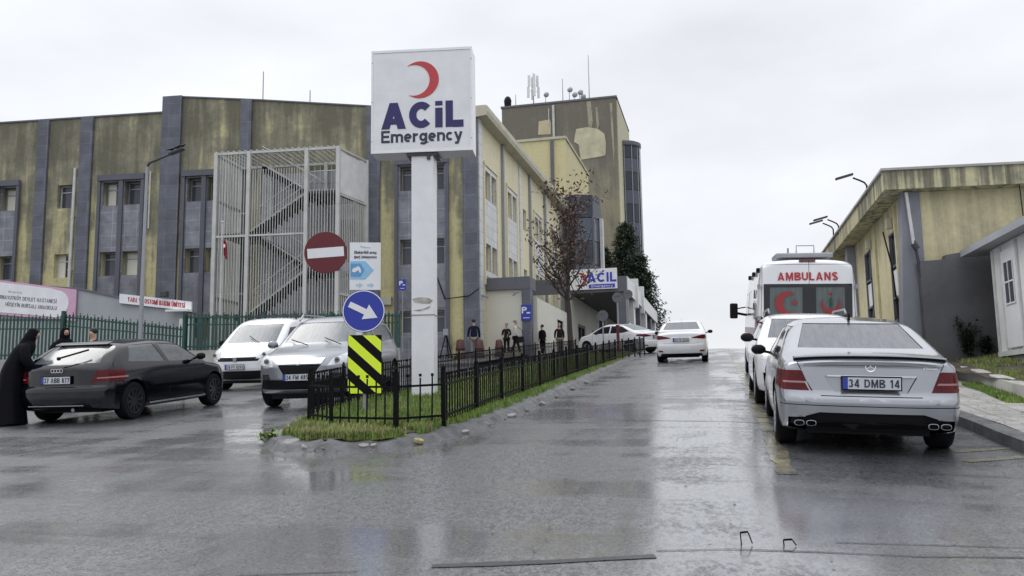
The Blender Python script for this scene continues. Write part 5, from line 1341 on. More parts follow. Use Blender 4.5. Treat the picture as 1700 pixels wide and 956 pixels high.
def shell(S):
    L,W=S['L'],S['W']; hl=L/2
    ys=[-hl+.0,-hl+.02,-hl+.05,-hl+.09,-hl+.14]+fr(-hl+.2,hl-.2,.065)+[hl-.14,hl-.09,hl-.05,hl-.02,hl]
    zb0=S.get('zb',.20); rc0=S.get('rc',.12); p_=S.get('p',3.2)
    NS,NC=17,11; secs=[]
    for y in ys:
        zt=smooth_tab(S['top'],y,.07); fw=lerp_tab(S['plan'],y); ed=min(y+hl,hl-y)
        zb=zb0+(S.get('lift',.05)*max(0,1-ed/.5)**2); rc=rc0
        zr=zt-rc; pts=[(0,zb)]
        hw=lambda z: W/2*fw*lerp_tab(S['sect'],z)
        pts.append((hw(zb)*.55,zb)); pts.append((hw(zb)*.93,zb))
        for i in range(NS): z=zb+.025+(zr-zb-.025)*i/(NS-1); pts.append((hw(z),z))
        for i in range(1,NC+1):
            a=math.pi/2*i/NC; c=max(0,math.cos(a))**(2/p_); s=math.sin(a)**(2/p_)
            z=zr+rc*s; x=hw(min(z,zr+rc*.6))*c; z-=S.get('crown',.02)*(x/(W/2))**2*(i/NC); pts.append((x if i<NC else 0,z))
        r_=.07; ins=0
        if ed<r_: ins=(r_-math.sqrt(max(0,r_*r_-(r_-ed)**2)))*.8
        if ins: 
            zm=(zb+zt)/2; q=[]
            for (x,z) in pts: q.append((max(0,x-ins) if x>0 else 0, z+(ins if z<zm else -ins)*min(1,abs(z-zm)/(.5*(zt-zb)))**4*.6))
            pts=q
        secs.append((y,pts,hw(.6)))
    def warp(x,y,z,hwv):
        fall=S.get('fall',.55)
        for sgn,prof,k in ((-1,S['rear'],S.get('kr',.14)),(1,S['front'],S.get('kf',.22))):
            e_=hl-sgn*y
            if e_<fall:
                amt=(1-e_/fall); u=min(1,abs(x)/hwv)
                y-= sgn*(lerp_tab(prof,z)+k*u**3)*amt
        return (x,y,z)
    bm=bmesh.new(); n=len(secs[0][1]); grid=[]
    for (y,pts,hv) in secs:
        ring=[]
        for i,(x,z) in enumerate(pts): ring.append(bm.verts.new(warp(x,y,z,hv)))
        for i in range(n-2,0,-1): x,z=pts[i]; ring.append(bm.verts.new(warp(-x,y,z,hv)))
        grid.append(ring)
    m=len(grid[0])
    for a,b in zip(grid[:-1],grid[1:]):
        for i in range(m): bm.faces.new((a[i],a[(i+1)%m],b[(i+1)%m],b[i]))
    for idx in (0,-1):
        y,pts,hv=secs[idx]; C_=14; rows=[]
        for i,(x,z) in enumerate(pts): rows.append([bm.verts.new(warp(x*(2*j/C_-1),y,z,hv)) for j in range(C_+1)])
        for a,b in zip(rows[:-1],rows[1:]):
            for j in range(C_): bm.faces.new((a[j],a[j+1],b[j+1],b[j]))
    bmesh.ops.remove_doubles(bm,verts=bm.verts[:],dist=.0008)
    bmesh.ops.dissolve_degenerate(bm,edges=bm.edges[:],dist=.0005)
    bmesh.ops.recalc_face_normals(bm,faces=bm.faces[:])
    me=bpy.data.meshes.new('shell'); bm.to_mesh(me); bm.free()
    ob=bpy.data.objects.new('shell',me); COL.objects.link(ob)
    c=MB(); R_=S['wr']+S.get('gap',.045)
    for wy in S['axles']:
        for s in (-1,1):
            c.lathe([(R_,s*(W/2-.26)),(R_,s*(W/2+.2))],36,0,(0,wy,S['wr']+.01))
    co=c.build('cut',MT['black_plastic'])
    md=ob.modifiers.new('b','BOOLEAN'); md.operation='DIFFERENCE'; md.object=co; md.solver='EXACT'
    dg=bpy.context.evaluated_depsgraph_get(); me2=bpy.data.meshes.new_from_object(ob.evaluated_get(dg))
    bpy.data.objects.remove(ob); bpy.data.objects.remove(co)
    bm=bmesh.new(); bm.from_mesh(me2); return bm
def poly_ccw(p):
    a=sum(p[i-1][0]*p[i][1]-p[i][0]*p[i-1][1] for i in range(len(p))); return p if a>0 else p[::-1]
def cut(bm,view,poly,rng,side=0,nmin=.15):
    """cut the outline of poly into the skin seen from one side, return the faces inside it"""
    poly=poly_ccw(poly); ax={'side':(1,2),'end':(0,2),'top':(0,1)}[view]; nax={'side':0,'end':1,'top':2}[view]
    x0=min(p[0] for p in poly)-.15;x1=max(p[0] for p in poly)+.15;z0=min(p[1] for p in poly)-.15;z1=max(p[1] for p in poly)+.15
    def ok(f):
        c=f.calc_center_median()
        if f.material_index!=0: return False
        if f.normal[nax]*side<nmin: return False
        if not(x0<c[ax[0]]<x1 and z0<c[ax[1]]<z1): return False
        return rng[0]<c[1]<rng[1]
    for i in range(len(poly)):
        a,b=poly[i],poly[(i+1)%len(poly)]
        no=[0,0,0]; no[ax[0]]=b[1]-a[1]; no[ax[1]]=-(b[0]-a[0]); co=[0,0,0]; co[ax[0]]=a[0]; co[ax[1]]=a[1]
        fs=[f for f in bm.faces if ok(f)]
        g_=list({e for f in fs for e in f.edges}|{v for f in fs for v in f.verts})+fs
        bmesh.ops.bisect_plane(bm,geom=g_,dist=1e-5,plane_co=co,plane_no=no)
    res=[]
    for f in bm.faces:
        if not ok(f): continue
        c=f.calc_center_median(); u,v=c[ax[0]],c[ax[1]]
        if all((b[0]-a[0])*(v-a[1])-(b[1]-a[1])*(u-a[0])>-1e-6 for a,b in zip(poly,poly[1:]+poly[:1])): res.append(f)
    return res
def lift(bm,faces,name,m,par,inset,label=None):
    if not faces: return None
    vm={};vs=[];fs=[]
    for f in faces:
        q=[]
        for v in f.verts:
            if v not in vm:
                vm[v]=len(vs); nn=Vector((0,0,0))
                for g_ in v.link_faces:
                    if g_ in faces_set: nn+=g_.normal
                if nn.length==0: nn=v.normal
                vs.append(v.co-nn.normalized()*inset)
            q.append(vm[v])
        fs.append(tuple(q))
    mb=MB(); mb.add(vs,fs); o=mb.build(name,m,par,smooth=45,fix=False,label=label); return o
faces_set=set()
def take(bm,view,polys,rng,side,name,m,par,inset=.006,mirror=False,label=None,nmin=.15):
    global faces_set
    outs=[]
    allp=[(polys,1)]
    if mirror: allp=[(polys,1),([[(-p[0],p[1]) for p in q] for q in polys],-1)] if view!='side' else [(polys,1),(polys,-1)]
    for ps,sg in allp:
        F=[]
        for q in ps: F+=cut(bm,view,q,rng,(sg if view=='side' else side),nmin)
        F=[f for f in F if f.is_valid]; F=list(dict.fromkeys(F)); faces_set=set(F)
        o=lift(bm,F,name,m,par,inset,label); outs.append(o)
        if F: bmesh.ops.delete(bm,geom=F,context='FACES')
    return outs
def wheel(par,x,y,r_,wd,side,rimm,spokes=10,name='wheel'):
    mb=MB(); h=wd/2
    mb.lathe([(r_*.66,-h*.9),(r_*.80,-h),(r_*.93,-h*.97),(r_*.985,-h*.80),(r_,-h*.55),(r_,h*.55),(r_*.985,h*.80),(r_*.93,h*.97),(r_*.80,h),(r_*.66,h*.9)],36,0)
    o=mb.build(name,MT['tyre_rubber'],par,smooth=35,loc=(x,y,r_))
    q=MB(); R2=r_*.68
    ring=[(R2*.90,side*h*.55),(R2*.93,side*h*.98),(R2*1.0,side*h*1.01),(R2*1.0,side*h*.7)]
    n_=36;vs=[];fs=[]
    for rr,hh in ring:
        for k in range(n_): a=2*math.pi*k/n_; vs.append((hh,rr*math.cos(a),rr*math.sin(a)))
    for i in range(len(ring)-1):
        for k in range(n_): fs.append((i*n_+k,i*n_+(k+1)%n_,(i+1)*n_+(k+1)%n_,(i+1)*n_+k))
    q.add(vs,fs)
    for k in range(spokes):
        a=2*math.pi*k/spokes; b=a+.10; w_=R2*.085
        c1=Vector((side*h*.80,math.cos(a)*R2*.16,math.sin(a)*R2*.16)); c2=Vector((side*h*.93,math.cos(b)*R2*.93,math.sin(b)*R2*.93)); d=(c2-c1); t_=Vector((1,0,0)).cross(d).normalized()
        q.obox((c1+c2)/2,d/2,t_*w_,(.012,0,0))
    q.lathe([(R2*.24,side*h*.62),(R2*.22,side*h*.9),(R2*.10,side*h*.94)],18,0)
    q.build('rim',rimm,o,smooth=35)
    q=MB(); q.lathe([(R2*.89,side*h*.30),(R2*.88,side*h*.32)],24,0); q.build('brake_disc',MT['black_metal'],o)
    return o
def mirror_(par,x,y,z,s,m,sc=1.0):
    mb=MB(); mb.ell((0,0,0),(.095*sc,.055*sc,.068*sc),8); o=mb.build('wing_mirror',m,par,smooth=True,loc=(x,y,z))
    q=MB(); q.bar((-s*.2*sc,.03,-.05),(-s*.04,.0,-.02),.035); q.build('arm',MT['black_plastic'],o)
def plate(par,y,z,txt,facing=-1,w_=.52,tilt=0):
    t=MB(); t.box(-w_/2-.012,w_/2+.012,-.012,.0,-.068,.068); hold=t.build('licence_plate',MT['black_plastic'],par,loc=(0,y,z),rot=(R(tilt),0,0 if facing<0 else R(180)))
    t=MB(); t.box(-w_/2,w_/2,-.018,-.0125,-.056,.056); t.build('plate_face',MT['plate_white'],hold)
    t=MB(); t.box(-w_/2,-w_/2+.045,-.0205,-.0185,-.056,.056); t.build('blue_band',MT['plate_blue'],hold)
    sign_text(txt,.078,.02,-.039,hold,MT['letter_dark'],-.0205,.17,.22,.78 if len(txt)<10 else .70,.001,step=.0003)
def slope_place(t,x,y,rz):
    s=math.atan((g0(y+1.2)-g0(y-1.2))/2.4); cr=-math.atan(.04) if 0<x<2 else 0
    M=Matrix.Translation((x,y,g(x,y)))@Matrix.Rotation(s,4,'X')@Matrix.Rotation(-cr,4,'Y')@Matrix.Rotation(rz,4,'Z')
    t.matrix_world=M
def car(name,label,S,x,y,rz,cat='car'):
    t=thing(name,label,cat); bm=shell(S); L,W=S['L'],S['W']; hl=L/2; body=MT[S['paint']]
    # wheel-well faces become underbody
    for f in bm.faces:
        c=f.calc_center_median(); f.material_index=0
        for wy in S['axles']:
            if math.hypot(c.y-wy,c.z-S['wr']-.01)<S['wr']+S.get('gap',.045)+.004 and abs(c.x)<W/2-.012 and abs(f.normal.x)<.2 or (abs(abs(c.x)-(W/2-.26))<.005 and abs(f.normal.x)>.9): f.material_index=1
        if c.z<S.get('zb',.2)+.012 and f.normal.z<-.5: f.material_index=1
    pcs=[]
    for P in S['panels']:
        view,polys,rng,side,nm,m,inset,mir=P[:8]; lab=P[8] if len(P)>8 else None
        pcs+=take(bm,view,polys,rng,side,nm,MT[m],t,inset,mir,lab,P[9] if len(P)>9 else .15)
    # shut lines as dark faces of the body
    for (view,a,b,rng,side) in S.get('seams',[]):
        d=Vector((b[0]-a[0],b[1]-a[1])); nn=Vector((-d.y,d.x)).normalized()*.0045
        q=[(a[0]-nn.x,a[1]-nn.y),(b[0]-nn.x,b[1]-nn.y),(b[0]+nn.x,b[1]+nn.y),(a[0]+nn.x,a[1]+nn.y)]
        for sd in ((1,-1) if view=='side' else (side,)):
            for f in cut(bm,view,q,rng,sd): f.material_index=1
    me=bpy.data.meshes.new('body'); bm.to_mesh(me); bm.free(); me.materials.append(body); me.materials.append(MT['black_plastic'])
    for p in me.polygons: p.use_smooth=True
    me.set_sharp_from_angle(angle=R(38))
    o=bpy.data.objects.new('body',me); COL.objects.link(o); o.parent=t
    for wy in S['axles']:
        for s in (-1,1): wheel(t,s*(W/2-.125),wy,S['wr'],.215,s,MT[S.get('rim','alloy')],S.get('spokes',10))
    mb=MB(); mb.box(-W/2+.30,W/2-.30,-hl+.35,hl-.35,.17,.42); mb.build('underbody',MT['black_plastic'],t)
    slope_place(t,x,y,rz); return t
SECT=[(.18,.93),(.30,.975),(.5,.995),(.66,1.0),(.74,.985),(.86,.972),(.95,.945),(1.03,.905),(1.25,.80),(1.46,.67)]
# --- silver sedan
S=dict(L=4.58,W=1.75,wr=.325,axles=(-1.44,1.32),paint='paint_silver',rim='alloy',p=3.4,rc=.13,crown=.03,kr=.12,kf=.25,
 top=[(-2.29,.955),(-2.2,.99),(-1.78,1.03),(-1.62,1.06),(-.72,1.375),(-.2,1.43),(.2,1.43),(.42,1.36),(1.10,.99),(1.9,.88),(2.2,.76),(2.29,.66)],
 plan=[(-2.29,.90),(-2.1,.955),(-1.6,.99),(0,1),(1.6,.98),(2.1,.90),(2.29,.80)],sect=SECT,
 rear=[(.2,.12),(.33,.04),(.42,.015),(.56,.0),(.60,.03),(.66,.055),(.9,.075),(.96,.02),(1.05,.02)],front=[(.2,.1),(.45,0),(.6,.02),(.9,.25)],
 panels=[
 ('end',[[(.60,.722),(.80,.722),(.80,.742),(.61,.742)]],(-2.5,-1.7),-1,'lamp_strip','lamp_pale_red',-.004,True,None,.05),
 ('end',[[(.53,.648),(.80,.648),(.866,.68),(.872,.7219),(.57,.7219)],[(.57,.722),(.5999,.722),(.6099,.742),(.585,.742)],[(.8001,.722),(.872,.722),(.874,.742),(.8001,.742)],[(.585,.7421),(.874,.7421),(.875,.76),(.85,.85),(.63,.855)]],(-2.5,-1.7),-1,'tail_light','lamp_red',-.004,True,None,-.05),
 ('end',[[(-.33,.64),(.33,.64),(.42,.80),(-.42,.80)]],(-2.5,-1.9),-1,'plate_recess','paint_silver',.022,False),
 ('end',[[(-.60,.20),(.60,.20),(.60,.385),(.47,.43),(-.47,.43),(-.60,.385)]],(-2.5,-1.9),-1,'diffuser','black_plastic',.03,False,None,-.9),
 ('end',[[(.60,.235),(.76,.25),(.76,.365),(.60,.375)]],(-2.5,-1.9),-1,'exhaust_recess','black_plastic',.035,True,None,-.2),
 ('end',[[(-.62,1.075),(.62,1.075),(.51,1.35),(-.51,1.35)]],(-1.75,-.55),-1,'rear_window','car_glass',.006,False),
 ('end',[[(-.64,1.02),(.64,1.02),(.52,1.36),(-.52,1.36)]],(.2,1.3),1,'windscreen','windscreen',.006,False),
 ('side',[[(-1.32,1.05),(-1.0,.985),(-.12,.97),(-.12,1.33),(-.75,1.31)]],(-2,0),1,'side_window','dark_glass',.006,True),
 ('side',[[(-.04,.97),(.92,.965),(.40,1.29),(-.04,1.335)]],(-.1,1.2),1,'side_window','dark_glass',.006,True),
 ('end',[[(.45,.62),(.80,.66),(.80,.76),(.5,.72)]],(1.6,2.5),1,'headlight','lamp_clear',-.003,True),
 ],
 seams=[('end',(-.46,.6),(.46,.6),(-2.5,-1.9),-1),('end',(.636,.862),(.67,.93),(-2.5,-1.9),-1),('end',(-.636,.862),(-.67,.93),(-2.5,-1.9),-1),('side',(-.08,.30),(-.08,.97),(-.5,.5),1),('side',(-.95,.55),(-1.0,.98),(-1.6,-.5),1),('side',(.95,.35),(.95,.95),(.5,1.3),1),('end',(-.84,.50),(.84,.50),(-2.5,-1.9),-1)])
sed=car('silver_sedan','wet silver sedan parked behind the white SUV, seen from the rear',zscale(S,.95),1.41,11.1,R(-1.0))
sed_z=.95
plate(sed,-2.272,.70,'34 DMB 14')
mb=MB(); 
pts=[]
for i in range(21):
    u=-1+i/10; pts.append((u*.70,-2.19+.10*abs(u)**3,(1.004-.03*abs(u)**2.5)*.95))
vs=[];fs=[]
for i,(x,y,z) in enumerate(pts):
    vs+=[(x,y+.16,z+.012),(x,y-.015,z+.022),(x,y-.02,z+.008),(x,y+.05,z-.012)]
    if i:
        o_=4*i
        for k in range(4): fs.append((o_-4+k,o_-4+(k+1)%4,o_+(k+1)%4,o_+k))
mb.add(vs,fs); mb.build('boot_spoiler',MT['paint_silver'],sed,smooth=30)
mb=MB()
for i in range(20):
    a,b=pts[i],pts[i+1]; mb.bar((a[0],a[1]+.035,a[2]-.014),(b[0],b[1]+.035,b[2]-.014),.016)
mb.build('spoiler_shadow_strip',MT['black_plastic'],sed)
mb=MB(); n_=24; vs=[];fs=[]
for k in range(n_):
    a=2*math.pi*k/n_
    for rr,yy in ((.042,-.004),(.050,-.008),(.050,.0)): vs.append((rr*math.cos(a),yy,rr*math.sin(a)))
for k in range(n_):
    for j in (0,1): fs.append((3*k+j,3*k+j+1,3*((k+1)%n_)+j+1,3*((k+1)%n_)+j))
mb.add(vs,fs)
for k in range(3): a=math.pi/2+k*2*math.pi/3; mb.bar((0,-.004,0),(.045*math.cos(a),-.004,.045*math.sin(a)),.009)
mb.build('badge',MT['chrome'],sed,loc=(0,-2.222,.86))
mb=MB(); mb.box(.50,.60,-2.19,-2.185,.84,.85).box(.48,.49,-2.19,-2.185,.835,.855); mb.build('badge_script',MT['chrome'],sed)
mb=MB(); mb.box(-.40,.40,-2.262,-2.235,.757,.773); mb.build('boot_handle',MT['chrome'],sed,bevel=.003)
for s in (-1,1):
    for dx in (.012,.123):
        mb=MB(); n_=20; vs=[];fs=[]
        for k in range(n_):
            a=2*math.pi*k/n_; ex=.047*math.copysign(abs(math.cos(a))**.7,math.cos(a)); ez=.028*math.copysign(abs(math.sin(a))**.7,math.sin(a))
            vs+=[(ex,0,ez),(ex*.86,-.002,ez*.82),(ex*.80,.06,ez*.76),(ex,.08,ez)]
        for k in range(n_):
            for j in range(3): fs.append((4*k+j,4*k+j+1,4*((k+1)%n_)+j+1,4*((k+1)%n_)+j))
        mb.add(vs,fs); mb.build('exhaust_tip',MT['chrome_dark'],sed,loc=(s*(.605+dx-.0675),-2.245+.02*abs(dx),.30),smooth=30)
mb=MB(); mb.prism([(-.055,0),(.045,0),(-.02,.075),(-.045,.08)],0,-.012,.012); mb.build('aerial_fin',MT['black_plastic'],sed,loc=(0,-.62,1.315),bevel=.004)
for s in (-1,1): mirror_(sed,s*.97,.62,.935,s,MT['black_plastic'],1.0)

# --- white saloon on the road and the one turning in
S=dict(L=4.62,W=1.78,wr=.315,axles=(-1.32,1.38),paint='paint_white',rim='alloy',p=3.4,rc=.13,crown=.03,kr=.13,kf=.25,
 top=[(-2.31,1.0),(-2.22,1.05),(-1.75,1.09),(-1.55,1.12),(-.78,1.40),(-.2,1.46),(.3,1.455),(.6,1.36),(1.35,1.0),(2.0,.87),(2.31,.70)],
 plan=[(-2.31,.88),(-2.1,.95),(-1.6,.99),(0,1),(1.6,.98),(2.1,.90),(2.31,.80)],sect=[(z*1.03,f) for z,f in SECT],
 rear=[(.2,.10),(.33,.03),(.45,.0),(.6,.0),(.66,.03),(.8,.05),(1.05,.08)],front=[(.2,.1),(.45,0),(.6,.02),(.9,.25)],
 panels=[
 ('end',[[(.34,.835),(.78,.80),(.87,.86),(.87,.93),(.72,.945),(.40,.87)]],(-2.5,-1.7),-1,'tail_light','lamp_red',-.004,True,None,.05),
 ('end',[[(-.33,.845),(.33,.845),(.33,.875),(-.33,.875)]],(-2.5,-1.9),-1,'boot_trim','chrome',-.004,False),
 ('end',[[(.60,.37),(.76,.37),(.78,.43),(.64,.43)]],(-2.5,-1.9),-1,'fog_light','lamp_dark_red',-.002,True),
 ('end',[[(-.72,.20),(.72,.20),(.68,.32),(-.68,.32)]],(-2.5,-1.9),-1,'lower_bumper','black_plastic',.01,False,None,-.9),
 ('end',[[(-.64,1.13),(.64,1.13),(.52,1.385),(-.52,1.385)]],(-1.75,-.5),-1,'rear_window','car_glass',.006,False),
 ('end',[[(-.64,1.03),(.64,1.03),(.52,1.38),(-.52,1.38)]],(.3,1.5),1,'windscreen','windscreen',.006,False),
 ('side',[[(-1.25,1.09),(-.9,1.02),(-.12,1.0),(-.12,1.36),(-.75,1.34)]],(-2,0),1,'side_window','dark_glass',.006,True),
 ('side',[[(-.04,1.0),(1.05,.99),(.50,1.30),(-.04,1.36)]],(-.1,1.3),1,'side_window','dark_glass',.006,True),
 ('end',[[(.42,.62),(.82,.66),(.82,.78),(.5,.72)]],(1.6,2.5),1,'headlight','lamp_clear',-.003,True),
 ],
 seams=[('end',(-.60,.66),(.60,.66),(-2.5,-1.9),-1),('side',(-.08,.30),(-.08,1.0),(-.5,.5),1),('side',(1.0,.35),(1.0,.95),(.5,1.4),1),('side',(-.95,.6),(-1.0,1.02),(-1.6,-.5),1)])
cor=car('white_saloon','white saloon driving away up the middle of the wet road',S,-1.32,31.75,R(.5))
plate(cor,-2.29,.785,'34 FE 5523'); 
for s in (-1,1): mirror_(cor,s*.98,.68,1.02,s,MT['black_plastic'])
mb=MB(); mb.prism([(-.06,0),(.05,0),(-.03,.09)],0,-.012,.012); mb.build('aerial_fin',MT['paint_white'],cor,loc=(0,-.7,1.42))
w2=copy_tree(cor); w2['label']='white saloon turning left behind the railing towards the emergency canopy'; slope_place(w2,-4.87,42.0,R(58))

# --- white SUV facing the camera behind the silver sedan
SUVS=[(.22,.93),(.36,.985),(.6,1.0),(.85,1.0),(1.0,.965),(1.08,.93),(1.3,.84),(1.65,.70)]
S=dict(L=4.40,W=1.84,wr=.345,axles=(-1.33,1.33),paint='paint_white',rim='alloy',zb=.24,p=3.6,rc=.14,crown=.03,kr=.14,kf=.22,
 top=[(-2.2,1.15),(-2.1,1.22),(-1.65,1.50),(-1.2,1.58),(0,1.62),(.35,1.58),(.55,1.50),(1.12,1.12),(1.3,1.08),(1.95,1.0),(2.14,.92),(2.2,.86)],
 plan=[(-2.2,.88),(-1.9,.96),(-1.5,1),(1.5,1),(1.95,.95),(2.2,.86)],sect=SUVS,
 rear=[(.2,.1),(.5,0),(.8,.05),(1.2,.15)],front=[(.2,.12),(.4,.02),(.6,0),(.8,.02),(1.0,.08)],
 panels=[
 ('end',[[(.50,.80),(.84,.80),(.86,.93),(.80,.955),(.55,.93)]],(1.5,2.3),1,'headlight','lamp_clear',-.003,True,None,.02),
 ('end',[[(-.42,.56),(.42,.56),(.50,.80),(.42,.92),(-.42,.92),(-.50,.80)]],(1.7,2.3),1,'grille','black_plastic',.02,False),
 ('end',[[(.54,.36),(.78,.36),(.80,.58),(.60,.60)]],(1.5,2.3),1,'air_intake','black_plastic',.03,True),
 ('end',[[(-.5,.34),(.5,.34),(.52,.50),(-.52,.50)]],(1.7,2.3),1,'lower_grille','black_plastic',.02,False),
 ('end',[[(-.68,1.16),(.68,1.16),(.58,1.51),(-.58,1.51)]],(.3,1.4),1,'windscreen','windscreen',.006,False),
 ('side',[[(-1.6,1.14),(-.15,1.10),(-.15,1.46),(-1.35,1.44)]],(-2,0),1,'side_window','dark_glass',.006,True),
 ('side',[[(-.07,1.10),(.95,1.10),(.52,1.42),(-.07,1.46)]],(-.1,1.3),1,'side_window','dark_glass',.006,True),
 ('side',[[(-1.0,.24),(1.0,.24),(1.0,.33),(-1.0,.33)]],(-1.1,1.1),1,'sill','black_plastic',-.004,True),
 ],
 seams=[('side',(-.1,.35),(-.1,1.1),(-.5,.5),1),('side',(.95,.4),(.95,1.08),(.5,1.3),1),('end',(-.62,.965),(.62,.965),(1.7,2.3),1)])
wsv=car('white_suv','white compact SUV facing downhill, half hidden between the ambulance and silver sedan',zscale(S,.905),1.40,15.6,R(180))
plate(wsv,2.225,.48,'34 CKR 09',1)
mb=MB()
for i in range(7): mb.box(-.40,.40,2.185,2.195,.60+i*.045,.61+i*.045)
mb.build('grille_bar',MT['dark_metal'],wsv)
for s in (-1,1): mirror_(wsv,s*1.0,.85,1.05,s,MT['black_plastic'],1.15)
for s in (-1,1): mb=MB(); mb.tube([(s*.62,-1.4,1.44),(s*.62,-1.2,1.51),(s*.62,.2,1.53),(s*.62,.4,1.46)],.018,6); mb.build('roof_rail',MT['grey_metal'],wsv)

# --- grey SUV facing the camera on the left road
S=dict(L=4.57,W=1.85,wr=.355,axles=(-1.30,1.40),paint='paint_grey',rim='alloy',zb=.26,p=3.4,rc=.15,crown=.03,kr=.14,kf=.26,
 top=[(-2.28,1.2),(-2.15,1.3),(-1.7,1.58),(-1.1,1.68),(0,1.70),(.25,1.66),(.45,1.58),(1.18,1.14),(1.4,1.09),(2.0,.98),(2.2,.88),(2.28,.80)],
 plan=[(-2.28,.88),(-1.9,.96),(-1.5,1),(1.5,1),(1.95,.94),(2.28,.80)],sect=SUVS,
 rear=[(.2,.1),(.5,0),(.8,.05),(1.2,.15)],front=[(.2,.16),(.4,.03),(.55,0),(.75,.02),(1.0,.12)],
 panels=[
 ('end',[[(.50,.76),(.86,.80),(.88,.93),(.80,1.0),(.56,.88)]],(1.2,2.4),1,'headlight','lamp_clear',-.004,True,None,.02),
 ('end',[[(-.40,.80),(.40,.80),(.44,.90),(-.44,.90)]],(1.7,2.4),1,'chrome_bar','chrome',-.012,False),
 ('end',[[(-.28,.62),(.28,.62),(.40,.79),(-.40,.79)]],(1.7,2.4),1,'grille','black_plastic',.02,False),
 ('end',[[(.55,.52),(.76,.54),(.78,.62),(.60,.63)]],(1.5,2.4),1,'fog_light','dark_metal',.01,True),
 ('end',[[(-.66,.26),(.66,.26),(.72,.36),(-.72,.36)]],(1.7,2.4),1,'skid_plate','grey_metal',-.01,False,None,-.5),
 ('end',[[(-.86,.36),(.86,.36),(.78,.53),(-.78,.53)]],(1.7,2.4),1,'lower_bumper','black_plastic',.004,False),
 ('end',[[(-.70,1.18),(.70,1.18),(.60,1.58),(-.60,1.58)]],(.2,1.6),1,'windscreen','windscreen',.006,False),
 ('side',[[(-1.75,1.20),(-.15,1.13),(-.15,1.53),(-1.4,1.50)]],(-2,0),1,'side_window','car_glass',.006,True),
 ('side',[[(-.07,1.13),(1.0,1.12),(.50,1.46),(-.07,1.53)]],(-.1,1.3),1,'side_window','car_glass',.006,True),
 ('side',[[(-.93,.26),(1.0,.26),(1.0,.40),(-.93,.40)]],(-1.1,1.1),1,'sill','black_plastic',-.004,True),
 ],
 seams=[('side',(-.1,.4),(-.1,1.13),(-.5,.5),1),('side',(1.0,.4),(1.0,1.1),(.5,1.3),1)])
ant=car('grey_suv','silver grey SUV with round front coming downhill behind the traffic signs',S,-7.72,16.15,R(188.5))
plate(ant,2.315,.575,'34 FM 4853',1)
mb=MB(); n_=20; vs=[];fs=[]
for k in range(n_):
    a=2*math.pi*k/n_
    for rr in (.045,.056): vs.append((rr*math.cos(a),0,rr*math.sin(a)))
for k in range(n_): fs.append((2*k,2*k+1,2*((k+1)%n_)+1,2*((k+1)%n_)))
mb.add(vs,fs); mb.bar((-.05,0,0),(.05,0,.0),.014); o=mb.build('badge',MT['chrome'],ant,loc=(0,2.305,.845),fix=False)
for s in (-1,1): mirror_(ant,s*1.0,.88,1.16,s,MT['paint_grey'],1.15)
for s in (-1,1): mb=MB(); mb.tube([(s*.66,-1.5,1.64),(s*.66,-1.3,1.73),(s*.64,.1,1.74),(s*.64,.3,1.63)],.02,6); mb.build('roof_rail',MT['grey_metal'],ant)
mb=MB(); mb.tube([(-.5,1.28,1.135),(-.1,1.02,1.27)],.01,5).tube([(.15,1.28,1.135),(.55,1.05,1.25)],.01,5); mb.build('wiper',MT['black_plastic'],ant)

# --- white van behind it
S=dict(L=4.25,W=1.83,wr=.315,axles=(-1.35,1.30),paint='paint_white',rim='alloy_dark',zb=.22,p=3.6,rc=.16,crown=.035,kr=.08,kf=.28,
 top=[(-2.12,1.75),(-2.0,1.82),(-1.0,1.87),(.3,1.86),(.55,1.80),(.75,1.68),(1.42,1.16),(1.6,1.10),(1.95,.98),(2.12,.84)],
 plan=[(-2.12,.95),(-1.9,.98),(-1.5,1),(1.4,1),(1.85,.95),(2.12,.82)],
 sect=[(.2,.94),(.36,.985),(.6,1.0),(.9,1.0),(1.1,.975),(1.5,.90),(1.87,.80)],
 rear=[(.2,.1),(.5,0),(1.8,.06)],front=[(.2,.12),(.4,.02),(.55,0),(.75,.02),(1.0,.14)],
 panels=[
 ('end',[[(.50,.80),(.84,.82),(.86,.98),(.80,1.05),(.62,.98)]],(1.2,2.3),1,'headlight','lamp_clear',-.004,True,None,.02),
 ('end',[[(-.56,.74),(.56,.74),(.62,.84),(-.62,.84)]],(1.5,2.3),1,'grille','black_plastic',.012,False),
 ('end',[[(-.70,.28),(.70,.28),(.66,.50),(-.66,.50)]],(1.5,2.3),1,'lower_grille','black_plastic',.01,False,None,-.5),
 ('end',[[(-.72,1.20),(.72,1.20),(.64,1.68),(-.64,1.68)]],(.4,1.7),1,'windscreen','windscreen',.006,False),
 ('side',[[(.0,1.15),(1.15,1.14),(.70,1.58),(.0,1.62)]],(-.1,1.4),1,'side_window','dark_glass',.006,True),
 ('side',[[(-1.1,1.15),(-.1,1.15),(-.1,1.62),(-1.1,1.60)]],(-1.3,0),1,'side_window','dark_glass',.006,True),
 ],
 seams=[('side',(-.05,.35),(-.05,1.15),(-.5,.5),1),('end',(-.52,1.0),(.52,1.0),(1.5,2.3),1)])
van=car('white_van','white high roofed van facing downhill beside the green fence',S,-12.0,21.3,R(181),'van')
plate(van,2.14,.60,'34 FT 4293',1)
mb=MB(); mb.prism([(-.045,0),(.045,0),(.05,.10),(-.05,.10)],1,-.01,.01); mb.build('badge',MT['grey_metal'],van,loc=(0,2.13,.745))
for s in (-1,1): mirror_(van,s*1.02,1.02,1.22,s,MT['black_plastic'],1.25)
for y in (-.9,.1):
    mb=MB(); mb.bar((-.72,y,1.93),(.72,y,1.93),.05,.03)
    for s in (-1,1): mb.bar((s*.68,y,1.80),(s*.68,y,1.93),.04)
    mb.build('roof_bar',MT['dark_metal'],van)
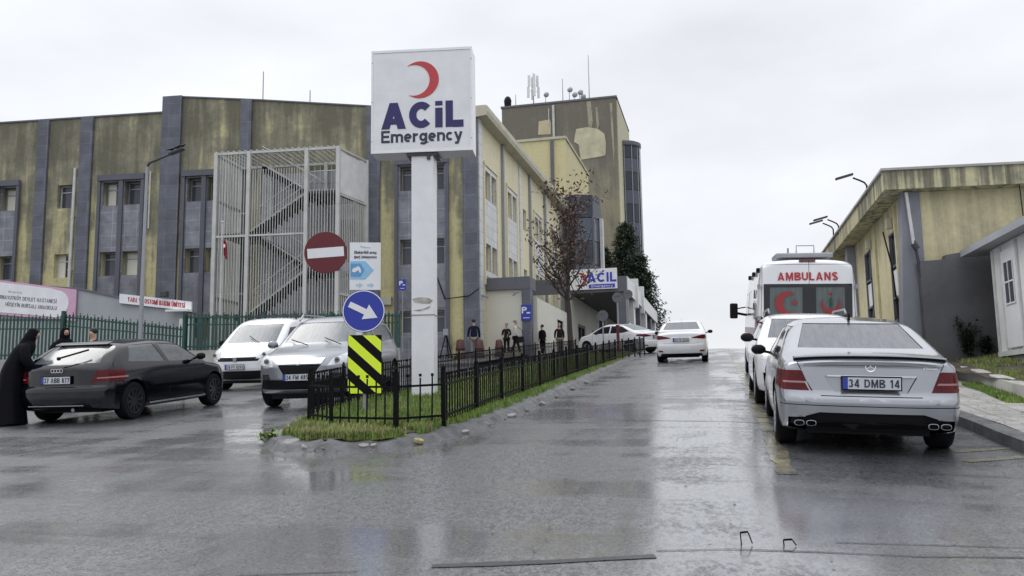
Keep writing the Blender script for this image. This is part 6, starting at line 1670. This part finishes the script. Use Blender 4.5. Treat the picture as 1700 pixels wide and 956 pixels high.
mb=MB(); mb.tube([(0,.5,1.86),(.02,.42,2.05)],.006,4); mb.build('aerial',MT['black_plastic'],van)
mb=MB(); mb.tube([(-.35,1.46,1.17),(.1,1.20,1.38)],.010,5); mb.build('wiper',MT['black_plastic'],van)

# --- black hatchback
S=dict(L=4.22,W=1.77,wr=.315,axles=(-1.29,1.29),paint='paint_black',rim='alloy_dark',spokes=10,zb=.19,p=3.3,rc=.13,crown=.03,kr=.16,kf=.25,
 top=[(-2.11,.93),(-2.05,1.0),(-1.98,1.03),(-1.42,1.335),(-1.30,1.365),(-.4,1.42),(.1,1.41),(.32,1.35),(1.02,.99),(1.2,.95),(1.85,.86),(2.05,.76),(2.11,.68)],
 plan=[(-2.11,.88),(-1.9,.955),(-1.5,.99),(0,1),(1.5,.985),(1.9,.92),(2.11,.80)],sect=SECT,
 rear=[(.19,.10),(.32,.03),(.42,.0),(.60,.0),(.64,.045),(.8,.05),(1.05,.06)],front=[(.2,.1),(.45,0),(.6,.02),(.9,.25)],
 panels=[
 ('end',[[(.64,.755),(.88,.755),(.88,.78),(.66,.775)]],(-2.3,-1.3),-1,'lamp_strip','lamp_pale_red',-.003,True,None,.02),
 ('end',[[(.54,.70),(.88,.70),(.90,.755),(.58,.755)],[(.59,.775),(.88,.78),(.88,.89),(.66,.90)]],(-2.3,-1.5),-1,'tail_light','lamp_red',-.004,True,None,.02),
 ('side',[[(-1.97,.70),(-1.60,.75),(-1.66,.86),(-1.93,.90)]],(-2.3,-1.4),1,'side_tail_light','lamp_red',-.004,True),
 ('end',[[(-.62,1.02),(.62,1.02),(.50,1.315),(-.50,1.315)]],(-2.1,-1.2),-1,'rear_window','car_glass',.006,False),
 ('end',[[(-.60,.19),(.60,.19),(.56,.33),(-.56,.33)]],(-2.3,-1.7),-1,'diffuser','black_plastic',.02,False,None,-.9),
 ('end',[[(-.64,1.0),(.64,1.0),(.52,1.34),(-.52,1.34)]],(.1,1.3),1,'windscreen','windscreen',.006,False),
 ('side',[[(-1.35,1.02),(-.32,.985),(-.50,1.325),(-1.18,1.30)]],(-2,0),1,'side_window','car_glass',.006,True),
 ('side',[[(-.20,.98),(.82,.965),(.32,1.28),(-.37,1.325)]],(-.5,1.2),1,'side_window','car_glass',.006,True),
 ('end',[[(.45,.66),(.80,.68),(.80,.80),(.55,.74)]],(1.5,2.3),1,'headlight','lamp_clear',-.003,True),
 ],
 seams=[('side',(-.26,.30),(-.26,.98),(-.5,.5),1),('side',(.90,.30),(.90,.96),(.5,1.3),1),('end',(-.60,.63),(.60,.63),(-2.4,-1.8),-1)])
blk=car('black_hatchback','black three door hatchback with dark wheels on the far side of the road mouth',zscale(S,.965),-10.62,13.72,R(3.6))
plate(blk,-2.088,.72,'37 ABB 877')
mb=MB()
for i in range(4):
    n_=18; vs=[];fs=[]
    for k in range(n_):
        a=2*math.pi*k/n_
        for rr in (.026,.034): vs.append((-.081+.054*i+rr*math.cos(a),-.002*i,rr*math.sin(a)))
    for k in range(n_): fs.append((2*k,2*k+1,2*((k+1)%n_)+1,2*((k+1)%n_)))
    mb.add(vs,fs)
mb.build('badge',MT['chrome'],blk,loc=(0,-2.072,.875),fix=False)
mb=MB(); mb.bar((.02,-2.045,1.075),(.36,-1.765,1.20),.03); mb.ell((.02,-2.05,1.07),(.035,.03,.035),5); mb.build('rear_wiper',MT['black_plastic'],blk)
mb=MB(); mb.obox((0,-1.40,1.302),(.50,0,0),(0,.08,.02),(0,0,.010)); mb.build('roof_spoiler',MT['paint_black'],blk,bevel=.008)
mb=MB(); mb.box(-.50,.50,-2.112,-2.095,.30,.312); mb.build('bumper_strip',MT['grey_metal'],blk)
for s in (-1,1): mb=MB(); mb.box(s*.885-.006,s*.885+.006,-.9,.9,.235,.262); mb.build('sill_strip',MT['grey_metal'],blk)
for s in (-1,1): mirror_(blk,s*.97,.62,1.0,s,MT['black_plastic'])
mb=MB(); mb.tube([(.3,-1.95,.24),(.3,-2.09,.235)],.03,10); mb.build('exhaust_tip',MT['chrome_dark'],blk)

def lamp_cells(par,spots,facing=1):
    for (x,y,z,r_) in spots:
        mb=MB(); mb.lathe([(r_,0),(r_*.97,facing*.012),(r_*.80,facing*.012),(r_*.55,-facing*.01),(r_*.1,-facing*.015)],18,1); o=mb.build('lamp_reflector',MT['chrome_dark'],par,loc=(x,y,z),smooth=30)
        q=MB(); q.ell((0,facing*.006,0),(r_*.42,.02,r_*.42),7); q.build('bulb_lens',MT['dark_glass'],o,smooth=True)
lamp_cells(ant,[(s*.66,2.07,.86,.052) for s in (-1,1)])
lamp_cells(van,[(s*.70,1.905,.90,.055) for s in (-1,1)])
# --- ambulance
S=dict(L=5.9,W=2.02,wr=.36,axles=(-1.75,1.95),paint='paint_white',rim='alloy',spokes=6,zb=.30,p=4.0,rc=.22,crown=.05,kr=.05,kf=.22,fall=.7,gap=.07,
 top=[(-2.95,2.55),(-2.8,2.61),(-1,2.65),(1.0,2.64),(1.4,2.58),(1.65,2.38),(2.28,1.42),(2.45,1.30),(2.85,1.10),(2.95,.98)],
 plan=[(-2.95,.965),(-2.8,.99),(-2.5,1),(2.0,1),(2.6,.92),(2.95,.80)],
 sect=[(.3,.96),(.5,.985),(.8,1.0),(1.3,.985),(2.0,.945),(2.7,.87)],
 rear=[(.3,.02),(.45,.0),(.5,.03),(2.1,.05),(2.7,.12)],front=[(.2,.1),(.5,0),(1.1,.1)],
 panels=[
 ('end',[[(-.74,1.46),(-.10,1.46),(-.10,2.03),(-.74,2.03)]],(-3.1,-2.5),-1,'frosted_window','frost_glass',.004,False),
 ('end',[[(.16,1.46),(.72,1.46),(.72,2.03),(.16,2.03)]],(-3.1,-2.5),-1,'frosted_window','frost_glass',.004,False),
 ('end',[[(-.86,1.36),(.86,1.36),(.86,2.10),(-.86,2.10)]],(-3.1,-2.5),-1,'window_surround','dark_glass',-.002,False),
 ('end',[[(.86,.95),(1.02,.95),(1.02,1.42),(.88,1.42)]],(-3.1,-2.2),-1,'tail_light','lamp_red',-.006,True,None,-.2),
 ('end',[[(-1.0,.30),(1.0,.30),(1.0,.52),(-1.0,.52)]],(-3.1,-2.5),-1,'rear_step','black_plastic',-.04,False,None,-.5),
 ('end',[[(-.84,1.46),(.84,1.46),(.76,2.32),(-.76,2.32)]],(1.5,2.5),1,'windscreen','windscreen',.006,False),
 ('side',[[(1.35,1.42),(2.2,1.40),(1.80,2.02),(1.35,2.05)]],(1.0,2.4),1,'side_window','dark_glass',.006,True),
 ('side',[[(-.4,1.50),(.7,1.50),(.7,2.05),(-.4,2.05)]],(-1,1),1,'side_window','dark_glass',.004,True),
 ('side',[[(-2.9,1.06),(1.9,1.06),(1.9,1.20),(-2.9,1.20)]],(-3,2.2),1,'red_stripe','lamp_red',-.001,True),
 ('end',[[(.55,.80),(.86,.84),(.86,1.05),(.66,1.02)]],(2,3),1,'headlight','lamp_clear',-.003,True),
 ],
 seams=[('end',(.03,.52),(.03,1.36),(-3.1,-2.5),-1),('end',(.03,2.10),(.03,2.56),(-3.1,-2.5),-1),('end',(-.94,.6),(-.88,2.5),(-3.1,-2.5),-1),('end',(.94,.6),(.88,2.5),(-3.1,-2.5),-1),('end',(-.88,2.5),(.88,2.5),(-3.1,-2.5),-1)])
glass_tint('frost_glass',(.10,.125,.125),.2,.15)
amb=car('ambulance','white high roofed ambulance parked facing uphill with red lettering above its dark rear windows',S,1.64,21.05,R(1.2),'ambulance')
sign_text('AMBULANS',.165,0,0,amb,MT['letter_red'],0,.20,.20,.88,.004,rot=(R(-3),0,0),loc=(.0,-2.90,2.17))
q=[c for c in amb.children if c.name.startswith('frosted_window')]
crescent(amb,MT['emblem_red'],(-.40,1.70),.24,.19,.10,-2.925,-2.915,name='crescent',flip=-1)
mb=MB(); st=[]
for k in range(10): a=math.pi/2+k*math.pi/5; rr=.075 if k%2==0 else .03; st.append((-.26+rr*math.cos(a),1.72+rr*math.sin(a)))
mb.prism(st,1,-2.925,-2.915); mb.build('star',MT['emblem_red'],amb)
crescent(amb,MT['emblem_red'],(.44,1.68),.19,.16,.06,-2.925,-2.915,name='emblem_arc',tilt=-math.pi/2)
mb=MB(); mb.prism([(.42,1.60),(.47,1.66),(.455,1.84),(.41,1.78)],1,-2.925,-2.915); mb.build('emblem_staff',MT['green_paint'],amb)
mb=MB(); mb.ell((.44,-2.92,1.90),(.03,.01,.035),6); mb.build('emblem_dot',MT['emblem_red'],amb)
mb=MB(); mb.box(-.16,.16,-2.86,-2.80,2.565,2.60); mb.build('brake_light',MT['lamp_dark_red'],amb)
mb=MB(); mb.box(-.55,.62,-2.1,-1.0,2.70,2.80); mb.build('roof_unit',MT['grey_metal'],amb,bevel=.03)
mb=MB(); mb.tube([(-.12,-2.0,2.72),(-.12,-2.0,2.96),(.24,-2.0,2.96),(.24,-2.0,2.72)],.014,5).tube([(-.28,-1.9,2.7),(-.28,-1.9,2.92)],.02,5); mb.build('roof_bracket',MT['grey_metal'],amb)
mb=MB(); mb.box(-.55,.55,1.0,1.25,2.69,2.80); mb.build('beacon_bar',MT['mid_blue'],amb,bevel=.03)
for y in (-2.4,-.9,.6):
    mb=MB(); mb.box(-.975,-.90,y-.07,y+.07,2.36,2.46); mb.build('side_marker',MT['black_plastic'],amb,bevel=.012)
for s in (-1,1):
    for z in (.75,1.35,2.0): mb=MB(); mb.box(s*.955-.03,s*.955+.03,-2.93,-2.84,z,z+.09); mb.build('door_hinge',MT['grey_metal'],amb)
for s in (-1,1):
    mb=MB(); mb.box(-.10,.10,-.06,.06,-.20,.20); o=mb.build('wing_mirror',MT['black_plastic'],amb,bevel=.035,loc=(s*1.28,1.92,1.62))
    q=MB(); q.bar((-s*.30,.05,-.1),(-s*.08,0,-.06),.06).bar((-s*.30,.05,.1),(-s*.08,0,.06),.03); q.build('arm',MT['black_plastic'],o)
for (s,z,sz) in (('112',1.92,.26),('ACİL',1.66,.20)):
    text(s,sz,MT['letter_grey'],amb,(-1.0+.055*(z-1.5),-1.7,z),(R(88),0,R(-90)),'side_lettering',.006,1,.006)
# ---------------------------------------------------------------- people
def skin_mesh(name,joints,edges,m,par,sub=1,root=0):
    me=bpy.data.meshes.new(name); me.from_pydata([j[0] for j in joints],edges,[]); o=bpy.data.objects.new(name,me); COL.objects.link(o)
    sm=o.modifiers.new('skin','SKIN'); sm.use_smooth_shade=True; sm.branch_smoothing=.6
    for i,j in enumerate(joints):
        r_=j[1]; me.skin_vertices[0].data[i].radius=(r_,r_) if not isinstance(r_,tuple) else r_
        me.skin_vertices[0].data[i].use_root=(i==root)
    s2=o.modifiers.new('sub','SUBSURF'); s2.levels=sub; s2.render_levels=sub
    dg=bpy.context.evaluated_depsgraph_get(); m2=bpy.data.meshes.new_from_object(o.evaluated_get(dg)); bpy.data.objects.remove(o)
    m2.materials.clear(); m2.materials.append(m); m2.name=name
    for p in m2.polygons: p.use_smooth=True
    q=bpy.data.objects.new(name,m2); COL.objects.link(q); q.parent=par; return q
def person(label,x,y,z,rz,H=1.72,jacket='cloth_navy',trousers='cloth_stone',hair='hair_dark',stride=.12,armf=.1,lean=0.0,robe=False,bend=0.0,group=None,shoes='cloth_dark',legs=True,folded=False):
    t=thing('person',label,'person',(x,y,z),(0,0,rz),group=group); k=H/1.75
    def V(a,b,c): 
        # bend forward about the hip (figure faces +y)
        if c>.95:
            dz=c-.95; a_=bend; b,c=b+math.sin(a_)*dz, .95+dz*math.cos(a_)-(0)
        return (a*k,b*k,c*k)
    sp,sq=stride,-stride
    J=[(V(0,0,.95),(.15*k,.11*k)),(V(0,0,1.12),(.135*k,.10*k)),(V(0,.0,1.32),(.165*k,.11*k)),(V(0,0,1.44),(.12*k,.08*k)),(V(0,.01,1.51),.052*k),(V(0,.02,1.58),.075*k),(V(0,.025,1.66),(.082*k,.098*k)),(V(0,.02,1.735),(.06*k,.07*k)),
       (V(.095,0,.90),.09*k),(V(.10,sp*.6,.50),.058*k),(V(.10,sp-.02,.09),.042*k),(V(.11,sp+.12,.04),.035*k),
       (V(-.095,0,.90),.09*k),(V(-.10,sq*.3,.50),.058*k),(V(-.10,sq-.04,.09),.042*k),(V(-.11,sq+.10,.04),.035*k),
       (V(.19,0,1.40),.055*k),(V(.25,-.02,1.14),.043*k),(V(.26 if not folded else .12,armf+(.12 if folded else .0),.90 if not folded else 1.10),.030*k),
       (V(-.19,0,1.40),.055*k),(V(-.25,-.02,1.14),.043*k),(V(-.26 if not folded else -.12,-armf*.3+(.15 if folded else 0),.90 if not folded else 1.12),.030*k)]
    E_=[(0,1),(1,2),(2,3),(3,4),(4,5),(5,6),(6,7),(0,8),(8,9),(9,10),(10,11),(0,12),(12,13),(13,14),(14,15),(3,16),(16,17),(17,18),(3,19),(19,20),(20,21)]
    if robe:
        J[17]=(V(.27,.12,1.14),.043*k); J[18]=(V(.215,.33,.99),.030*k); J[20]=(V(-.26,.10,1.14),.043*k); J[21]=(V(-.195,.31,.99),.030*k)
    # nose, and hands: palm then five fingers each
    J.append((V(0,.125,1.635),.014*k)); E_.append((6,len(J)-1))
    for wi,s in ((18,1),(21,-1)):
        w_=Vector(J[wi][0]); pz=w_+Vector((0,.015,-.085))*k; J.append((tuple(pz),(.034*k,.02*k))); E_.append((wi,len(J)-1)); pi_=len(J)-1
        for f in range(4):
            b0=pz+Vector((-.006*s,(.028-.018*f),-.05))*k; b1=b0+Vector((-.02*s,0,-.035+.004*abs(f-1)))*k
            J.append((tuple(b0),.009*k)); E_.append((pi_,len(J)-1)); J.append((tuple(b1),.007*k)); E_.append((len(J)-2,len(J)-1))
        b0=pz+Vector((-.012*s,.045,-.0))*k; J.append((tuple(b0),.010*k)); E_.append((pi_,len(J)-1)); J.append((tuple(b0+Vector((-.008*s,.015,-.035))*k),.008*k)); E_.append((len(J)-2,len(J)-1))
    body=skin_mesh('body',J,E_,MT['skin'],t)
    # eyes as small dark inlays, hair cap
    for s in (-1,1):
        mb=MB(); mb.ell(V(.031*s,.112,1.665),(.011*k,.006*k,.006*k),5); mb.build('eye',MT['hair_dark'],t)
    hc=V(0,.005,1.70)
    if not robe:
        mb=MB(); mb.ell((hc[0],hc[1]-.028*k,hc[2]+.022*k),(.092*k,.10*k,.085*k),10); 
        o=mb.build('hair',MT[hair],t,smooth=True)
    if not robe:
        A=[(V(0,0,.90),(.185*k,.14*k)),(V(0,0,1.12),(.165*k,.125*k)),(V(0,0,1.32),(.19*k,.13*k)),(V(0,0,1.43),(.15*k,.10*k)),(V(0,.005,1.50),.07*k),
           (V(.20,0,1.39),.075*k),(V(.255,-.02,1.14),.062*k),(V(.265 if not folded else .14,armf*.9+(.10 if folded else 0),.94 if not folded else 1.10),.05*k),
           (V(-.20,0,1.39),.075*k),(V(-.255,-.02,1.14),.062*k),(V(-.265 if not folded else -.14,-armf*.27+(.13 if folded else 0),.94 if not folded else 1.12),.05*k)]
        skin_mesh('jacket',A,[(0,1),(1,2),(2,3),(3,4),(3,5),(5,6),(6,7),(3,8),(8,9),(9,10)],MT[jacket],t,root=1)
        B=[(V(0,0,.97),(.16*k,.125*k)),(V(.10,0,.88),.10*k),(V(.102,sp*.6,.50),.075*k),(V(.102,sp-.02,.12),.062*k),(V(-.10,0,.88),.10*k),(V(-.102,sq*.3,.50),.075*k),(V(-.102,sq-.04,.12),.062*k)]
        skin_mesh('trousers',B,[(0,1),(1,2),(2,3),(0,4),(4,5),(5,6)],MT[trousers],t)
    else:
        # long robe with wide sleeves and a head covering, one continuous cloth each
        prof=[(.0,.36),(.25,.31),(.6,.26),(.95,.235),(1.15,.215),(1.35,.225),(1.44,.17),(1.50,.10)]
        vs=[];fs=[];n_=28
        for j,(h,r_) in enumerate(prof):
            for i in range(n_):
                a=2*math.pi*i/n_; fold=1+.07*math.sin(a*7+j*.4)*(1-h/1.6)+.03*math.sin(a*3+1)
                vs.append(V(r_*fold*math.cos(a),r_*.82*fold*math.sin(a),h+.02))
        for j in range(len(prof)-1):
            for i in range(n_): fs.append((j*n_+i,j*n_+(i+1)%n_,(j+1)*n_+(i+1)%n_,(j+1)*n_+i))
        mb=MB(); mb.add(vs,fs); o=mb.build('robe',MT['cloth_black'],t,smooth=True); sb=o.modifiers.new('s','SUBSURF'); sb.levels=1; sb.render_levels=1
        A=[(V(0,0,1.40),.12*k),(V(.20,.02,1.36),.09*k),(V(.28,.12,1.14),.095*k),(V(.20,.38,.92),.08*k),(V(-.20,.02,1.36),.09*k),(V(-.27,.10,1.14),.095*k),(V(-.18,.36,.92),.08*k)]
        skin_mesh('sleeves',A,[(0,1),(1,2),(2,3),(0,4),(4,5),(5,6)],MT['cloth_black'],t)
        Hd=[(V(0,-.02,1.36),(.19*k,.14*k)),(V(0,-.02,1.50),(.12*k,.115*k)),(V(0,-.012,1.62),(.108*k,.105*k)),(V(0,-.006,1.72),(.095*k,.10*k)),(V(0,-.005,1.765),(.055*k,.06*k))]
        skin_mesh('head_covering',Hd,[(0,1),(1,2),(2,3),(3,4)],MT['cloth_black'],t,root=1)
    return t
def bag(x,y,z,m,label):
    t=thing('shoulder_bag',label,'bag',(x,y,z)); mb=MB(); mb.obox((0,0,0),(.15,0,.02),(0,.06,0),(-.02,0,.14)); mb.build('pouch',m,t,bevel=.03)
    mb=MB(); mb.tube([(.12,0,.10),(.05,.03,.45),(-.18,.0,.62)],.013,5); mb.build('strap',m,t)
gz=lambda x,y:g(x,y)+.14
person('woman in a long black robe bending towards the boot of the black hatchback',-11.52,11.75,g(-11.5,11.75),R(-48),1.66,robe=True,bend=.42,group=None)
person('woman in black robe and head covering standing beyond the black hatchback',-12.95,14.45,g(-12.95,14.4),R(-120),1.66,robe=True,bend=.12)
person('dark haired man in a dark jacket by the green fence beyond the black hatchback',-14.75,17.4,g(-14.7,17.4),R(165),1.66,'cloth_dark','cloth_dark')
person('man in a navy jacket and stone trousers walking past the grey stone corner',-10.95,37.1,gz(-10.9,37),R(15),1.72,'cloth_navy','cloth_stone',stride=.16)
person('person in black jacket and trousers standing before the cream entrance panel',-9.95,39.25,gz(-9.9,39.2),R(170),1.52,'cloth_dark','cloth_dark','hair_grey',.03,folded=True)
person('person in a pale jacket and dark trousers walking before the cream entrance panel',-9.42,38.9,gz(-9.4,38.9),R(-70),1.64,'cloth_pale','cloth_dark','hair_grey',.22,armf=.14)
bag(-9.12,38.72,gz(-9.4,38.9)+.72,MT['cloth_dark'],'dark bag hanging at the side of the person in the pale jacket')
person('person in black standing beside the blue parking sign pillar',-8.42,40.3,gz(-8.4,40.3)-.12,R(60),1.50,'cloth_black','cloth_black',stride=.05)
person('distant person in dark clothes behind the brown tree trunk',-8.0,42.6,g(-8,42.6),R(200),1.58,'cloth_dark','cloth_stone','hair_grey',.05)
